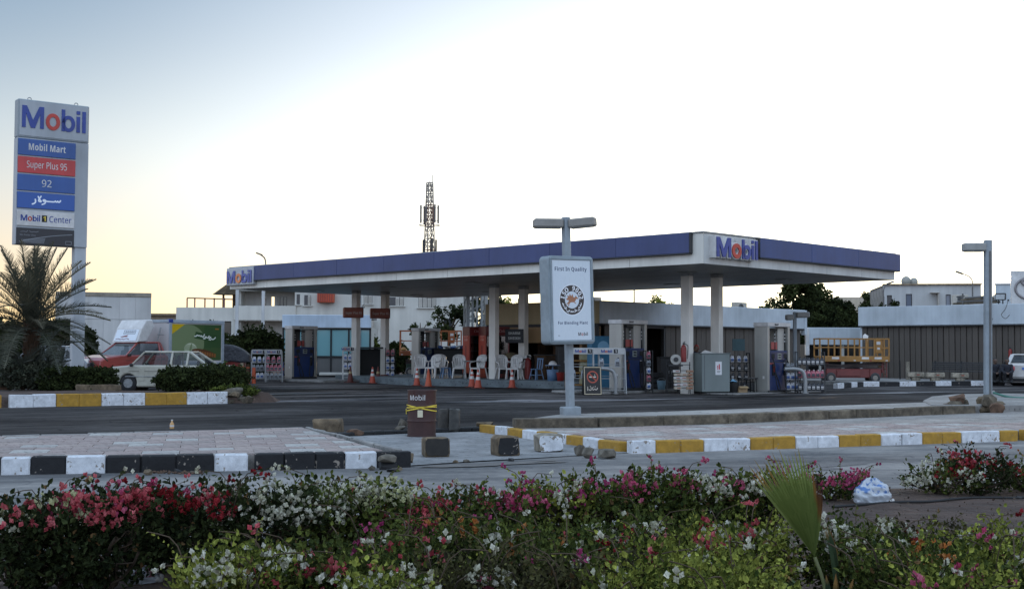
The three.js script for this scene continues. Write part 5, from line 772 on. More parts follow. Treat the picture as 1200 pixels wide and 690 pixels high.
for (const [b, d, l] of [[711.5, 43.8, 'grey bent pipe guard in front of the rack by the middle pump'], [934, 45.0, 'grey bent pipe guard beside the near pump']]) { const p = at(b, d, 0.03), g = thing('pump_guard', l, 'guard rail', p, 0.1, 'bent pipe guards'); new MB().tube([[0.3, 0, 0], [0.3, 0.5, 0], [0.2, 0.78, 0], [-0.05, 0.86, 0], [-0.45, 0.86, 0]], 0.07, 26, 10).build('pipe', mats.steel, g); new MB().cyl(0.12, 0.12, 0.03, 0.3, 0.015, 0).build('flange', mats.steel, g); }
{ // no smoking A-board
  const p = at(694, 42.9, 0.0), s = thing('no_smoking_board', 'black A-board with a red no smoking circle and white script', 'sign board', p, 0.15);
  const t = canvasTex(192, 288, (c, w, h) => { c.fillStyle = '#15130f'; c.fillRect(0, 0, w, h); c.strokeStyle = '#b8a98c'; c.lineWidth = 9; c.strokeRect(7, 7, w - 14, h - 14); c.fillStyle = '#cbbfae'; c.fillRect(60, 100, 74, 12); c.fillRect(118, 78, 6, 18); c.strokeStyle = '#a64630'; c.lineWidth = 13; c.beginPath(); c.arc(96, 106, 56, 0, 7); c.moveTo(56, 66); c.lineTo(136, 146); c.stroke(); c.strokeStyle = '#cbbfae'; strokes(c, [[[0, 0.2], [0, 0.9]], [[0.12, 0.7], [0.2, 0.95], [0.35, 0.8], [0.32, 0.3]], [[0.5, 0.3], [0.45, 0.8], [0.6, 0.8], [0.7, 0.5], [0.75, 0.8], [0.9, 0.75], [0.95, 0.4]], [[0.6, 0.2]], [[0.75, 0.15]], [[0.25, 0.1]]], 40, 196, 112, 52, 7); });
  new MB().cbox(0.62, 0.98, 0.03, 0, 0.5, 0.1, 0.008, -0.14).build('front_board', mats.black, s); new MB().cbox(0.6, 0.96, 0.03, 0, 0.5, -0.14, 0.008, 0.14).build('back_board', mats.black, s); plate('poster', 0.6, 0.95, 0, printed(t), s, 0, 0.502, 0.118, 0, -0.14);
}
{ const p = at(663, 49.5, 0.3); const q = thing('dark_partition', 'dark brown timber screen under the shop end, behind the roadside sign', 'screen', at(668, 56.5, 0.3), TH - Math.PI / 2); for (let i = 0; i < 9; i++) new MB().cbox(0.2, 2.1, 0.04, -0.9 + i * 0.21, 1.05, (i % 2) * 0.02, 0.008).build('board', mats.wood, q); new MB().box(2, 0.08, 0.06, 0, 0.3, -0.05).build('rail', mats.wood, q); }
// covered cart left of the racks
{
  const p = at(268, 58, 0), c = thing('covered_cart', 'red snack cart under a dark grey tarpaulin beside the box truck', 'cart', p, 0.1);
  const s = new THREE.Shape(); s.moveTo(-0.85, 1.02); s.lineTo(-0.83, 1.38); s.quadraticCurveTo(-0.5, 1.68, -0.1, 1.66); s.quadraticCurveTo(0.5, 1.62, 0.9, 1.2); s.lineTo(0.92, 1.0); s.lineTo(0.6, 0.97); s.lineTo(0.2, 1.03); s.lineTo(-0.3, 0.98);
  new MB().ext(s, 0.9, mtx(0, 0, -0.45), 0.07).build('tarpaulin', M(0.06, 0.065, 0.08, { tex: 'streak', roughness: 0.6, bumpMap: T.lump, bumpScale: 0.06 }), c); new MB().cbox(1.5, 0.34, 0.8, 0, 0.85, 0, 0.02).build('body', mats.red, c); for (const x of [-0.6, 0.6]) { new MB().add(new THREE.TorusGeometry(0.25, 0.04, 6, 20), mtx(x, 0.29, 0.42)).build('wheel', mats.rubber, c); new MB().sbar([x, 0.3, 0.38], [x, 0.8, 0.3], 0.05).build('leg', mats.charcoal, c); }
}
for (const [b, y, m, l] of [[269.5, 0.75, mats.reflect, 'short white-topped bollard below the covered cart'], [284, 0.9, M(0.4, 0.35, 0.25, { tex: 'grime' }), 'tan bollard right of the covered cart'], [291, 0.85, mats.wood, 'brown bollard between the covered cart and the racks'], [298, 0.7, mats.orange, 'orange bollard next to the leftmost oil rack']]) { const t = thing('bollard', l, 'bollard', at(b, 56.5, 0), 0); new MB().cyl(0.09, 0.08, y, 0, y / 2, 0, 12).build('post', m, t); new MB().cyl(0.082, 0.082, 0.08, 0, y * 0.8, 0, 12).cyl(0.1, 0.1, 0.04, 0, 0.02, 0).build('band', mats.orange, t); }
// clutter in the dark shop mouth and on the terrace
for (const [i, b, d, y, l] of [[0, 768, 47.6, 0.1, 'lower tyre of the stack in the dark shop mouth'], [1, 768, 47.6, 0.3, 'middle tyre of the stack in the dark shop mouth'], [2, 768.5, 47.6, 0.5, 'upper tyre of the stack in the dark shop mouth']]) { const t = thing('tyre', l, 'tyre', at(b, d, y + 0.0), 0); new MB().lathe([[0.18, 0], [0.29, 0], [0.32, 0.04], [0.32, 0.15], [0.29, 0.19], [0.18, 0.19], [0.18, 0]], 24).build('rubber', mats.rubber, t); new MB().add(new THREE.TorusGeometry(0.18, 0.012, 5, 22), mtx(0, 0.19, 0, Math.PI / 2)).build('bead', mats.charcoal, t); }
{ const p = at(775.5, 46.8, 0.1), t = thing('bucket', 'pale blue bucket in front of the dark shop mouth', 'bucket', p, 0); new MB().lathe([[0, 0], [0.13, 0], [0.17, 0.32], [0.155, 0.32], [0.12, 0.03], [0, 0.03]], 16).build('pail', M(0.25, 0.42, 0.55, { tex: 'grime' }), t); new MB().tube([[-0.16, 0.31, 0], [-0.08, 0.4, 0], [0.08, 0.4, 0], [0.16, 0.31, 0]], 0.008, 10, 5).build('handle', mats.steel, t); }
oilRack('thin rack of small coloured bottles hanging at the right edge of the middle pump', at(759.5, 45.2, 0.03), 0.1, { w: 0.24, h: 1.5, lean: 0.02, header: false, mat: mats.black, rows: [['white', 1, 'white bottle lowest on the thin rack by the middle pump'], ['pink', 1, 'pink bottle low on the thin rack by the middle pump'], ['white', 1, 'white bottle midway on the thin rack by the middle pump'], ['grey', 1, 'grey bottle high on the thin rack by the middle pump'], ['pink', 1, 'pink bottle on top of the thin rack by the middle pump']], scale: 1.0 });
for (const [b, d, w, h, m, l] of [[640, 53.6, 0.9, 1.0, mats.wood, 'dark wooden counter on the terrace behind the blue chair'], [661, 53.2, 0.6, 1.35, mats.charcoal, 'dark cupboard on the terrace behind the red pot'], [783, 48.2, 0.7, 1.2, mats.charcoal, 'dark cupboard in the shop mouth behind the filter stand']]) { const t = thing('cupboard', l, 'cupboard', at(b, d, d > 50 ? 0.3 : 0.05), 0.2); new MB().cbox(w, h, 0.5, 0, h / 2, 0, 0.015).build('body', m, t); for (const q of [-1, 1]) { const dr = new MB().cbox(w / 2 - 0.03, h - 0.12, 0.02, q * w / 4, h / 2, 0.255, 0.006).build('door', m, t); new MB().cbox(0.02, 0.12, 0.02, q * 0.05, h * 0.55, 0.275, 0.004).build('handle', mats.steel, dr); } new MB().cbox(w + 0.06, 0.04, 0.56, 0, h + 0.02, 0, 0.008).build('top', mats.charcoal, t); }
for (const [b, y, l, pts] of [[1163, 0, 'loose cable hanging in a loop over the workshop parapet near the emblem sign', [[0, 3.86, 0.25], [0.05, 3.5, 0.3], [-0.1, 3.1, 0.3], [0.08, 2.95, 0.3], [0.2, 3.15, 0.3]]], [1185, 0, 'thin cable running down beside the emblem sign', [[0, 4.0, 0.2], [-0.1, 3.6, 0.3], [-0.3, 3.3, 0.3], [-0.1, 3.12, 0.3], [0.1, 3.3, 0.3]]], [1022, 0, 'thin cable down the left end of the workshop parapet', [[0, 3.86, 0.3], [0.03, 3.5, 0.34], [-0.02, 3.1, 0.34], [0, 2.9, 0.34]]]]) { const dd = 67.5 - (b - 1010) * 0.036, t = thing('cable', l, 'cable', at(b, dd, 0), -0.776); new MB().tube(pts, 0.018, 24, 5).build('cable', mats.postDark, t); new MB().cbox(0.08, 0.08, 0.06, ...pts[0], 0.01).build('clip', mats.charcoal, t); }
{ const p = at(1150, 63.5, 3.84), t = thing('pipe_rack', 'pipes and brackets lying on the workshop parapet behind the right street lamp', 'pipes', p, -0.776), b = new MB(); for (let i = 0; i < 4; i++) new MB().bar([-1.5 + i * 0.2, 0.12 + i * 0.09, -0.2], [0.9 - i * 0.15, 0.16 + i * 0.1, -0.25], 0.05, 8).build('pipe', i % 2 ? mats.postDark : mats.kerbBrown, t); for (const x of [-1, 0.4]) new MB().sbar([x, 0, -0.2], [x, 0.62, -0.2], 0.07).sbar([x, 0.5, -0.4], [x, 0.5, 0.05], 0.05).build('bracket', mats.postDark, t); }
{ const p = at(1174, 62.6, 3.84), t = thing('floodlight', 'small dark floodlight on the workshop parapet left of the emblem sign', 'floodlight', p, -0.6); new MB().cbox(0.5, 0.34, 0.16, 0, 0.4, 0, 0.03, -0.3).build('housing', mats.charcoal, t); new MB().cbox(0.42, 0.26, 0.02, 0, 0.38, 0.09, 0.005, -0.3).build('glass', mats.steel, t); new MB().sbar([-0.1, 0, 0], [-0.1, 0.35, 0], 0.05).sbar([0.1, 0, 0], [0.1, 0.35, 0], 0.05).build('bracket', mats.black, t); }
// ---------------------------------------------------------------- signs and lamp posts
{
  const W = 2.33, p = thing('price_pylon', 'tall blue, red and white price pylon rising behind the palm on the left', 'pylon sign', at(56, 42.1), 0.645), t = 0.4, grey = M(0.33, 0.37, 0.4, { tex: 'streak', roughness: 0.5 }), pale = M(0.42, 0.45, 0.49, { tex: 'streak', roughness: 0.5 });
  new MB().cbox(0.4, 4.9, t * 0.7, W / 2 - 0.2, 2.45, 0, 0.02).build('post', M(0.5, 0.53, 0.57, { tex: 'streak' }), p);
  const hd = new MB().cbox(W, 1.26, t, 0, 9.02, 0, 0.03).build('header_box', grey, p); new MB().cbox(W - 0.1, 1.14, 0.02, 0, 9.02, t / 2 + 0.005, 0.005).build('header_face', pale, hd); logoWord(hd, 2.08, 0.72, 0.02, { x: 0, y: 8.72, z: t / 2 + 0.015 });
  const fr = new MB().cbox(W - 0.004, 3.5, t - 0.02, 0, 6.635, 0, 0.01).build('frame', pale, p);
  for (const x of [-0.75, 0.78]) new MB().add(new THREE.TorusGeometry(0.06, 0.015, 6, 14), mtx(x, 9.69, 0)).build('lifting_eye', mats.steel, hd);
  const px = -W * 0.09, pw = W * 0.8, rows = [[8.08, 0.53, 'blue'], [7.5, 0.53, 'red'], [6.92, 0.53, 'blue'], [6.34, 0.53, 'blue'], [5.75, 0.5, 'white'], [5.16, 0.55, 'dark']], pb = M(0.03, 0.1, 0.34, { tex: 'streak', roughness: 0.4 }), prd = M(0.56, 0.05, 0.05, { tex: 'streak', roughness: 0.4 });
  const faces = rows.map(([y, h, k]) => { const m = new MB().cbox(pw, h, 0.04, px, y, t / 2 + 0.005, 0.008).build('price_panel', { blue: pb, red: prd, white: mats.whiteL, dark: mats.charcoal }[k], p, { blue: 'blue panel with white lettering', red: 'red panel with white lettering', white: 'white panel with blue lettering', dark: 'dark printed panel' }[k]); return m; });
  const z = t / 2 + 0.025; letters(faces[0], 'Mobil Mart', { x: px, y: 7.99, z, size: 0.22, width: 1.2, depth: 0.006, mat: mats.whiteL, f: font }); letters(faces[1], 'Super Plus 95', { x: px, y: 7.41, z, size: 0.22, width: 1.3, depth: 0.006, mat: mats.whiteL, f: fontR }); letters(faces[2], '92', { x: px, y: 6.81, z, size: 0.23, depth: 0.006, mat: mats.whiteL, f: fontR });
  const ar = canvasTex(512, 144, (c, w, h) => { c.fillStyle = '#2b559c'; c.fillRect(0, 0, w, h); c.strokeStyle = '#e8ecf2';   // s, w, lam-alef, r written right to left
    strokes(c, [[[0.98, 0.36], [0.96, 0.52], [0.9, 0.52], [0.88, 0.4], [0.87, 0.52], [0.81, 0.52], [0.8, 0.4], [0.79, 0.53], [0.62, 0.53], [0.47, 0.53], [0.45, 0.4], [0.38, 0.38], [0.37, 0.52], [0.46, 0.54], [0.44, 0.75], [0.34, 0.86]], [[0.2, 0.1], [0.25, 0.42], [0.31, 0.53], [0.3, 0.62], [0.2, 0.56], [0.24, 0.3], [0.3, 0.06]], [[0.1, 0.4], [0.12, 0.62], [0.08, 0.8], [0, 0.88]]], 130, 22, 260, 96, 13); });
  plate('lettering', pw - 0.04, 0.5, 0, printed(ar, 0.4), faces[3], px, 6.34, z + 0.002);
  const b5 = new THREE.Group(); b5.name = 'lettering'; faces[4].add(b5); logoWord(b5, 0.62, 0.2, 0.006, { x: px - 0.5, y: 5.66, z }); new MB().cbox(0.17, 0.22, 0.008, px - 0.05, 5.76, z, 0.002).build('emblem_tile', mats.black, faces[4]); letters(faces[4], '1', { x: px - 0.05, y: 5.68, z: z + 0.006, size: 0.16, depth: 0.004, mat: mats.tape }); letters(faces[4], 'Center', { x: px + 0.47, y: 5.66, z, size: 0.2, width: 0.72, depth: 0.006, mat: mats.blueL, f: fontR });
  const dk = canvasTex(512, 152, (c, w, h) => { c.fillStyle = '#26262a'; c.fillRect(0, 0, w, h); c.strokeStyle = '#8d9296'; c.lineWidth = 5; c.beginPath(); c.moveTo(20, 130); c.quadraticCurveTo(260, 60, 500, 40); c.stroke(); c.lineWidth = 3; for (let i = 0; i < 24; i++) { c.beginPath(); c.moveTo(30 + i * 9, 140); c.lineTo(44 + i * 9, 108 - i); c.stroke(); } c.fillStyle = '#7d8084'; c.font = '22px sans-serif'; c.fillText('We Prefer Visa', 22, 72); c.strokeStyle = '#7d8084'; strokes(c, [[[1, 0.3], [0.9, 0.7], [0.75, 0.5], [0.6, 0.8], [0.5, 0.3]], [[0.4, 0.2], [0.35, 0.8], [0.2, 0.5], [0, 0.7]]], 30, 16, 160, 26, 4); c.strokeRect(440, 108, 52, 32); });
  plate('print', pw - 0.04, 0.51, 0, printed(dk, 0.4), faces[5], px, 5.16, z + 0.002);
}
{ // roadside light-box sign on a leaning lamp post
  const s = thing('roadside_sign', 'leaning grey lamp post with twin heads carrying a white certificate light box', 'sign post', at(669, 24.3, 0.235), 0.0); s.rotation.z = 0.026; s.scale.setScalar(0.853);
  new MB().cbox(0.4, 0.24, 0.4, 0, 0.12, 0, 0.02, 0, 0.2).build('base_box', mats.post, s); new MB().cbox(0.16, 4.35, 0.16, 0, 2.3, 0, 0.02, 0, 0.6).build('pole', mats.post, s);
  for (const [x, ry, w] of [[-0.4, 0.12, 0.66], [0.37, -0.28, 0.6]]) { const hd = new MB().cbox(w, 0.2, 0.34, x, 4.34, 0.02, 0.03, 0, ry, x < 0 ? -0.02 : 0.05).build('lamp_head', M(0.36, 0.35, 0.33, { tex: 'grime' }), s); new MB().box(w - 0.1, 0.012, 0.24, x, 4.235, 0.02, 0, ry, x < 0 ? -0.02 : 0.05).build('lamp_glass', mats.steel, hd); }
  const bx = new THREE.Group(); bx.name = 'light_box'; s.add(bx); bx.position.set(-0.02, 2.6, 0.2); bx.rotation.y = 0.6;
  const fr = M(0.3, 0.37, 0.42, { tex: 'grime', roughness: 0.5 }); new MB().ext((() => { const q = new THREE.Shape(), w = 0.6, h = 0.95, r = 0.08; q.moveTo(-w + r, -h); q.lineTo(w - r, -h); q.quadraticCurveTo(w, -h, w, -h + r); q.lineTo(w, h - r); q.quadraticCurveTo(w, h, w - r, h); q.lineTo(-w + r, h); q.quadraticCurveTo(-w, h, -w, h - r); q.lineTo(-w, -h + r); q.quadraticCurveTo(-w, -h, -w + r, -h); return q; })(), 0.3, mtx(0, 0, -0.15), 0.025).build('box_frame', fr, bx);
  const t = canvasTex(560, 960, (c, w, h) => {
    c.fillStyle = '#c3ccd2'; c.fillRect(0, 0, w, h); const n = rng(44); for (let i = 0; i < 900; i++) { c.fillStyle = `rgba(90,100,110,${0.03 * n()})`; c.fillRect(n() * w, n() * h, 3 + n() * 12, 8 + n() * 60); }
    c.fillStyle = '#1f3654'; c.textAlign = 'center'; c.font = 'bold 66px sans-serif'; c.fillText('First In Quality', w / 2 - 10, 130); c.font = 'bold 50px sans-serif'; c.fillText('For Blending Plant', w / 2 + 6, 772);
    const cx = w / 2, cy = 478; c.fillStyle = '#d4dade'; c.beginPath(); c.arc(cx, cy, 192, 0, 7); c.fill(); c.fillStyle = '#0d0d0f'; c.beginPath(); c.arc(cx, cy, 178, 0, 7); c.fill(); c.fillStyle = '#c3ccd2'; c.beginPath(); c.arc(cx, cy, 104, 0, 7); c.fill();
    c.fillStyle = '#e4e6e8'; c.font = 'bold 80px sans-serif'; [...'ISO 9002'].forEach((k, i) => { const a = -1.36 + i * 0.389; c.save(); c.translate(cx + 141 * Math.sin(a), cy - 141 * Math.cos(a)); c.rotate(a); c.fillText(k, 0, 29); c.restore(); });
    c.strokeStyle = '#e4e6e8'; for (let i = 0; i < 7; i++) { const a = Math.PI + 1.15 - i * 0.38; c.save(); c.translate(cx + 141 * Math.sin(a), cy - 141 * Math.cos(a)); c.rotate(a + Math.PI); strokes(c, [[[[1, 0.4], [0.8, 0.7], [0.5, 0.6], [0.4, 0.2], [0.2, 0.7], [0, 0.6]]], [[[1, 0.6], [0.6, 0.6], [0.6, 0], [0.5, 0.7], [0, 0.6]], [[0.3, 0.1]]], [[[1, 0.6], [0.8, 0.1], [0.5, 0.6], [0.2, 1], [0, 0.8]], [[0.6, 1]]]][i % 3], -22, -22, 44, 44, 9); c.restore(); }
    // winged horse in copper
    c.fillStyle = '#96603f'; c.beginPath(); const P = [[-88, -10], [-62, -26], [-70, -58], [-40, -44], [-34, -74], [-8, -46], [10, -72], [20, -34], [44, -30], [54, -52], [66, -40], [90, -22], [84, -8], [62, -14], [52, 10], [34, 22], [60, 40], [52, 46], [18, 28], [-18, 30], [-40, 46], [-48, 78], [-58, 76], [-56, 42], [-76, 58], [-84, 50], [-54, 22], [-46, 4], [-70, 4]]; P.forEach(([a, b], i) => c[i ? 'lineTo' : 'moveTo'](cx + a, cy + b)); c.fill();
    c.font = 'bold 56px sans-serif'; c.textAlign = 'left'; c.fillStyle = '#16181c'; c.fillText('M', 356, 910); c.fillStyle = '#a33a25'; c.fillText('o', 406, 910); c.fillStyle = '#16181c'; c.fillText('bil', 440, 910); c.font = '22px sans-serif'; c.fillText('An.', 66, 914);
  });
  plate('poster', 1.05, 1.76, 0, printed(t, 0.25), bx, 0.0, 0, 0.178); 
  new MB().cbox(1.16, 0.05, 0.04, 0, 0.91, 0.18, 0.012).cbox(1.16, 0.05, 0.04, 0, -0.91, 0.18, 0.012).cbox(0.05, 1.78, 0.04, -0.555, 0, 0.18, 0.012).cbox(0.05, 1.78, 0.04, 0.555, 0, 0.18, 0.012).build('face_trim', fr, bx);
}
function lampPost(label, pos, turn, H, head, w = 0.2) {
  const l = thing('street_lamp', label, 'street lamp', pos, turn); new MB().cbox(w, H, w, 0, H / 2, 0, 0.02).build('pole', mats.post, l); new MB().cbox(w * 2, 0.03, w * 2, 0, 0.015, 0, 0.006).build('base_plate', mats.post, l);
  for (const [x, hw, y] of head) { const h = new MB().cbox(hw, 0.22, 0.34, x, y, 0, 0.03, 0, 0, 0.02).build('lamp_head', M(0.42, 0.43, 0.42, { tex: 'grime' }), l); new MB().box(hw - 0.12, 0.012, 0.24, x, y - 0.117, 0, 0, 0, 0.02).build('lamp_glass', mats.steel, h); } return l;
}
{ const l = lampPost('square grey street lamp with one box head, standing on the stone heap at the right', at(1157.5, 34.6, 0.25), 0.0, 4.3, [[-0.38, 0.58, 4.1]], 0.185); l.rotation.z = -0.012; new MB().cbox(0.05, 4.0, 0.03, 0.03, 2.0, 0.1, 0.006).build('pole_seam', mats.postDark, l); }
lampPost('short grey street lamp with a box head behind the tall oil rack', at(932, 52, 0), 0.0, 3.12, [[0.32, 0.52, 3.0], [-0.22, 0.3, 2.9]], 0.14);
function archLamp(label, pos, turn, H, reach, r = 0.09) { const l = thing('street_lamp', label, 'street lamp', pos, turn); new MB().cyl(r * 1.2, r * 0.8, H - 0.9, 0, (H - 0.9) / 2, 0, 10).build('pole', mats.postDark, l); new MB().tube([[0, H - 1.0, 0], [0, H - 0.5, 0], [reach * 0.2, H - 0.2, 0], [reach * 0.8, H + 0.05, 0]], r * 0.6, 16, 7).build('arm', mats.postDark, l); new MB().cbox(0.55, 0.12, 0.2, reach, H + 0.1, 0, 0.04, 0, 0, reach > 0 ? 0.35 : -0.35).build('lamp_head', mats.postDark, l); return l; }
archLamp('dark curved street lamp rising behind the far left end of the canopy', at(310, 100, 0), 0, 8.9, -0.5);
archLamp('thin pale curved street lamp in front of the white flats', at(1036.5, 92, 0), 0, 6.4, 0.5, 0.07);
archLamp('curved street lamp behind the workshop, left of the emblem sign', at(1141, 88, 0), 0, 6.9, -0.9, 0.06);
{ const p = at(421.5, 72, 0), l = thing('utility_pole', 'blue-grey pole between the two far columns', 'pole', p, 0); new MB().cyl(0.1, 0.08, 5.2, 0, 2.6, 0, 12).build('pole', mats.post, l); new MB().cbox(0.3, 0.06, 0.1, 0.14, 3.9, 0, 0.01).bar([0, 3.7, 0], [0.25, 4.1, 0.1], 0.02, 5).build('bracket', mats.postDark, l); }
{ const p = at(743.5, 75, 0), l = thing('flag_pole', 'thin bare pole standing behind the shop roof', 'pole', p, 0); new MB().cyl(0.05, 0.04, 6.2, 0, 3.1, 0, 8).build('pole', mats.postDark, l); new MB().cyl(0.09, 0.09, 0.06, 0, 0.03, 0, 10).build('foot', mats.postDark, l); }

// ---------------------------------------------------------------- vehicles (local +x forward)
function quad(a, b, c, d) { const g = new THREE.BufferGeometry(); g.setAttribute('position', new THREE.BufferAttribute(new Float32Array([...a, ...b, ...c, ...a, ...c, ...d]), 3)); g.computeVertexNormals(); return g; }
function makeCar(name, label, cat, pos, turn, o) {
  const c = thing(name, label, cat, pos, turn), { L, W, belt, roof, A0, A1, C1, C0, hood, deck, wheel, wf, wr, paint, front, rear, r = 0.29, wb = W / 2 - 0.05, wt = W / 2 - 0.22, sill = 0.2 } = o, dark = mats.black;
  const s = new THREE.Shape(), arch = (x) => { s.lineTo(x + r + 0.08, sill); s.absarc(x, r + 0.02, r + 0.08, -0.25, Math.PI + 0.25, false); s.lineTo(x - r - 0.08, sill); };
  s.moveTo(-L / 2 + 0.06, sill + 0.1); s.lineTo(-L / 2, sill + 0.25); for (const p of rear) s.lineTo(...p); s.lineTo(C0, belt); s.lineTo(A0, belt); for (const p of hood) s.lineTo(...p); s.lineTo(L / 2, sill + 0.22); s.lineTo(L / 2 - 0.06, sill + 0.08); s.lineTo(L / 2 - 0.1, sill); arch(wf); arch(wr); s.lineTo(-L / 2 + 0.1, sill);
  new MB().ext(s, W - 0.12, mtx(0, 0, -W / 2 + 0.06), 0.055).build('body', paint, c);
  new MB().box(L - 0.5, 0.2, W - 0.3, 0, sill + 0.02, 0).build('underbody', dark, c);
  const wallIn = new MB(); for (const x of [wf, wr]) wallIn.cyl(r + 0.06, r + 0.06, W - 0.1, x, r + 0.02, 0, 20, Math.PI / 2); wallIn.build('wheel_well', dark, c);
  // roof and pillars
  const rf = new MB().cbox(A1 - C1, 0.07, wt * 2, (A1 + C1) / 2, roof - 0.035, 0, 0.03).build('roof', paint, c);
  const pil = (x0, x1, w = 0.07) => { for (const q of [-1, 1]) new MB().sbar([x0, belt - 0.02, q * wb], [x1, roof - 0.04, q * (wt - 0.03)], w, 0.05).build('pillar', paint, c); };
  pil(A0, A1, 0.06); pil(C0, C1, o.cw ?? 0.1); for (const b of o.B ?? [(A0 + C0) / 2]) pil(b, b - 0.02, 0.07);
  const gl = o.glass ?? mats.glassDark, y0 = belt + 0.01, y1 = roof - 0.07;
  new MB().add(quad([A0, y0, -wb + 0.04], [A0, y0, wb - 0.04], [A1, y1, wt - 0.05], [A1, y1, -wt + 0.05])).build('windscreen', gl, c); new MB().add(quad([C0, y0, wb - 0.04], [C0, y0, -wb + 0.04], [C1, y1, -wt + 0.05], [C1, y1, wt - 0.05])).build('rear_window', gl, c);
  const xs = [A0, ...(o.B ?? [(A0 + C0) / 2]), C0], ts = [A1, ...(o.B ?? [(A0 + C0) / 2]), C1];
  for (const q of [-1, 1]) for (let i = 0; i < xs.length - 1; i++) new MB().add(quad([xs[i], y0, q * wb], [xs[i + 1], y0, q * wb], [ts[i + 1], y1, q * (wt - 0.02)], [ts[i], y1, q * (wt - 0.02)])).build('side_window', gl, c);
  for (const q of [-1, 1]) { const d = new MB(); for (let i = 0; i < xs.length - 1; i++) { d.box(0.012, belt - sill - 0.1, 0.01, xs[i + 1] + (i === xs.length - 2 ? 0.25 : 0), (belt + sill) / 2 + 0.05, q * (W / 2 - 0.001)); } d.box(A0 - C0, 0.012, 0.012, (A0 + C0) / 2, belt - 0.16, q * (W / 2)); d.build('door_seam', dark, c);
    for (let i = 0; i < xs.length - 1; i++) new MB().cbox(0.14, 0.03, 0.03, xs[i + 1] + 0.16, belt - 0.1, q * (W / 2 + 0.005), 0.008).build('door_handle', dark, c);
    new MB().cbox(0.1, 0.11, 0.18, A0 - 0.12, belt + 0.06, q * (W / 2 + 0.07), 0.03).build('mirror', o.mirror ?? dark, c); }
  const st = new MB(); for (const x of [(A0 + C0) / 2 + 0.35]) for (const q of [-1, 1]) st.cbox(0.14, 0.62, 0.46, x - 0.25, belt - 0.05, q * 0.36, 0.05, 0, 0, 0.18).cbox(0.08, 0.18, 0.26, x - 0.36, belt + 0.33, q * 0.36, 0.03).cbox(0.5, 0.14, 0.46, x, belt - 0.4, q * 0.36, 0.05); st.cbox(0.16, 0.6, W - 0.4, C0 + 0.5, belt - 0.08, 0, 0.05, 0, 0, 0.2); st.cbox(0.3, 0.3, W - 0.2, A0 - 0.2, belt - 0.16, 0, 0.05); st.build('seats', mats.charcoal, c);
  new MB().add(new THREE.TorusGeometry(0.18, 0.016, 6, 20), mtx(A0 - 0.42, belt - 0.02, -0.36, 0, Math.PI / 2, 0.4)).build('steering_wheel', dark, c);
  for (const x of [wf, wr]) for (const q of [-1, 1]) {
    const w = new MB().lathe([[r * 0.6, -0.085], [r * 0.94, -0.085], [r, -0.05], [r, 0.05], [r * 0.94, 0.085], [r * 0.6, 0.085]], 26, x, r, q * (W / 2 - 0.1), Math.PI / 2).build('wheel', mats.rubber, c);
    const rm = new MB().cyl(r * 0.62, r * 0.62, 0.1, x, r, q * (W / 2 - 0.085), 20, Math.PI / 2).cyl(r * 0.18, r * 0.14, 0.04, x, r, q * (W / 2 - 0.02), 12, Math.PI / 2); for (let i = 0; i < 8; i++) { const a = i * Math.PI / 4; rm.cbox(0.06, r * 0.42, 0.02, x + Math.cos(a) * r * 0.36, r + Math.sin(a) * r * 0.36, q * (W / 2 - 0.03), 0.005, 0, 0, a + Math.PI / 2); } rm.build('rim', o.rim ?? mats.steel, w);
  }
  front?.(c); return c;
}
// small old cream sedan
makeCar('vintage_sedan', 'boxy old cream-white saloon car partly hidden by a bush', 'car', at(204, 46.3, 0), Math.PI - 0.05, {
  L: 4.2, W: 1.6, belt: 0.87, roof: 1.43, A0: 1.38, A1: 0.9, C1: -0.78, C0: -1.55, B: [-0.12, -0.7], cw: 0.14, hood: [[1.42, 0.86], [1.96, 0.81], [2.07, 0.77]], rear: [[-2.1, 0.8], [-2.02, 0.87]], wf: 1.4, wr: -1.15, r: 0.285, paint: M(0.58, 0.58, 0.5, { tex: 'grime', roughness: 0.32, clearcoat: 0.4 }), glass: mats.glassDark,
  front: (c) => { for (const q of [-1, 1]) { new MB().cyl(0.085, 0.085, 0.04, 2.165, 0.66, q * 0.56, 18, 0, 0, Math.PI / 2).build('headlight', M(0.7, 0.72, 0.75, { roughness: 0.1 }), c); new MB().cbox(0.04, 0.09, 0.14, 2.155, 0.66, q * 0.73, 0.01).build('indicator', mats.orange, c); new MB().cbox(0.04, 0.16, 0.3, -2.11, 0.68, q * 0.6, 0.01).build('tail_light', mats.red, c); new MB().cbox(3.2, 0.03, 0.02, -0.1, 0.52, q * 0.805, 0.006).build('side_trim', mats.steel, c); }
    new MB().cbox(0.03, 0.16, 0.9, 2.16, 0.68, 0, 0.01).build('grille', mats.black, c); new MB().cbox(0.12, 0.12, 1.62, 2.17, 0.42, 0, 0.03).build('bumper', mats.steel, c); new MB().cbox(0.12, 0.12, 1.62, -2.14, 0.42, 0, 0.03).build('bumper', mats.steel, c); new MB().cbox(0.62, 0.012, 1.2, 1.7, 0.85, 0, 0.004, 0, 0, -0.09).build('bonnet', M(0.56, 0.56, 0.48, { tex: 'grime', roughness: 0.32, clearcoat: 0.4 }), c); new MB().cbox(0.2, 0.46, 0.012, 0.9, 0.6, -0.803, 0.004).build('wing_panel', M(0.57, 0.57, 0.49, { tex: 'grime', roughness: 0.32 }), c); },
});
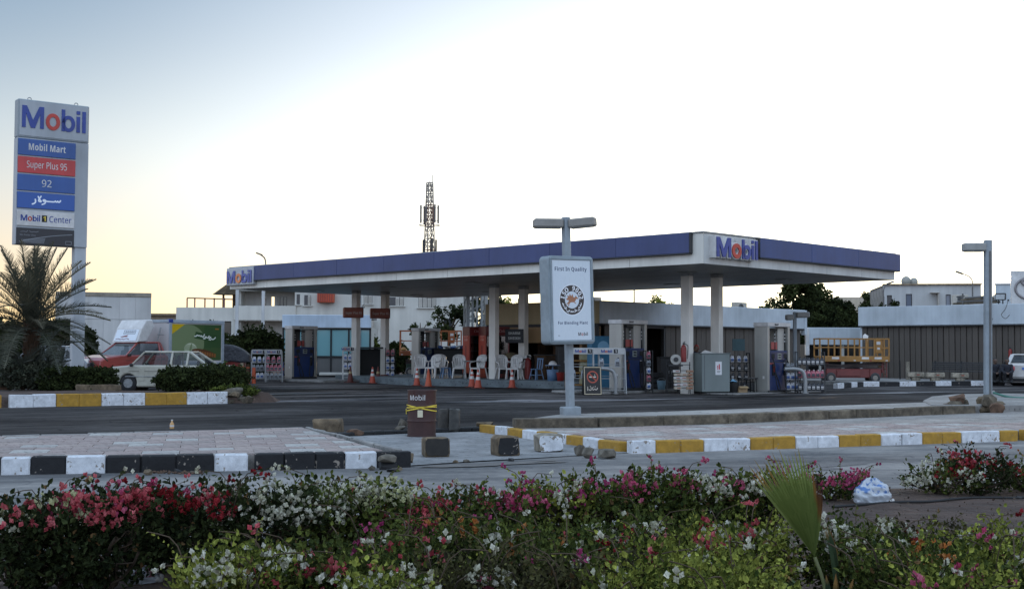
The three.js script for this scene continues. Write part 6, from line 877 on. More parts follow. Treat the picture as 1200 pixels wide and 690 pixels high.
// red box truck
makeCar('box_truck', 'red pickup box truck with a white roof fairing and a green printed cargo box', 'truck', [-15.4, 0, -53.0], -2.178, {
  L: 5.4, W: 1.84, belt: 1.2, roof: 1.8, A0: 1.5, A1: 0.75, C1: -0.42, C0: -0.55, B: [-0.3], hood: [[1.7, 1.2], [2.45, 1.1], [2.66, 1.0]], rear: [[-2.7, 0.72], [-0.7, 0.74], [-0.66, 1.16]], wf: 1.72, wr: -1.5, r: 0.36, sill: 0.32, paint: M(0.4, 0.055, 0.045, { tex: 'grime', roughness: 0.3, clearcoat: 0.6 }), mirror: mats.black,
  front: (c) => {
    for (const q of [-1, 1]) { new MB().ext([[0, 0], [0.42, 0.02], [0.36, 0.2], [0.06, 0.24]], 0.05, new THREE.Matrix4().makeRotationY(q > 0 ? 1.2 : 1.94).setPosition(q > 0 ? 2.66 : 2.5, 0.8, q > 0 ? 0.86 : -0.5)).build('headlight', M(0.6, 0.66, 0.74, { roughness: 0.08 }), c); }
    new MB().cbox(0.06, 0.3, 1.1, 2.75, 0.82, 0, 0.02).build('grille', mats.black, c); new MB().cbox(0.16, 0.24, 1.8, 2.7, 0.42, 0, 0.05).build('bumper', M(0.36, 0.05, 0.045, { tex: 'grime', roughness: 0.35 }), c); new MB().box(0.02, 0.05, 1.0, 2.785, 0.72, 0).build('grille_bar', mats.steel, c);
    const by = 0.86, bh = 1.86, bl = 3.0, bw = 1.9, x0 = -0.65; const bx = new MB().cbox(bl, bh, bw, x0 - bl / 2, by + bh / 2, 0, 0.02).build('cargo_box', M(0.6, 0.57, 0.58, { tex: 'streak' }), c);
    const ed = new MB(), gm = M(0.42, 0.5, 0.58, { tex: 'grime' }); for (const q of [-1, 1]) { ed.cbox(bl + 0.04, 0.14, 0.05, x0 - bl / 2, by + bh - 0.06, q * (bw / 2 + 0.01), 0.01).cbox(bl + 0.04, 0.1, 0.05, x0 - bl / 2, by + 0.05, q * (bw / 2 + 0.01), 0.01).cbox(0.14, bh - 0.24, 0.05, x0 - 0.06, by + bh / 2, q * (bw / 2 + 0.01), 0.01).cbox(0.12, bh - 0.24, 0.05, x0 - bl + 0.05, by + bh / 2, q * (bw / 2 + 0.01), 0.01); } ed.cbox(0.05, 0.12, bw, x0 + 0.01, by + bh - 0.05, 0, 0.01).build('box_frame', gm, bx); new MB().cbox(0.22, 0.16, 0.2, x0 - 0.08, by + bh - 0.05, -bw / 2 + 0.06, 0.02).build('corner_cap', mats.blueL, bx);
    const t = canvasTex(512, 400, (g, w, h) => { g.fillStyle = '#3d5630'; g.fillRect(0, 0, w, h); g.fillStyle = '#72825c'; g.beginPath(); g.arc(150, 190, 190, 0, 7); g.fill(); g.fillStyle = '#33512d'; g.fillRect(330, 0, 182, 260); g.fillStyle = '#c8a512'; g.beginPath(); g.moveTo(0, 0); g.lineTo(130, 0); g.lineTo(0, 110); g.fill(); g.strokeStyle = '#c9cfb4'; g.lineWidth = 3; for (let i = 0; i < 7; i++) { g.beginPath(); g.ellipse(190, 270, 14 + i * 8, 60, 0.2, 0, 7); g.stroke(); } g.fillStyle = '#59371f'; g.beginPath(); g.ellipse(330, 320, 130, 40, 0.25, 0, 7); g.fill(); g.fillStyle = '#8e5a2e'; for (let i = 0; i < 9; i++) g.fillRect(230 + i * 26, 286 + i * 5, 18, 40); g.fillStyle = '#a06a2c'; g.fillRect(446, 40, 40, 14);
      g.save(); g.translate(240, 90); g.rotate(0.2); g.fillStyle = '#2c4a28'; g.fillRect(0, -10, 230, 74); g.strokeStyle = '#d9ddd2'; strokes(g, [[[0.98, 0.2], [0.94, 0.6], [0.85, 0.75], [0.8, 0.6]], [[0.74, 0.3], [0.74, 0.6], [0.66, 0.62], [0.65, 0], [0.64, 0.6], [0.54, 0.6], [0.5, 0.4], [0.46, 0.65], [0.5, 0.9], [0.4, 0.9]], [[0.4, 0], [0.4, 0.6], [0.3, 0.6], [0.28, 0.35], [0.24, 0.6], [0.18, 0.4], [0.14, 0.6], [0.05, 0.4], [0.02, 0.8], [-0.05, 0.8]], [[0.7, 0.9]], [[0.76, 0.9]]], 10, 0, 210, 52, 12); g.restore(); });
    plate('printed_side', bl - 0.3, bh - 0.34, 0, printed(t, 0.35), bx, x0 - bl / 2, by + bh / 2, -bw / 2 - 0.006, Math.PI);
    // fairing above the cab
    const fa = new MB().ext([[0.45, 0], [0.25, 0.5], [0.02, 0.82], [-0.22, 0.84], [-0.32, 0.6], [0.05, 0.03]], 1.5, mtx(0.35, 1.82, -0.75), 0.05).build('roof_fairing', mats.whiteL, c); new MB().bar([-0.3, 1.74, -0.6], [-0.5, 2.4, -0.6], 0.03, 6).bar([-0.2, 2.1, -0.75], [-0.55, 2.1, -0.75], 0.02, 6).build('strut', mats.steel, c);
    const ft = canvasTex(256, 160, (g, w, h) => { g.fillStyle = '#cfd6dc'; g.fillRect(0, 0, w, h); g.strokeStyle = '#23252a'; g.lineWidth = 5; g.strokeRect(90, 14, 130, 50); for (let i = 0; i < 5; i++) { g.beginPath(); g.moveTo(104 + i * 22, 54); g.lineTo(110 + i * 22, 26); g.lineTo(120 + i * 22, 30); g.lineTo(116 + i * 22, 52); g.stroke(); } g.fillStyle = '#70221f'; g.beginPath(); g.moveTo(60, 104); g.lineTo(110, 88); g.lineTo(150, 78); g.lineTo(136, 100); g.lineTo(158, 104); g.lineTo(80, 112); g.fill(); g.strokeStyle = '#5a1c1c'; strokes(g, [[[0, 0.6], [0.2, 0.2], [0.3, 0.8], [0.5, 0.3], [0.6, 0.8], [0.8, 0.1], [1, 0.7]]], 20, 122, 150, 28, 9); });
    const pl2 = new THREE.PlaneGeometry(1.4, 0.5); const pm = mesh('fairing_print', pl2, printed(ft, 0.3), fa); pm.position.set(0.76, 2.07, 0); pm.rotation.set(0, Math.PI / 2, 0); pm.rotation.order = 'YXZ'; pm.rotation.x = -0.38;
  },
});
makeCar('silver_car', 'silver hatchback parked behind the pylon post and the palm', 'car', at(47, 50.8, 0), Math.PI + 0.05, { L: 4.1, W: 1.7, belt: 1.06, roof: 1.62, A0: 0.75, A1: 0.1, C1: -1.2, C0: -1.75, B: [-0.4, -1.2], hood: [[0.95, 1.02], [1.8, 0.86], [2.0, 0.7]], rear: [[-2.05, 0.9], [-1.9, 1.05]], wf: 1.3, wr: -1.3, r: 0.31, paint: M(0.3, 0.33, 0.37, { tex: 'grime', roughness: 0.25, metalness: 0.4, clearcoat: 0.6 }) });
makeCar('white_saloon', 'white saloon car seen from behind at the right edge, with red tail lights', 'car', [24.08, 0, -59.65], Math.PI / 2 - 0.38, {
  L: 4.4, W: 1.72, belt: 0.95, roof: 1.44, A0: 0.85, A1: 0.2, C1: -0.95, C0: -1.6, B: [-0.35], cw: 0.16, hood: [[1.0, 0.96], [1.9, 0.8], [2.15, 0.62]], rear: [[-2.2, 0.9], [-2.12, 1.0], [-1.7, 1.0]], wf: 1.35, wr: -1.3, r: 0.31, paint: M(0.72, 0.72, 0.71, { tex: 'grime', roughness: 0.25, clearcoat: 0.7 }),
  front: (c) => { for (const q of [-1, 1]) new MB().cbox(0.16, 0.2, 0.34, -2.21, 0.78, q * 0.68, 0.03).build('tail_light', M(0.5, 0.09, 0.1, { roughness: 0.15 }), c); new MB().cbox(0.02, 0.11, 0.42, -2.27, 0.78, 0.0, 0.004).build('number_plate', M(0.08, 0.18, 0.45, { roughness: 0.4 }), c); new MB().cbox(0.12, 0.2, 1.72, -2.2, 0.45, 0, 0.05).build('bumper', M(0.7, 0.7, 0.69, { tex: 'grime', roughness: 0.3 }), c); new MB().cbox(0.1, 0.12, 1.5, -2.2, 0.27, 0, 0.02).build('lower_bumper', mats.black, c); new MB().cbox(0.2, 0.03, 1.4, -2.08, 1.04, 0, 0.01).build('spoiler', mats.charcoal, c); },
});

// ---------------------------------------------------------------- people
function fieldGeo(bones, { cell = 0.016, k = 0.03, pad = 0.08, size } = {}) {
  const lo = V(9, 9, 9), hi = V(-9, -9, -9); for (const [a, b, ra, rb] of bones) { lo.min(V(...a).subScalar(ra)).min(V(...b).subScalar(rb)); hi.max(V(...a).addScalar(ra)).max(V(...b).addScalar(rb)); }
  const mid = lo.clone().add(hi).multiplyScalar(0.5), half = Math.max(hi.x - lo.x, hi.y - lo.y, hi.z - lo.z) / 2 + pad, n = Math.min(130, Math.ceil(2 * half / cell)), mc = new MarchingCubes(n, mats.black, false, false, 120000);
  const cap = bones.map(([a, b, ra, rb]) => { const d = [b[0] - a[0], b[1] - a[1], b[2] - a[2]]; return [a, d, Math.max(1e-9, d[0] ** 2 + d[1] ** 2 + d[2] ** 2), ra, rb]; });
  for (let z = 0, i = 0; z < n; z++) for (let y = 0; y < n; y++) for (let x = 0; x < n; x++, i++) {
    const px = mid.x + (x - n / 2) / (n / 2) * half, py = mid.y + (y - n / 2) / (n / 2) * half, pz = mid.z + (z - n / 2) / (n / 2) * half; let m = 1;
    for (const [a, d, dd, ra, rb] of cap) { const qx = px - a[0], qy = py - a[1], qz = pz - a[2], t = clamp((qx * d[0] + qy * d[1] + qz * d[2]) / dd), e = Math.hypot(qx - t * d[0], qy - t * d[1], qz - t * d[2]) - ra - t * (rb - ra), h = clamp(0.5 + 0.5 * (m - e) / k); m = m * (1 - h) + e * h - k * h * (1 - h); }
    mc.field[x + y * n + z * n * n] = -m;
  }
  mc.isolation = 0; mc.update(); const c = mc.count ?? mc.geometry.drawRange.count, g = new THREE.BufferGeometry(), p = mc.positionArray.slice(0, c * 3), nn = mc.normalArray.slice(0, c * 3);
  for (let i = 0; i < p.length; i += 3) { p[i] = mid.x + p[i] * half; p[i + 1] = mid.y + p[i + 1] * half; p[i + 2] = mid.z + p[i + 2] * half; }
  g.setAttribute('position', new THREE.BufferAttribute(new Float32Array(p), 3)); g.setAttribute('normal', new THREE.BufferAttribute(new Float32Array(nn), 3)); return boxUV(g);
}
const skin = M(0.11, 0.062, 0.04, { roughness: 0.55 }), hair = M(0.012, 0.01, 0.009, { roughness: 0.7 });
function makePerson(label, pos, turn, J, { top, legs, shoes = mats.black, capMat }) {
  const p = thing('person', label, 'person', pos, turn), two = (f) => [-1, 1].flatMap(f), mx = ([x, y, z], q) => [x * q, y, z], H = J.head;
  const trunk = (g) => [[J.pelvis, J.belly, 0.13 + g, 0.125 + g], [J.belly, J.chest, 0.125 + g, 0.13 + g], ...two((q) => [[J.chest, mx(J.sh, q), 0.1 + g, 0.07 + g]])], arm = (g, q) => [[mx(J.sh, q), mx(J.el, q), 0.052 + g, 0.042 + g], [mx(J.el, q), mx(J.wr, q), 0.042 + g, 0.028 + g]], leg = (g, q) => [[mx(J.hip, q), mx(J.kn, q), 0.088 + g, 0.06 + g], [mx(J.kn, q), mx(J.an, q), 0.058 + g, 0.038 + g]], foot = (g, q) => [[mx(J.an, q), mx(J.toe, q), 0.042 + g, 0.032 + g]];
  const body = fieldGeo([...trunk(0), [J.chest, J.neck, 0.07, 0.055], [J.neck, [H[0], H[1] - 0.06, H[2]], 0.052, 0.055], ...two((q) => [...arm(0, q), ...leg(0, q), ...foot(0, q)])], { cell: 0.016 });
  const up = [0, 1, 0], hd = [[[H[0], H[1] + 0.03, H[2] - 0.015], [H[0], H[1] - 0.03, H[2] + 0.005], 0.088, 0.07], [[H[0], H[1] - 0.05, H[2] + 0.03], [H[0], H[1] - 0.095, H[2] + 0.055], 0.058, 0.03], [[H[0], H[1] + 0.0, H[2] + 0.085], [H[0], H[1] - 0.035, H[2] + 0.105], 0.01, 0.016], [[H[0] - 0.02, H[1] - 0.066, H[2] + 0.08], [H[0] + 0.02, H[1] - 0.066, H[2] + 0.08], 0.012, 0.012], ...two((q) => [[[H[0] + q * 0.08, H[1] + 0.01, H[2] - 0.01], [H[0] + q * 0.085, H[1] - 0.035, H[2]], 0.018, 0.013], [[H[0] + q * 0.02, H[1] + 0.028, H[2] + 0.075], [H[0] + q * 0.045, H[1] + 0.025, H[2] + 0.068], 0.014, 0.012]])];
  const parts = [body, fieldGeo(hd, { cell: 0.006, k: 0.02, pad: 0.03 })];
  for (const q of [-1, 1]) { const w = V(...mx(J.wr, q)), e = V(...mx(J.el, q)), f = w.clone().sub(e).normalize(), out = V(q * 0.35, 0.93, 0.1), side = f.clone().cross(out).normalize(), nrm = side.clone().cross(f).normalize(), at3 = (a, b, c2) => w.clone().addScaledVector(f, a).addScaledVector(side, b).addScaledVector(nrm, c2).toArray(), b = [[w.toArray(), at3(0.075, 0.012, 0), 0.026, 0.018], [w.toArray(), at3(0.075, -0.016, 0), 0.024, 0.018]];
    [-0.03, -0.01, 0.01, 0.03].forEach((s2, i) => { const L = [0.07, 0.078, 0.074, 0.058][i]; b.push([at3(0.07, s2, 0), at3(0.07 + L * 0.5, s2 * 1.1, -0.006), 0.0095, 0.0088], [at3(0.07 + L * 0.5, s2 * 1.1, -0.006), at3(0.07 + L * 0.85, s2 * 1.1, -0.03), 0.0088, 0.0075]); });
    b.push([at3(0.02, -0.026 * 1.1, 0), at3(0.05, -0.055, -0.01), 0.012, 0.0105], [at3(0.05, -0.055, -0.01), at3(0.078, -0.06, -0.024), 0.0105, 0.0085]); parts.push(fieldGeo(b, { cell: 0.0035, k: 0.008, pad: 0.02 })); }
  mesh('body', mergeGeometries(parts), skin, p);
  for (const q of [-1, 1]) new MB().add(new THREE.SphereGeometry(0.009, 8, 6), mtx(H[0] + q * 0.03, H[1] + 0.008, H[2] + 0.079)).build('eye', mats.black, p);
  mesh('shirt', fieldGeo([...trunk(0.016), ...two((q) => [[mx(J.sh, q), mx(J.el, q), 0.068, 0.056], [mx(J.el, q), mx(J.wr, q).map((v, i) => v * 0.85 + mx(J.el, q)[i] * 0.15), 0.056, 0.042]]), [J.chest, [J.neck[0], J.neck[1] - 0.04, J.neck[2]], 0.085, 0.06]], { cell: 0.016, k: 0.02 }), top, p);
  mesh('trousers', fieldGeo([[J.pelvis, [J.pelvis[0], J.pelvis[1] + 0.05, J.pelvis[2]], 0.145, 0.143], ...two((q) => [[mx(J.hip, q), mx(J.kn, q), 0.104, 0.076], [mx(J.kn, q), mx(J.an, q).map((v, i) => v * 0.9 + mx(J.kn, q)[i] * 0.1), 0.076, 0.056]])], { cell: 0.016, k: 0.02 }), legs, p);
  for (const q of [-1, 1]) mesh('shoe', fieldGeo(foot(0.014, q), { cell: 0.01, k: 0.01, pad: 0.04 }), shoes, p);
  mesh(capMat ? 'cap' : 'hair', fieldGeo([[[H[0], H[1] + 0.055, H[2] - 0.025], [H[0], H[1] + 0.0, H[2] - 0.05], 0.085, 0.08], ...(capMat ? [[[H[0] - 0.03, H[1] + 0.045, H[2] + 0.09], [H[0] + 0.03, H[1] + 0.045, H[2] + 0.13], 0.02, 0.012]] : [])], { cell: 0.008, k: 0.02, pad: 0.03 }), capMat ?? hair, p);
  return p;
}
const seated = (sh, dx = 0) => ({ pelvis: [0, sh + 0.12, 0], belly: [0, sh + 0.28, -0.01], chest: [0, sh + 0.44, -0.01], neck: [0, sh + 0.58, 0.02], head: [dx, sh + 0.72, 0.05], sh: [0.17, sh + 0.5, 0.0], el: [0.22, sh + 0.26, 0.1], wr: [0.07, sh + 0.19, 0.3], hip: [0.09, sh + 0.1, 0.02], kn: [0.14, sh + 0.16, 0.42], an: [0.12, 0.09, 0.38], toe: [0.14, 0.045, 0.55] });
const navy = M(0.014, 0.015, 0.022, { roughness: 0.85 }), blackCloth = M(0.011, 0.011, 0.013, { roughness: 0.9 });
makePerson('person in black sitting low against the workshop wall, hands together, beside the white car', at(1180.5, 57.4, 0.13), -0.3, seated(0.27), { top: navy, legs: blackCloth });
makePerson('person in dark clothes sitting half hidden behind the right street lamp', at(1166, 57.9, 0.13), -0.1, seated(0.27, 0.01), { top: navy, legs: blackCloth });
for (const [b, d, l] of [[1180.5, 57.55, 'dark crate seat under the person beside the white car'], [1166, 58.05, 'dark crate seat under the person behind the street lamp']]) { const c = thing('crate', l, 'crate', at(b, d, 0.13), -0.2), m = new MB(); for (let i = 0; i < 3; i++) m.box(0.44, 0.06, 0.02, 0, 0.05 + i * 0.085, 0.17).box(0.44, 0.06, 0.02, 0, 0.05 + i * 0.085, -0.17); m.build('slat', mats.charcoal, c); new MB().box(0.4, 0.02, 0.32, 0, 0.255, 0).box(0.03, 0.24, 0.3, -0.2, 0.12, 0).box(0.03, 0.24, 0.3, 0.2, 0.12, 0).build('frame', mats.black, c); }
makePerson('person in a dark blue top and red cap standing behind the grey cabinet', at(821, 46.6, 0.05), -0.9, { pelvis: [0, 0.95, 0], belly: [0, 1.1, 0.04], chest: [0, 1.28, 0.1], neck: [0, 1.43, 0.16], head: [0, 1.56, 0.22], sh: [0.18, 1.35, 0.1], el: [0.24, 1.08, 0.2], wr: [0.2, 0.98, 0.42], hip: [0.09, 0.9, 0], kn: [0.11, 0.48, 0.03], an: [0.12, 0.09, 0], toe: [0.15, 0.045, 0.16] }, { top: M(0.02, 0.03, 0.07, { roughness: 0.85 }), legs: blackCloth, capMat: mats.red });
{ const p = at(1124, 61.5, 0.13), b = thing('slat_bench', 'long dark slatted bench against the workshop wall', 'bench', p, -0.72); for (let i = 0; i < 3; i++) new MB().cbox(2.9, 0.045, 0.1, 0, 0.45, -0.14 + i * 0.14, 0.008).build('seat_slat', mats.charcoal, b); for (let i = 0; i < 4; i++) new MB().cbox(2.9, 0.07, 0.035, 0, 0.56 + i * 0.1, -0.24 - i * 0.02, 0.008).build('back_slat', mats.charcoal, b); for (const x of [-1.3, 0, 1.3]) new MB().sbar([x, 0, 0.15], [x, 0.43, 0.15], 0.06).sbar([x, 0, -0.2], [x, 0.95, -0.32], 0.06).sbar([x, 0.4, 0.15], [x, 0.4, -0.25], 0.05).build('leg', mats.black, b); }
for (const [b, d, w, l] of [[1073, 60.6, 0.8, 'left pale concrete block on the ground before the workshop'], [1096, 60, 0.85, 'middle pale concrete block before the workshop, standing on a second one'], [1125, 59.4, 0.75, 'right pale concrete block in front of the dark bench']]) { const p = at(b, d, 0.13), c = thing('concrete_block', l, 'concrete block', p, -0.1); new MB().cbox(w, 0.24, 0.3, 0, 0.3, 0, 0.03).build('block', mats.stonePale, c); new MB().cbox(w * 0.5, 0.18, 0.28, 0, 0.09, 0, 0.03).build('footing', mats.stonePale, c); new MB().cbox(0.14, 0.06, 0.004, 0.1, 0.3, 0.152, 0.001).build('paint_mark', mats.orangeBox, c); }
for (const [b, d, h, l] of [[1064, 62.6, 0.9, 'short pale pipe standing by the workshop wall'], [1055, 63.5, 0.95, 'thin dark stake by the workshop wall']]) { const p = thing('stake', l, 'stake', at(b, d, 0.13), 0); const t = h < 0.93; new MB().cyl(t ? 0.1 : 0.03, t ? 0.09 : 0.025, h, 0, h / 2, 0, 12).build('stem', t ? mats.stonePale : mats.black, p); new MB().cyl(t ? 0.14 : 0.07, t ? 0.14 : 0.07, 0.03, 0, 0.015, 0, 12).build('foot', mats.conc, p); }

// ---------------------------------------------------------------- drum, stones, litter
{
  const r = 0.245, p = thing('oil_drum', 'dark red-brown oil drum wrapped with yellow tape by the gap in the pavement', 'drum', at(495, 22.15, 0.012), 0.0), rib = (y) => [[r, y - 0.022], [r + 0.012, y - 0.008], [r + 0.012, y + 0.008], [r, y + 0.022]];
  new MB().lathe([[0, 0.01], [r - 0.01, 0.01], [r - 0.01, 0], [r + 0.008, 0], [r + 0.008, 0.018], [r, 0.024], ...rib(0.27), ...rib(0.53), [r, 0.776], [r + 0.008, 0.782], [r + 0.008, 0.8], [r - 0.012, 0.8], [r - 0.012, 0.78], [0, 0.778]], 40).build('drum', mats.barrel, p);
  new MB().cyl(0.035, 0.035, 0.02, 0.1, 0.79, 0.08, 12).build('bung', mats.charcoal, p);
  const txt = textGeo('Mobil', 0.085, 0.004, fontR); txt.computeBoundingBox(); txt.translate(-(txt.boundingBox.max.x) / 2, 0.63, 0); { const q = txt.attributes.position; for (let i = 0; i < q.count; i++) { const a = q.getX(i) / r - 0.3, rad = r + 0.002 + q.getZ(i); q.setXYZ(i, Math.sin(a) * rad, q.getY(i), Math.cos(a) * rad); } txt.computeVertexNormals(); mesh('lettering', clean(txt), mats.whiteL, p); }
  const tape = (y0, amp, ph) => { const g = new THREE.CylinderGeometry(r + 0.017, r + 0.017, 0.019, 44, 1, true), q = g.attributes.position; for (let i = 0; i < q.count; i++) { const a = Math.atan2(q.getX(i), q.getZ(i)); q.setY(i, q.getY(i) + y0 + amp * Math.sin(a + ph)); } g.computeVertexNormals(); return g; };
  const tp = new MB(); tp.add(tape(0.49, 0.05, 0.2)).add(tape(0.49, -0.055, -0.1)).add(tape(0.5, 0.015, 1)); tp.build('yellow_tape', new THREE.MeshPhysicalMaterial({ color: mats.tape.color, roughness: 0.45, side: THREE.DoubleSide }), p); new MB().box(0.012, 0.09, 0.03, -r - 0.02, 0.43, 0.05, 0.2).build('tape_end', mats.tape, p);
  const lb = new THREE.CylinderGeometry(r + 0.008, r + 0.008, 0.12, 10, 1, true, -0.22, 0.36); lb.translate(0, 0.4, 0); mesh('paper_label', lb, new THREE.MeshPhysicalMaterial({ color: 0xc8c0a4, roughness: 0.8, side: THREE.DoubleSide }), p);
}
function rock(seed, w, h, d, n = 26, box = 0.6) { const r = rng(seed), pts = []; for (let i = 0; i < n; i++) { const v = V(rr(-1, 1, r), rr(-1, 1, r), rr(-1, 1, r)), m = Math.max(Math.abs(v.x), Math.abs(v.y), Math.abs(v.z)), s = v.clone().multiplyScalar(1 / (m * box + v.length() * (1 - box))); pts.push(V(s.x * w / 2, s.y * h / 2, s.z * d / 2)); } const g = new ConvexGeometry(pts); g.computeBoundingBox(); g.translate(0, -g.boundingBox.min.y, 0); return clean(g); }
function roughBlock(w, h, d, seed, c = 0.03) {                  // a cut kerb stone with knocked corners
  const r = rng(seed), pts = []; for (const sx of [-1, 1]) for (const sy of [-1, 1]) for (const sz of [-1, 1]) { const k = () => c * (0.3 + r() * r() * 3), j = () => rr(-0.018, 0.018, r); pts.push(V(sx * (w / 2 - k()), sy * (h / 2 - k()) + j(), sz * d / 2 + j()), V(sx * (w / 2 - k()), sy * h / 2 + j(), sz * (d / 2 - k())), V(sx * w / 2 + j(), sy * (h / 2 - k()), sz * (d / 2 - k()))); } const g = new ConvexGeometry(pts); g.translate(0, h / 2, 0); return clean(g);
}
function stone(label, pos, turn, geo, mat, group = 'loose stones', extra) { const s = mesh('stone_block', geo, mat); s.position.set(...pos); s.rotation.y = turn; tag(s, label, 'stone', group); extra?.(s); return s; }
const face = (w, h, z, mat, name = 'painted_face', seed = 3) => (s) => { const r = rng(seed), pts = []; for (let i = 0; i < 22; i++) { const a = i / 22 * 2 * Math.PI, k = 1 / Math.max(Math.abs(Math.cos(a)), Math.abs(Math.sin(a))) * rr(0.86, 1, r); pts.push([Math.cos(a) * k * w / 2, Math.sin(a) * k * h / 2]); } const m = new MB().ext(pts, 0.012, mtx(0, 0, z)).build(name, mat, s); m.position.y = s.userData.h; };
const sb = (label, b, d, y, turn, w, h, dp, seed, mat, painted) => { const g = roughBlock(w, h, dp, seed); const s = stone(label, at(b, d, y), turn, g, mat); if (painted) { s.userData.h = h / 2; face(w * 0.97, h * 0.93, dp / 2 - 0.002, painted, 'painted_face', seed)(s); delete s.userData.h; } return s; };
sb('tan kerb stone with a sooty black face, in front of the oil drum', 511, 17.95, 0.012, 0.3, 0.36, 0.28, 0.26, 201, mats.stoneTan, M(0.035, 0.033, 0.03, { tex: 'stone' }));
sb('kerb stone with a black painted face, second from the left in the gap', 592, 18.2, 0.012, 0.35, 0.33, 0.28, 0.34, 202, mats.stoneTan, mats.kb);
sb('whitish kerb stone nearest the yellow slanting kerb', 642.5, 18.95, 0.012, 0.28, 0.38, 0.25, 0.34, 203, mats.stonePale, mats.kw);
sb('left upright dark grey kerb block of the pair behind the drum', 520.5, 23.5, 0.01, 0.1, 0.19, 0.42, 0.2, 204, M(0.1, 0.1, 0.1, { tex: 'stone' }));
sb('right upright slate grey kerb block of the pair behind the drum', 533, 23.4, 0.01, -0.1, 0.18, 0.42, 0.22, 205, M(0.11, 0.12, 0.13, { tex: 'stone' }));
sb('brown cut stone at the back edge of the left pavement', 386, 22.7, 0.0, -0.15, 0.48, 0.27, 0.3, 206, mats.stoneTan);
stone('rounded reddish stone right of the brown cut stone', at(417, 22.2, 0.005), 0.2, rock(207, 0.32, 0.13, 0.24), mats.stoneRed);
stone('pale pointed rubble piece left of the oil drum', at(470, 22.9, 0.01), 0.4, rock(208, 0.3, 0.17, 0.24, 9, 0.2), mats.stoneGrey);
stone('grey slab of rubble leaning behind the pointed piece by the drum', at(474, 23.6, 0.01), 0.9, rock(209, 0.26, 0.24, 0.12, 12, 0.8), mats.stoneGrey);
stone('small ochre stone left of the slanting yellow kerb', at(569, 24.0, 0.01), 0.1, rock(210, 0.34, 0.16, 0.2, 18, 0.8), mats.stoneTan);
stone('left of three grey rubble stones at the corner of the slanting kerb', at(679.5, 18.2, 0.012), 0.3, rock(211, 0.14, 0.19, 0.16, 14, 0.7), mats.stoneGrey);
stone('middle of three grey rubble stones at the corner of the slanting kerb', at(691, 17.8, 0.012), 0.8, rock(212, 0.2, 0.16, 0.18, 20, 0.5), mats.stoneGrey);
stone('right of three grey rubble stones at the corner of the slanting kerb', at(711.5, 17.75, 0.012), -0.2, rock(213, 0.28, 0.14, 0.2, 22, 0.6), mats.stoneGrey);
stone('grey rubble stone leaning on the last black kerb block', at(455, 16.0, 0.09), 0.2, rock(214, 0.26, 0.12, 0.16, 18, 0.4), mats.stoneGrey);
stone('black burnt stone under the rubble at the last black kerb block', at(455.5, 16.05, 0.0), 0.2, rock(215, 0.24, 0.1, 0.14, 20, 0.8), mats.black);
stone('tan rough stone at the corner of the left pavement', at(480, 16.9, 0.01), 0.5, rock(216, 0.17, 0.15, 0.16, 22, 0.5), mats.stoneTan);
{ const r = rng(300); const lst = [[437, 15.9], [461, 15.7], [470, 15.75], [462, 15.9], [212, 15.45], [175, 15.2], [226, 15.4], [600, 17.3], [535, 17.0], [548, 17.05], [116, 14.9]]; lst.forEach(([b, d], i) => stone('small loose ' + ['grey', 'black', 'tan'][i % 3] + ' stone at the foot of the ' + (b > 500 ? 'cut blocks in the gap' : b > 400 ? 'last black kerb blocks' : 'left black and white kerb'), at(b, d, 0.005), r() * 3, rock(320 + i, 0.07 + r() * 0.09, 0.04 + r() * 0.05, 0.07 + r() * 0.05, 12, 0.4), [mats.stoneGrey, mats.charcoal, mats.stoneTan][i % 3], 'small loose stones at the kerbs')); 
  const gr = []; for (let i = 0; i < 90; i++) { const t = r(), g = rock(400 + i % 9, 0.03 + r() * 0.03, 0.02 + r() * 0.02, 0.03 + r() * 0.02, 8, 0.3); g.rotateY(r() * 6); const b = 172 + 72 * t + rr(-4, 4, r), d = 15.55 - rr(0, 0.25, r); const q = at(b, d, 0.008); g.translate(...q); gr.push(g); } const m = mesh('gravel', mergeGeometries(gr), mats.stoneRed); tag(m, 'spill of reddish gravel along the black kerb', 'gravel', null, 'stuff'); }
for (const [i, b, d, w, h, l] of [[0, 106, 37.2, 0.72, 0.2, 'left pale slab lying in the planting bed under the hedge'], [1, 128.5, 37.2, 0.62, 0.2, 'right pale slab lying in the planting bed under the hedge'], [2, 2, 37.8, 0.7, 0.28, 'pinkish stone at the left edge of the planting bed']]) stone(l, at(b, d, 0.27), 0.05, roughBlock(w, h, 0.36, 430 + i), i === 2 ? mats.stoneRed : mats.stoneTan, 'stones in the planting bed');
{ const r = rng(501); for (let i = 0; i < 15; i++) { const b = 262 + r() * 38, w = 0.22 + r() * 0.26, white = i === 4; stone(white ? 'white painted round stone in the rubble heap at the end of the planting bed' : ['rough grey', 'rough tan', 'rough brown'][i % 3] + (w > 0.4 ? ' big' : w < 0.3 ? ' small' : '') + ' rubble stone in the heap at the end of the planting bed', at(white ? 282 : b, 35.6 + rr(-0.4, 0.8, r), white ? 0.08 : i < 9 ? -0.02 : 0.16), r() * 3, rock(510 + i, w, w * 0.7, w * 0.8, 20, 0.35), white ? mats.kw : [mats.stoneGrey, mats.stoneTan, mats.kerbBrown][i % 3], white ? null : 'rubble heap at the planting bed'); } }
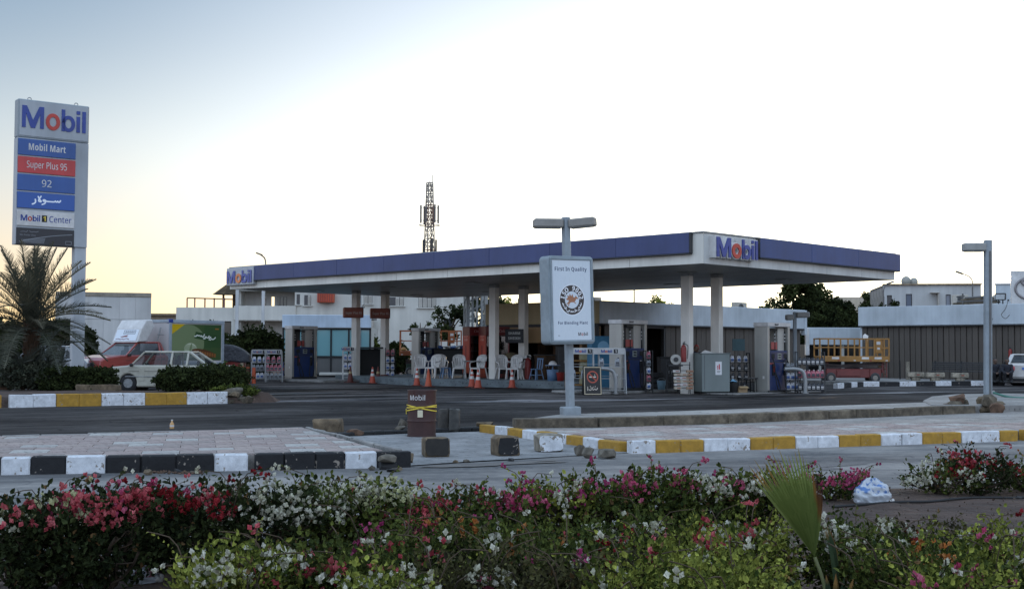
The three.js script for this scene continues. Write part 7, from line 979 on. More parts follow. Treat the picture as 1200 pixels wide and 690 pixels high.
{ const r = rng(601); for (let i = 0; i < 20; i++) { const b = 1112 + r() * 62, w = 0.24 + r() * 0.3; stone(['rough tan', 'rough dark brown', 'rough reddish'][i % 3] + (w > 0.42 ? ' big' : w < 0.32 ? ' small' : '') + ' rubble stone at the foot of the right street lamp', at(b, 29.6 - (b - 1112) * 0.012 + rr(-0.4, 0.5, r), i < 13 ? 0.1 : 0.27), r() * 3, rock(610 + i, w * 0.75, w * 0.65, w * 0.8, 20, 0.35), [mats.stoneTan, mats.kerbBrown, mats.stoneRed][i % 3], 'rubble at the foot of the right street lamp'); } }
setting(new MB().ext([[9.6, 29.2], [10.6, 28.9], [12, 29.3], [15.5, 31.8], [16.5, 35], [16, 37], [14.4, 37.3], [12.8, 36.6], [11.4, 34.6], [10.2, 31.6]], 0.29, new THREE.Matrix4().makeRotationX(-Math.PI / 2), 0.02).build('lamp_mound', mats.slab), 'low concrete mound under the right street lamp');
{ const p = at(203, 20.9, 0.2), b = thing('drink_bottle', 'little orange drink bottle standing on the left pavement edge', 'bottle', p, 0); new MB().lathe([[0, 0], [0.032, 0], [0.035, 0.01], [0.035, 0.08], [0.014, 0.115], [0.014, 0.135], [0, 0.135]], 14).build('bottle_body', M(0.5, 0.28, 0.1, { roughness: 0.3 }), b); new MB().cyl(0.036, 0.036, 0.03, 0, 0.05, 0, 14).build('bottle_label', mats.whiteL, b); new MB().cyl(0.016, 0.016, 0.018, 0, 0.142, 0, 12).build('bottle_cap', mats.whiteL, b); }
{ const h = thing('garden_hose', 'green hose running from the right street lamp towards the edge', 'hose', [0, 0, 0], 0); new MB().tube([[13.0, 0.42, -34.5], [13.2, 0.32, -33.8], [13.7, 0.31, -33.2], [14.6, 0.31, -32.8], [15.4, 0.31, -32.5]], 0.03, 40, 6).build('hose', M(0.05, 0.16, 0.12, { roughness: 0.5 }), h); new MB().cyl(0.05, 0.05, 0.1, 13.0, 0.42, -34.5).build('coupling', mats.steel, h); }
{ const h = thing('drip_line', 'black irrigation hose lying on the bare soil at the right', 'hose', [0, 0, 0], 0), r = rng(71), pts = []; for (let i = 0; i < 14; i++) { const x = 2.9 + i * 0.36, z = -11.6 - i * 0.19 + rr(-0.05, 0.05, r); pts.push([x, bedH(x, z) + 0.012, z]); } new MB().tube(pts, 0.012, 60, 6).build('hose', mats.black, h); new MB().cyl(0.016, 0.016, 0.05, pts[6][0], pts[6][1], pts[6][2], 8, 0, 0, 1.4).build('coupling', mats.charcoal, h); }
function bag(label, pos, turn, w, h, seed, printCol) {
  const g = new THREE.SphereGeometry(1, 56, 38), p = g.attributes.position, col = new Float32Array(p.count * 3); for (let i = 0; i < p.count; i++) { const x = p.getX(i), y = p.getY(i), z = p.getZ(i), u = Math.atan2(z, x) / 6.283 + 0.5, v = Math.acos(clamp(y, -1, 1)) / 3.1416, cr = Math.abs(fbm(u, v, 7, 5, seed, 4) - 0.5) * 2, f2 = Math.abs(fbm(u, v, 16, 10, seed + 4, 3) - 0.5), k = 1 - 0.5 * cr + 0.25 * f2 - 0.15 * sstep(0.3, 1, y); p.setXYZ(i, x * k * w / 2 * (1 - 0.15 * y), Math.max(0, (y + 0.75) / 1.75) * h * (0.8 + 0.35 * (1 - cr)), z * k * w * 0.36); const pr = y > 0.1 && fbm(u, v, 26, 18, seed + 9, 2) > 0.57; const c = pr ? printCol : [0.62, 0.66, 0.7]; col.set(c, i * 3); }
  g.computeVertexNormals(); g.setAttribute('color', new THREE.BufferAttribute(col, 3)); const b = thing('plastic_bag', label, 'plastic bag', pos, turn); const m = mesh('bag', g, new THREE.MeshPhysicalMaterial({ vertexColors: true, roughness: 0.35, transmission: 0.25, thickness: 0 }), b);
  const k = new MB(); k.tube([[w * 0.3, 0.02, 0.02], [w * 0.42, 0.05, 0.04], [w * 0.5, 0.03, 0.02], [w * 0.56, 0.06, 0.0]], 0.018, 14, 5); k.build('handle', mats.plasticW, b); return b;
}
bag('crumpled white plastic bag with blue print on the soil beside the fan palm', [3.38, 0.06, -12.0], 0.1, 0.36, 0.235, 801, [0.1, 0.22, 0.5]);
bag('torn whitish plastic bag with a reddish print under the left flower hedge', [-2.28, 0.04, -7.95], 0.3, 0.21, 0.11, 811, [0.4, 0.12, 0.14]);
// ---------------------------------------------------------------- plants
const leafMat = (r, g, b, tr = 0.35) => new THREE.MeshPhysicalMaterial({ color: new THREE.Color().setRGB(r, g, b), map: T.leaf, roughness: 0.9, specularIntensity: 0.15, transmission: tr, thickness: 0, side: THREE.DoubleSide });
const white1 = leafMat(1, 1, 1, 0.12), white0 = leafMat(1, 1, 1, 0.08);
// a pointed leaf folded along its rib, 1 long, from the origin along +y
const leafG = (() => { const g = new THREE.BufferGeometry(), p = [[0, 0, 0], [0.3, 0.32, 0.1], [0.24, 0.68, 0.06], [0, 1, -0.12], [-0.24, 0.68, 0.06], [-0.3, 0.32, 0.1], [0, 0.5, -0.02]], f = [0, 1, 6, 1, 2, 6, 2, 3, 6, 3, 4, 6, 4, 5, 6, 5, 0, 6]; g.setAttribute('position', new THREE.BufferAttribute(new Float32Array(f.flatMap((i) => p[i])), 3)); g.computeVertexNormals(); return boxUV(g); })();
// three papery bracts
const bractG = (() => { const gs = []; for (let i = 0; i < 3; i++) { const g = new THREE.BufferGeometry(), p = [[0, 0, 0], [0.42, 0.5, 0.28], [0, 1, 0.5], [-0.42, 0.5, 0.28], [0, 0.5, 0.12]], f = [0, 1, 4, 1, 2, 4, 2, 3, 4, 3, 0, 4]; g.setAttribute('position', new THREE.BufferAttribute(new Float32Array(f.flatMap((k) => p[k])), 3)); g.computeVertexNormals(); boxUV(g); g.rotateX(-0.6); g.rotateY(i * 2.094); g.rotateX(0.3); gs.push(g); } return mergeGeometries(gs); })();
// a tuft of seven leaves for shrubs and trees seen from further off
const tuftG = (() => { const r = rng(1001), gs = []; for (let i = 0; i < 7; i++) { const g = leafG.clone(); g.scale(0.62, 0.62, 0.62); g.applyMatrix4(new THREE.Matrix4().makeRotationFromEuler(new THREE.Euler(rr(-1.4, 1.4, r), rr(0, 6.3, r), rr(-1.4, 1.4, r)))); g.translate(rr(-0.3, 0.3, r), rr(-0.3, 0.3, r), rr(-0.3, 0.3, r)); gs.push(g); } return boxUV(mergeGeometries(gs)); })();
function instances(name, geo, mat, list, parent) {               // list: [x, y, z, size, color, up vector or null]
  const m = new THREE.InstancedMesh(geo, mat, list.length), o = new THREE.Matrix4(), q = new THREE.Quaternion(), e = new THREE.Euler(), r = rng(list.length + 7), c = new THREE.Color(), Y = V(0, 1, 0);
  list.forEach(([x, y, z, s, col, up], i) => { if (up) q.setFromUnitVectors(Y, up).multiply(new THREE.Quaternion().setFromEuler(e.set(rr(-0.7, 0.7, r), rr(0, 6.28, r), rr(-0.7, 0.7, r)))); else q.setFromEuler(e.set(rr(0, 6.28, r), rr(0, 6.28, r), rr(0, 6.28, r))); o.compose(V(x, y, z), q, V(s, s, s)); m.setMatrixAt(i, o); m.setColorAt(i, c.setRGB(...col)); });
  m.name = name; m.castShadow = m.receiveShadow = true; parent.add(m); m.userData.kind = 'stuff'; return m;
}
const mixc = (a, b, t) => [0, 1, 2].map((i) => a[i] + (b[i] - a[i]) * t);
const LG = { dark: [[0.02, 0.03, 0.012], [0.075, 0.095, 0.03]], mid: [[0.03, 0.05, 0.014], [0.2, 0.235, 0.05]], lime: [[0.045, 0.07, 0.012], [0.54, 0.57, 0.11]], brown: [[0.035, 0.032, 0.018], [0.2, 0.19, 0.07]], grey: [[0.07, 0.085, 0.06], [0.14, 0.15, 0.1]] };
const FC = { pink: [[0.68, 0.08, 0.2], [0.88, 0.26, 0.38]], crim: [[0.64, 0.08, 0.11], [0.88, 0.25, 0.26]], red: [[0.3, 0.02, 0.025], [0.5, 0.05, 0.06]], white: [[0.82, 0.8, 0.58], [0.96, 0.93, 0.78]], cream: [[0.7, 0.7, 0.36], [0.85, 0.84, 0.52]], orange: [[0.6, 0.2, 0.05], [0.72, 0.34, 0.12]], mag: [[0.5, 0.06, 0.2], [0.68, 0.16, 0.32]] };
let bushN = 0;
function bush(label, [b, d], { h, w = 0.42, dp = 0.36, tone = 'mid', twigs = 300, fl = [], sparse = 0, leaf = 0.036, fk = 1 }) {
  const seed = 2000 + bushN++ * 13, r = rng(seed), [x0, , z0] = at(b, d), y0 = bedH(x0, z0), o = thing('bougainvillea_bush', label, 'flowering bush', [x0, y0, z0], 0);
  const st = new MB(), tips = [], ns = 9 + Math.floor(r() * 5), zig = (a, c, n, rad) => { const pts = [a]; for (let i = 1; i <= n; i++) { const t = i / n; pts.push([a[0] + (c[0] - a[0]) * t + rr(-0.035, 0.035, r), a[1] + (c[1] - a[1]) * (t + 0.18 * t * (1 - t)) + rr(-0.02, 0.02, r), a[2] + (c[2] - a[2]) * t + rr(-0.035, 0.035, r)]); } st.tube(pts, rad, n * 3, 5); return pts; };
  for (let i = 0; i < ns; i++) { const a = i / ns * 6.283 + r(), q = Math.sqrt(r()), e = [Math.cos(a) * q * w * 0.9, h * rr(0.55, 0.98, r) * (1 - 0.25 * q * q), Math.sin(a) * q * dp * 0.9], p = zig([rr(-0.05, 0.05, r), 0, rr(-0.05, 0.05, r)], e, 5, rr(0.006, 0.012, r)); for (let k = 0; k < 3; k++) { const f = p[2 + k], aa = r() * 6.283, l = rr(0.12, 0.24, r); zig(f, [f[0] + Math.cos(aa) * l, f[1] + rr(0.02, 0.2, r), f[2] + Math.sin(aa) * l], 3, 0.004); } }
  const L = [], F = [], [c0, c1] = LG[tone], sprays = [], lump = (a, y) => 0.82 + 0.42 * (vn(a * 1.3 + 9, y * 3, 99, 99, seed) - 0.3);
  for (let i = 0; i < twigs; i++) {
    const a = r() * 6.283, yy = Math.pow(r(), 0.75), shell = Math.pow(r(), sparse ? 0.7 : 0.4), pr = Math.sqrt(Math.max(0.04, 1 - Math.pow(Math.abs(yy - 0.55) / 0.62, 2.4))) * lump(a, yy) * shell;
    const spray = r() < 0.12 ? rr(0.03, 0.13, r) : 0, cx = Math.cos(a) * pr * w, cz = Math.sin(a) * pr * dp, cy = h * (0.04 + 0.92 * yy) + spray * (yy > 0.6 ? 1 : 0), dir = V(cx * 0.8 + rr(-0.2, 0.2, r), 0.28 + rr(-0.25, 0.4, r), cz * 0.8 + rr(-0.2, 0.2, r)).normalize(), nl = sparse ? 6 : 11, tw = 0.05 + r() * 0.11;
    const out = Math.pow(r(), 1.5);
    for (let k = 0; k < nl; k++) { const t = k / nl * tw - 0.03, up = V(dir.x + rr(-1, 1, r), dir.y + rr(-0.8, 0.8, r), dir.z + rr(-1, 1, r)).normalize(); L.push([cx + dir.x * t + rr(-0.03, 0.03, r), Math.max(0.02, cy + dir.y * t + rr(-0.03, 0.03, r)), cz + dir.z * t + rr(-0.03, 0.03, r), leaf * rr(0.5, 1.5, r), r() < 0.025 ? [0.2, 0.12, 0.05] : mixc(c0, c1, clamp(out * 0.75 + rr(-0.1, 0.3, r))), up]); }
  }
  for (let i = 0; i < 5; i++) {                                   // long arching shoots that stand out of the crown
    const a = r() * 6.283, q = rr(0.3, 0.85, r), p0 = [Math.cos(a) * q * w, h * rr(0.6, 0.85, r), Math.sin(a) * q * dp], l = rr(0.16, 0.34, r), p1 = [p0[0] + Math.cos(a) * l * 0.35, p0[1] + l * 0.75, p0[2] + Math.sin(a) * l * 0.35], p2 = [p0[0] + Math.cos(a) * l * 0.9, p0[1] + l * rr(0.7, 1.0, r), p0[2] + Math.sin(a) * l * 0.8]; st.tube([p0, p1, p2], 0.003, 6, 4);
    for (let k = 0; k < 13; k++) { const t = k / 12, m = (u, v) => u + (v - u) * t, x = m(m(p0[0], p1[0]), m(p1[0], p2[0])), y = m(m(p0[1], p1[1]), m(p1[1], p2[1])), z = m(m(p0[2], p1[2]), m(p1[2], p2[2])); if (k > 9 && fl.length && r() < (leaf > 0.03 ? 0.35 : 0.1)) { const kd = fl[Math.floor(r() * fl.length)][0]; for (let s = 0; s < 3; s++) F.push([x + rr(-0.02, 0.02, r), y + rr(-0.02, 0.02, r), z + rr(-0.02, 0.02, r), 0.032, mixc(...FC[kd], r()), V(rr(-0.7, 0.7, r), 1, rr(-0.2, 1, r)).normalize()]); } else L.push([x, y, z, leaf * rr(0.6, 1.1, r), mixc(c0, c1, rr(0.5, 1, r)), V(rr(-1, 1, r), rr(-0.3, 0.8, r), rr(-1, 1, r)).normalize()]); }
  }
  st.build('stems', mats.bark, o);
  for (const [kind, n, sx = 0, ylo = 0.86] of fl) for (let i = 0; i < n * fk; i++) {
    const a = r() * 6.283, yy = rr(ylo, 1.02, r), pr = Math.sqrt(Math.max(0.06, 1 - Math.pow(Math.abs(yy - 0.55) / 0.62, 2.4))) * lump(a, yy) * rr(0.7, 1.05, r), cx = Math.cos(a) * pr * w + sx * w, cz = Math.abs(Math.sin(a)) * pr * dp * (r() < 0.8 ? 1 : -1), cy = h * (0.1 + 0.88 * yy) + (r() < 0.2 ? 0.06 : 0), m = 5 + Math.floor(r() * r() * 17), sp = 0.018 + 0.0036 * m;
    for (let k = 0; k < m; k++) F.push([cx + rr(-sp, sp, r), cy + rr(-sp, sp, r) * 0.8, cz + rr(-sp, sp, r), 0.034 * rr(0.75, 1.25, r), mixc(...FC[kind], r()), V(rr(-0.7, 0.7, r), 1, rr(-0.2, 1, r)).normalize()]);
  }
  instances('foliage', leafG, white1, L, o); if (F.length) instances('flowers', bractG, white0, F, o);
  return o;
}
const hy = (y, d) => 1.5 - (y - 411) * d / 1495;
// back row, left to right
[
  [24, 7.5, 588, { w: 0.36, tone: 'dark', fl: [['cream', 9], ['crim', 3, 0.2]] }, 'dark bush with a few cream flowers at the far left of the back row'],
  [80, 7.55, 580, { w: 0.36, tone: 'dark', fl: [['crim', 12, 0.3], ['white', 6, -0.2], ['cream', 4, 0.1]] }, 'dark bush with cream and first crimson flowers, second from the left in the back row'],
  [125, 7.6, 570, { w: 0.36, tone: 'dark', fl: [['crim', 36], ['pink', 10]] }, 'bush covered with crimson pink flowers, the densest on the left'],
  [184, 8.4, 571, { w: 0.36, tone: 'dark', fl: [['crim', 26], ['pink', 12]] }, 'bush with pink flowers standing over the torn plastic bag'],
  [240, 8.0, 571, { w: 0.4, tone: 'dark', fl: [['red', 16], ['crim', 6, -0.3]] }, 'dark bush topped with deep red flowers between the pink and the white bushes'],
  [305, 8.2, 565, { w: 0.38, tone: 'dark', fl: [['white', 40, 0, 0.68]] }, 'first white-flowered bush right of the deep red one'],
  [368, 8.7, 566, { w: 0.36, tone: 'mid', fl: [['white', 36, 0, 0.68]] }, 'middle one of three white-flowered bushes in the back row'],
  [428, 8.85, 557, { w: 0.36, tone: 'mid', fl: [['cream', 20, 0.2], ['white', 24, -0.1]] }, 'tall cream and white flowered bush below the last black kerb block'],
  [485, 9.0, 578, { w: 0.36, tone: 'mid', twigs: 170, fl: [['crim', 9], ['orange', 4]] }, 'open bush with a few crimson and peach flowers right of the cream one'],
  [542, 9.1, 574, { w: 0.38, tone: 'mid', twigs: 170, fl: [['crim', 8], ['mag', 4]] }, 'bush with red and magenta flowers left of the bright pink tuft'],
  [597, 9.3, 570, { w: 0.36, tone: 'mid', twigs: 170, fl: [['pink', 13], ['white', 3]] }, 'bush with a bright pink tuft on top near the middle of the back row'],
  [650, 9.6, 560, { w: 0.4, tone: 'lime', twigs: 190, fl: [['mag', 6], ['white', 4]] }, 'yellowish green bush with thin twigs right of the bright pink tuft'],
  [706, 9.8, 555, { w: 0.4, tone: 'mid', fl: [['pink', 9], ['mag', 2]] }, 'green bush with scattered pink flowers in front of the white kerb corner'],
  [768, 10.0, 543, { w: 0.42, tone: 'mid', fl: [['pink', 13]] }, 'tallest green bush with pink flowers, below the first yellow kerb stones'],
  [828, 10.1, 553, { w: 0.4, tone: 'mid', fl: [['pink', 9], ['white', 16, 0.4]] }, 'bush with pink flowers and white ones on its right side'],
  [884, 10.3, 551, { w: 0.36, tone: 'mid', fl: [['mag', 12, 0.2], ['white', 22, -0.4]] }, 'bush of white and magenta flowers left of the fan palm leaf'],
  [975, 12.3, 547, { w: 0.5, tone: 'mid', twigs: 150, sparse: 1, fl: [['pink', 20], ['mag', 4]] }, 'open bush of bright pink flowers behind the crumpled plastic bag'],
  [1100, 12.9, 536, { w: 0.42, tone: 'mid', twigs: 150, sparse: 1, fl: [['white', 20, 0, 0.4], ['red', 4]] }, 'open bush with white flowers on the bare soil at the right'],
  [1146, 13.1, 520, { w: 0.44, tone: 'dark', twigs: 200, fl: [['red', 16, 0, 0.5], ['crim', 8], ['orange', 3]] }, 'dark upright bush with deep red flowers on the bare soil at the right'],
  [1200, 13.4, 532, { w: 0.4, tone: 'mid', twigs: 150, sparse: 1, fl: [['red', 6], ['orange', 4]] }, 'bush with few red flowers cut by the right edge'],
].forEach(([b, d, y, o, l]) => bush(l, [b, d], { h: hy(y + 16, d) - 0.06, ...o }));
// front row
[
  [258, 5.75, 652, { w: 0.2, tone: 'lime', twigs: 343, fl: [['white', 8], ['cream', 6]] }, 'yellow-green bush with white buds at the left end of the front row'],
  [292, 5.9, 642, { w: 0.28, tone: 'lime', twigs: 380, fl: [['white', 22]] }, 'yellow-green bush with white flowers left of the red flower tuft'],
  [350, 6.0, 650, { w: 0.28, tone: 'mid', fl: [['crim', 9], ['white', 6, 0.3]] }, 'green bush with one red flower tuft near the left of the front row'],
  [412, 6.1, 640, { w: 0.3, tone: 'mid', fl: [['crim', 26]] }, 'green bush crowned with crimson flowers left of the white flower heads'],
  [452, 5.5, 668, { w: 0.24, tone: 'lime', twigs: 343, fl: [['white', 26]] }, 'low bush of big white flower heads at the bottom edge'],
  [474, 6.7, 622, { w: 0.3, tone: 'mid', fl: [['white', 5], ['crim', 6], ['mag', 5]] }, 'green bush with mixed flowers behind the crimson-topped one'],
  [530, 7.3, 607, { w: 0.36, tone: 'mid', fl: [['mag', 8], ['crim', 12], ['red', 4]] }, 'bush of dull crimson and magenta flowers in the middle distance'],
  [535, 6.1, 648, { w: 0.3, tone: 'brown', fl: [['white', 5], ['pink', 4]] }, 'twiggy brownish bush with two pink flowers near the bottom edge'],
  [600, 7.0, 615, { w: 0.34, tone: 'mid', fl: [['orange', 10], ['white', 9]] }, 'dark green bush with orange and white flowers in the front row'],
  [618, 6.0, 655, { w: 0.3, tone: 'brown', twigs: 307, fl: [['white', 4]] }, 'bare brownish bush low in the middle of the front row'],
  [666, 6.6, 632, { w: 0.32, tone: 'mid', fl: [['white', 5], ['red', 4]] }, 'green bush with a single white flower right of the orange ones'],
  [700, 5.9, 650, { w: 0.3, tone: 'brown', twigs: 326, fl: [['mag', 3]] }, 'brown twiggy bush left of the bright lime bush'],
  [722, 7.4, 606, { w: 0.38, tone: 'mid', fl: [['crim', 8], ['white', 12, 0.2]] }, 'leafy bush with crimson tufts and white flowers above the lime bush'],
  [762, 5.6, 652, { w: 0.28, tone: 'lime', twigs: 416, fl: [['white', 5]] }, 'bright lime green bush at the bottom edge'],
  [790, 6.7, 630, { w: 0.34, tone: 'lime', fl: [['crim', 5]] }, 'lime bush behind the brightest one, with a crimson tuft'],
  [800, 7.6, 603, { w: 0.36, tone: 'mid', fl: [['red', 8], ['white', 8]] }, 'bush with red and white flowers right of the leafy crimson tufts'],
  [842, 6.0, 640, { w: 0.32, tone: 'lime', twigs: 398, fl: [['white', 2]] }, 'yellow-green bush without flowers left of the fan palm'],
  [872, 7.3, 606, { w: 0.36, tone: 'lime', fl: [['white', 14], ['crim', 7]] }, 'lime bush with white and crimson flowers behind the fan palm stem'],
  [872, 5.4, 662, { w: 0.22, tone: 'lime', twigs: 362, fl: [] }, 'low lime bush directly in front of the fan palm'],
  [1000, 7.5, 606, { w: 0.38, tone: 'mid', fl: [['white', 26]] }, 'bush with large white flower tufts right of the fan palm leaf'],
  [1060, 6.1, 645, { w: 0.3, tone: 'mid', twigs: 416, fl: [['white', 2]] }, 'plain green bush right of the fan palm stem'],
  [1076, 6.6, 632, { w: 0.32, tone: 'mid', fl: [['orange', 9]] }, 'green bush with one apricot flower head'],
  [1092, 7.8, 612, { w: 0.38, tone: 'brown', twigs: 343, fl: [['red', 8], ['white', 4]] }, 'reddish twiggy bush in front of the bare soil at the right'],
  [1136, 6.9, 628, { w: 0.34, tone: 'lime', fl: [['white', 8], ['pink', 2]] }, 'lime green bush with few white flowers near the right edge'],
  [1118, 5.6, 668, { w: 0.28, tone: 'lime', twigs: 343, fl: [['pink', 3]] }, 'low lime bush at the bottom edge on the right'],
  [1186, 7.4, 622, { w: 0.36, tone: 'lime', fl: [['white', 6]] }, 'lime bush at the right edge of the front row'],
  [1190, 5.7, 670, { w: 0.3, tone: 'mid', twigs: 326, fl: [['pink', 9], ['white', 7, 0.4]] }, 'bush with bright pink flowers in the bottom right corner'],
].forEach(([b, d, y, o, l]) => bush(l, [b, d], { dp: 0.3, fk: 0.5, h: hy(y + 17, d) - 0.06, leaf: 0.027, twigs: 370, ...o }));
{ // dry litter on the bare soil
  const r = rng(911), l = []; for (let i = 0; i < 900; i++) { const x = rr(1.2, 7, r), z = -9.5 - x * 0.55 + rr(-1.6, 1.6, r); if (bedH(x, z) < 0) continue; l.push([x, bedH(x, z) + 0.008, z, rr(0.012, 0.035, r), mixc([0.09, 0.06, 0.04], [0.25, 0.2, 0.15], r()), null]); }
  const o = thing('leaf_litter', 'dry leaves and crumbs scattered over the bare soil', 'leaf litter', [0, 0, 0]); o.userData.kind = 'stuff'; instances('dry_leaves', leafG, white0, l, o);
}
{ // young fan palm
  const [x, , z] = at(963, 6.35), y = bedH(x, z), p = thing('fan_palm', 'young fan palm with one pleated green leaf with torn brown tips', 'fan palm', [x, y, z], 0);
  const mk = (name, apex, n, a0, a1, len, face, tilt, tone, petiole) => {
    const leaf = new THREE.Group(); leaf.name = name; p.add(leaf); new MB().tube(petiole, 0.009, 16, 6).build('petiole', M(0.16, 0.17, 0.07, { roughness: 0.5 }), leaf); const r = rng(n * 7);
    const bl = new THREE.Group(); bl.name = 'blade'; leaf.add(bl); bl.position.set(...apex); bl.rotation.set(tilt, face, 0, 'YXZ');
    for (let i = 0; i < n; i++) {
      const t = (i + 0.5) / n, a = a0 + (a1 - a0) * t, half = (a1 - a0) / n / 2, L = len(t) * rr(0.94, 1.05, r), tip = t > 0.8 ? rr(0.45, 0.75, r) : r() < 0.75 ? rr(0.82, 0.95, r) : 1.2, pos = [], col = [], S = 7, row = (s) => { const u = s / S, rad = L * u, w = u < 0.72 ? 1 : 1 - (u - 0.72) / 0.28 * 0.97, f = 0.02 * Math.min(1, u * 3), bend = -0.05 * u * u; const P = (k, zz) => { const b = a + half * k * w; return [Math.sin(b) * rad, Math.cos(b) * rad, zz + bend]; }; return [P(-1, 0), P(0, f * w), P(1, 0), u]; };
      const cc = (u) => u > tip ? mixc([0.36, 0.2, 0.06], [0.2, 0.1, 0.04], (u - tip) * 4) : mixc(tone[0], tone[1], 0.4 + 0.4 * r() + (t > 0.9 ? 0.3 : 0));
      for (let s = 0; s < S; s++) { const A = row(s), B = row(s + 1), ca = cc(A[3]), cb = cc(B[3]); for (const k of [0, 1]) { pos.push(...A[k], ...B[k], ...B[k + 1], ...A[k], ...B[k + 1], ...A[k + 1]); col.push(...ca, ...cb, ...cb, ...ca, ...cb, ...ca); } }
      const g = new THREE.BufferGeometry(); g.setAttribute('position', new THREE.BufferAttribute(new Float32Array(pos), 3)); g.setAttribute('color', new THREE.BufferAttribute(new Float32Array(col), 3)); g.computeVertexNormals(); boxUV(g); mesh('leaflet', g, fanMat, bl);
    }
  };
  const fanMat = new THREE.MeshPhysicalMaterial({ vertexColors: true, roughness: 0.8, specularIntensity: 0.2, transmission: 0.25, thickness: 0, side: THREE.DoubleSide }), green = [[0.14, 0.19, 0.05], [0.3, 0.36, 0.11]];
  mk('fan_leaf', [-0.04, 0.42, 0], 24, -0.64, 0.24, (t) => 0.56 - 0.2 * sstep(0.55, 1, t) - 0.03 * (1 - t), 0.15, -0.12, green, [[0.02, 0, 0], [0.015, 0.15, 0.02], [0, 0.3, 0.01], [-0.04, 0.42, 0]]);
  mk('drooping_leaf', [-0.07, 0.24, 0.03], 12, -1.9, -0.9, (t) => 0.26, 0.3, 0.5, [[0.05, 0.08, 0.04], [0.1, 0.14, 0.06]], [[0.02, 0, 0.02], [-0.02, 0.14, 0.03], [-0.07, 0.24, 0.03]]);
  mk('folded_leaf', [0.05, 0.2, 0.02], 7, -0.1, 0.12, (t) => 0.36, 0.9, 0.05, [[0.03, 0.05, 0.025], [0.06, 0.09, 0.04]], [[0.03, 0, 0.02], [0.045, 0.1, 0.02], [0.05, 0.2, 0.02]]);
  mk('folded_leaf', [0.02, 0.06, 0.1], 6, -0.25, 0.75, (t) => 0.3, 0.2, 0.3, [[0.02, 0.035, 0.02], [0.05, 0.07, 0.035]], [[0.03, 0, 0.06], [0.02, 0.06, 0.1]]);
}
// date palm in the planting bed
function frondGeo(len, droop, seed, n = 56) {
  const r = rng(seed), pos = [], at2 = (t) => V(0, len * (t - 0.12 * droop * t * t), -len * droop * 0.55 * t * t), g0 = new THREE.TubeGeometry(new THREE.CatmullRomCurve3([0, 0.25, 0.5, 0.75, 1].map(at2)), 14, 0.018, 5); const gs = [clean(g0)];
  for (let i = 2; i < n; i++) for (const q of [-1, 1]) { const t = i / n, c = at2(t), l = len * 0.2 * Math.sin(Math.PI * clamp(t * 0.92 + 0.08)) * rr(0.8, 1.15, r) + 0.06, tan = at2(Math.min(1, t + 0.02)).sub(at2(t)).normalize(), dir = V(q * rr(0.6, 0.9, r), 0, rr(0.1, 0.5, r)).addScaledVector(tan, 0.75).normalize(), wv = tan.clone().multiplyScalar(0.012), e = c.clone().addScaledVector(dir, l), m = c.clone().addScaledVector(dir, l * 0.5).add(V(0, 0, 0.02)); for (const tri of [[c.clone().sub(wv), c.clone().add(wv), m.clone().add(wv)], [c.clone().sub(wv), m.clone().add(wv), m.clone().sub(wv)], [m.clone().sub(wv), m.clone().add(wv), e]]) for (const v of tri) pos.push(v.x, v.y, v.z); }
  const g = new THREE.BufferGeometry(); g.setAttribute('position', new THREE.BufferAttribute(new Float32Array(pos), 3)); g.computeVertexNormals(); gs.push(boxUV(g)); return boxUV(mergeGeometries(gs));
}
{
  const [x, , z] = at(37, 38.2), p = thing('date_palm', 'short bushy date palm with grey-green feather fronds in the planting bed', 'palm tree', [x, 0.3, z], 0), tr = new MB(); tr.lathe([[0.2, 0], [0.24, 0.3], [0.2, 1.0], [0.19, 1.7], [0.15, 2.0], [0, 2.05]], 14).build('trunk', mats.bark, p);
  const r = rng(1201), sc = clean(chamfer(0.16, 0.3, 0.07, 0.02)); for (let i = 0; i < 44; i++) { const a = i * 2.4, y = 0.2 + i * 0.04, m = mesh('leaf_base', sc, mats.wood, p); m.position.set(Math.cos(a) * 0.2, y, Math.sin(a) * 0.2); m.rotation.set(0.35, -a + Math.PI / 2, 0, 'YXZ'); }
  const gm = [leafMat(0.17, 0.17, 0.12, 0.35), leafMat(0.24, 0.22, 0.14, 0.4), leafMat(0.12, 0.13, 0.095, 0.3)], gg = [[2.7, 0.25], [2.7, 0.5], [2.6, 1.0], [2.4, 1.5]].map(([l, dr], i) => frondGeo(l, dr, 1210 + i));
  for (let i = 0; i < 60; i++) { const u = i / 60, a = i * 2.39996, m = mesh('frond', gg[Math.min(3, Math.floor(u * 4))], gm[i % 3], p); m.position.set(Math.cos(a) * 0.1, 2.0 - u * 0.35, Math.sin(a) * 0.1); m.rotation.order = 'YXZ'; m.rotation.set(-(0.06 + u * 1.25 + rr(-0.06, 0.06, r)), -a, rr(-0.2, 0.2, r)); const s = rr(0.82, 1.0, r); m.scale.set(s, s, s); }
  const gs = [0, 1].map((i) => frondGeo(1.3, 0.5 + i * 0.4, 1230 + i, 30)), sm = leafMat(0.15, 0.165, 0.135, 0.25); for (let i = 0; i < 52; i++) { const a = i * 2.39996, m = mesh('sucker_frond', gs[i % 2], i % 3 ? sm : gm[0], p); const q = rr(0.2, 0.9, r); m.position.set(Math.cos(a) * q, rr(0, i < 34 ? 0.3 : 0.9, r), Math.sin(a) * q * 0.7 + (i < 34 ? 0 : 0.35)); m.rotation.order = 'YXZ'; m.rotation.set(-rr(0.1, 1.0, r), -a, rr(-0.3, 0.3, r)); }
}
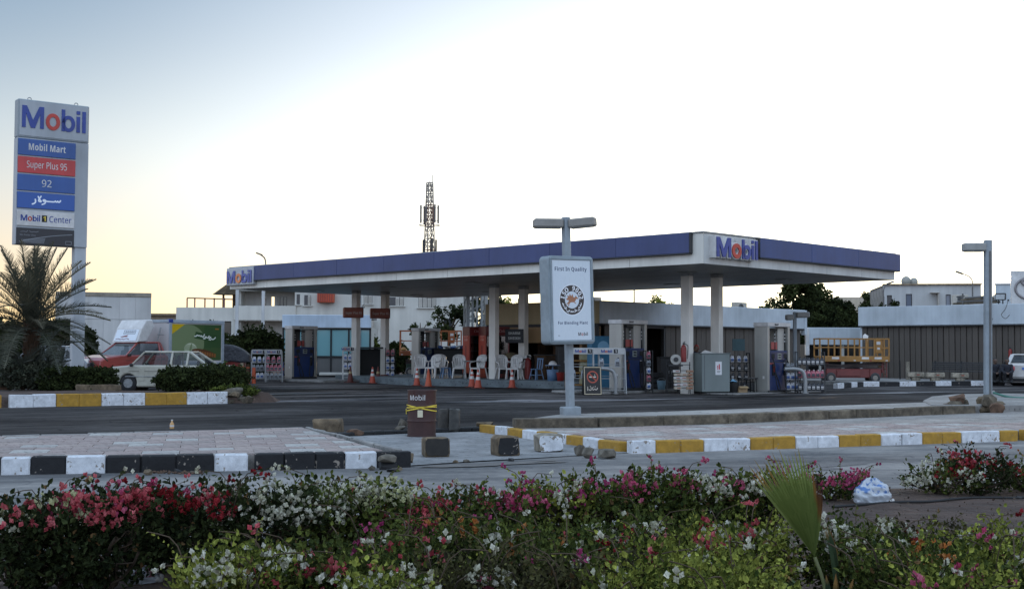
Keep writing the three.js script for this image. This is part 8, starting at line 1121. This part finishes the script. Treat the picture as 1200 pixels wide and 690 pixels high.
function shrub(name, label, cat, [b, d, y], [rx, ry, rz], n, size, tone, { boxy = 0, seed = 1, stems = true, group, lift = 0 } = {}) {
  const r = rng(seed * 31 + 5), o = thing(name, label, cat, at(b, d, y), 0, group), l = [], [c0, c1] = LG[tone];
  if (stems) { const s = new MB(); for (let i = 0; i < 6; i++) { const a = r() * 6.3; s.bar([rr(-0.1, 0.1, r) * rx, 0, 0], [Math.cos(a) * rx * 0.6, lift + ry * rr(0.8, 1.6, r), Math.sin(a) * rz * 0.6], 0.03, 5, 0.012); } s.build('stems', mats.bark, o); }
  for (let i = 0; i < n; i++) { let v = V(rr(-1, 1, r), rr(-1, 1, r), rr(-1, 1, r)); const m = boxy ? Math.pow(Math.abs(v.x) ** 8 + Math.abs(v.y) ** 8 + Math.abs(v.z) ** 8, 0.125) : v.length(), sh = Math.pow(r(), 0.33), a = Math.atan2(v.z, v.x), k = (boxy ? 0.97 + 0.1 * (vn(a * 2 + 9, v.y * 3 + 9, 99, 99, seed) - 0.5) : 0.78 + 0.5 * (vn(a * 1.7 + 9, v.y * 2.5 + 9, 99, 99, seed) - 0.35)) * sh / m; v.multiplyScalar(k); const yy = lift + ry + v.y * ry; if (yy < 0.02) continue; l.push([v.x * rx, yy, v.z * rz, size * rr(0.7, 1.35, r), mixc(c0, c1, clamp(vn(v.x / 0.12 + 60, v.y / 0.12 + 60, 299, 299, seed + 3) + rr(-0.3, 0.3, r))), null]); }
  instances('foliage', tuftG, white1, l, o); return o;
}
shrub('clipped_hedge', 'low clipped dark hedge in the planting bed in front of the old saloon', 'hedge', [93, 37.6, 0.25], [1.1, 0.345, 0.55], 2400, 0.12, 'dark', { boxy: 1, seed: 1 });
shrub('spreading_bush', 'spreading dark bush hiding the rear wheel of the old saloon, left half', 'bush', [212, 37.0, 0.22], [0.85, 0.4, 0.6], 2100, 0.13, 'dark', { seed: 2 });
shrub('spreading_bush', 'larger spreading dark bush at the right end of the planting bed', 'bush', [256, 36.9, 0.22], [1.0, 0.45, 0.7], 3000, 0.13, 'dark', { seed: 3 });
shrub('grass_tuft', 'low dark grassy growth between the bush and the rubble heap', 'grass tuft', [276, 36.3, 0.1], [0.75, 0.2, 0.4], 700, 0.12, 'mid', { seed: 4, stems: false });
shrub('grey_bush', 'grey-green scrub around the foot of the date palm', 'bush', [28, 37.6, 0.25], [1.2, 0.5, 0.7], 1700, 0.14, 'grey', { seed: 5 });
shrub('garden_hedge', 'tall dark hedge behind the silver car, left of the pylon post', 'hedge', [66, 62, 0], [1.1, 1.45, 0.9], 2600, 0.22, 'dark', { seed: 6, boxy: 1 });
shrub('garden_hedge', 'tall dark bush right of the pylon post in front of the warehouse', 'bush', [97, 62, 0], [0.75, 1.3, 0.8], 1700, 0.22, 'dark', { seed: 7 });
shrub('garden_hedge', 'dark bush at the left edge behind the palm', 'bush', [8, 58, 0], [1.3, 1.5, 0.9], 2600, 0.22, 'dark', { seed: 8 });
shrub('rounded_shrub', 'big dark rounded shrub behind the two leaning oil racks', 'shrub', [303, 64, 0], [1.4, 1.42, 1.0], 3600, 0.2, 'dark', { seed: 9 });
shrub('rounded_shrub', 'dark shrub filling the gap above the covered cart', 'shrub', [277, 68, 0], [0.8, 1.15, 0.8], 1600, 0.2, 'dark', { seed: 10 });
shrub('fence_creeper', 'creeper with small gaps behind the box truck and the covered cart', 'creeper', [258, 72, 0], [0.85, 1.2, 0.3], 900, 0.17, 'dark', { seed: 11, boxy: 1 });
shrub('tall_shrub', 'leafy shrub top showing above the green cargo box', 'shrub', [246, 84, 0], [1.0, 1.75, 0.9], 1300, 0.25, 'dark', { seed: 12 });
shrub('tall_shrub', 'leafy shrub top above the middle of the cargo box, left of the other', 'shrub', [222, 86, 0], [0.9, 1.7, 0.9], 1100, 0.25, 'dark', { seed: 13 });
shrub('wall_shrub', 'green shrub showing between the two far columns', 'shrub', [431, 74, 0], [0.8, 1.25, 0.7], 1300, 0.2, 'mid', { seed: 14 });
shrub('wall_shrub', 'dark shrub against the white wall left of the orange lift', 'shrub', [466, 76, 0], [0.85, 1.05, 0.7], 1500, 0.2, 'dark', { seed: 15 });
function tree(name, label, [b, d], H, crown, n, size, tone, seed, { trunkH = 0.4, tr = 0.14 } = {}) {
  const r = rng(seed * 97), t = thing(name, label, 'tree', at(b, d, 0), 0), [c0, c1] = LG[tone], tk = new MB(), top = H - crown[1] * 2 * 0.75; tk.bar([0, 0, 0], [0.1, top, 0], tr, 9, tr * 0.65); const lumps = [];
  for (let i = 0; i < 9; i++) { const a = i * 2.4, q = rr(0.35, 0.75, r), e = [Math.cos(a) * crown[0] * q, H - crown[1] + rr(-0.7, 0.75, r) * crown[1], Math.sin(a) * crown[2] * q]; tk.bar([0.1, top * rr(0.8, 1, r), 0], e, tr * 0.45, 6, 0.02); lumps.push([...e, rr(0.34, 0.55, r)]); }
  lumps.push([0, H - crown[1], 0, 0.6]); tk.build('trunk', mats.bark, t); const l = [];
  for (let i = 0; i < n; i++) { const L = lumps[Math.floor(r() * lumps.length)], v = V(rr(-1, 1, r), rr(-1, 1, r), rr(-1, 1, r)).normalize().multiplyScalar(Math.pow(r(), 0.4) * L[3]), x = L[0] + v.x * crown[0], y = L[1] + v.y * crown[1], z = L[2] + v.z * crown[2]; if (vn(x * 1.6 + 40, y * 1.6 + 40, 199, 199, seed) < 0.33) continue; l.push([x, y, z, size * rr(0.65, 1.4, r), mixc(c0, c1, clamp(vn(x * 1.1 + 60, y * 1.1 + 60, 299, 299, seed + 3) + rr(-0.35, 0.35, r))), null]); }
  instances('crown', tuftG, white1, l, t); return t;
}
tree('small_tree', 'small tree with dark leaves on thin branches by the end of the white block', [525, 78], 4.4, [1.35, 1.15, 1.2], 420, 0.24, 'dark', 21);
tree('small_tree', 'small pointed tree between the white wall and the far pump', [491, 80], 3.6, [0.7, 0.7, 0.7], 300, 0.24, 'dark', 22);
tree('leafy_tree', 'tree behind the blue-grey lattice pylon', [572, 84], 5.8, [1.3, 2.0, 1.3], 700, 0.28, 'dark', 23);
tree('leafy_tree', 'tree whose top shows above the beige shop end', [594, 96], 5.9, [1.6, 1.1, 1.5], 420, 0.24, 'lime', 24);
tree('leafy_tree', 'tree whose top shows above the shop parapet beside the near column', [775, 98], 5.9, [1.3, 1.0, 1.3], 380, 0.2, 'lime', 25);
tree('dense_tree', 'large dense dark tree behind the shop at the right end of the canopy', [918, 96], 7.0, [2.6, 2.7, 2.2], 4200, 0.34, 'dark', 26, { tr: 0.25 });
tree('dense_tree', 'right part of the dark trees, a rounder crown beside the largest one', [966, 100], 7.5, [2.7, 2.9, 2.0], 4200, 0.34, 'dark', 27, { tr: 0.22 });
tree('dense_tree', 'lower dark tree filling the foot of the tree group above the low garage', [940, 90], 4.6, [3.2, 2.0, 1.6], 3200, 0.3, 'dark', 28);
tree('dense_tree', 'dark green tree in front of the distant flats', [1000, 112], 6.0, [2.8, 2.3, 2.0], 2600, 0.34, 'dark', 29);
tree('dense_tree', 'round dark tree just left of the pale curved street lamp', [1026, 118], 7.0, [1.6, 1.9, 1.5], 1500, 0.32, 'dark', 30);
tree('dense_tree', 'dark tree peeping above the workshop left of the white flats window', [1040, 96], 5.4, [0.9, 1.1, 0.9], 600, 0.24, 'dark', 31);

renderer.render(scene, camera);
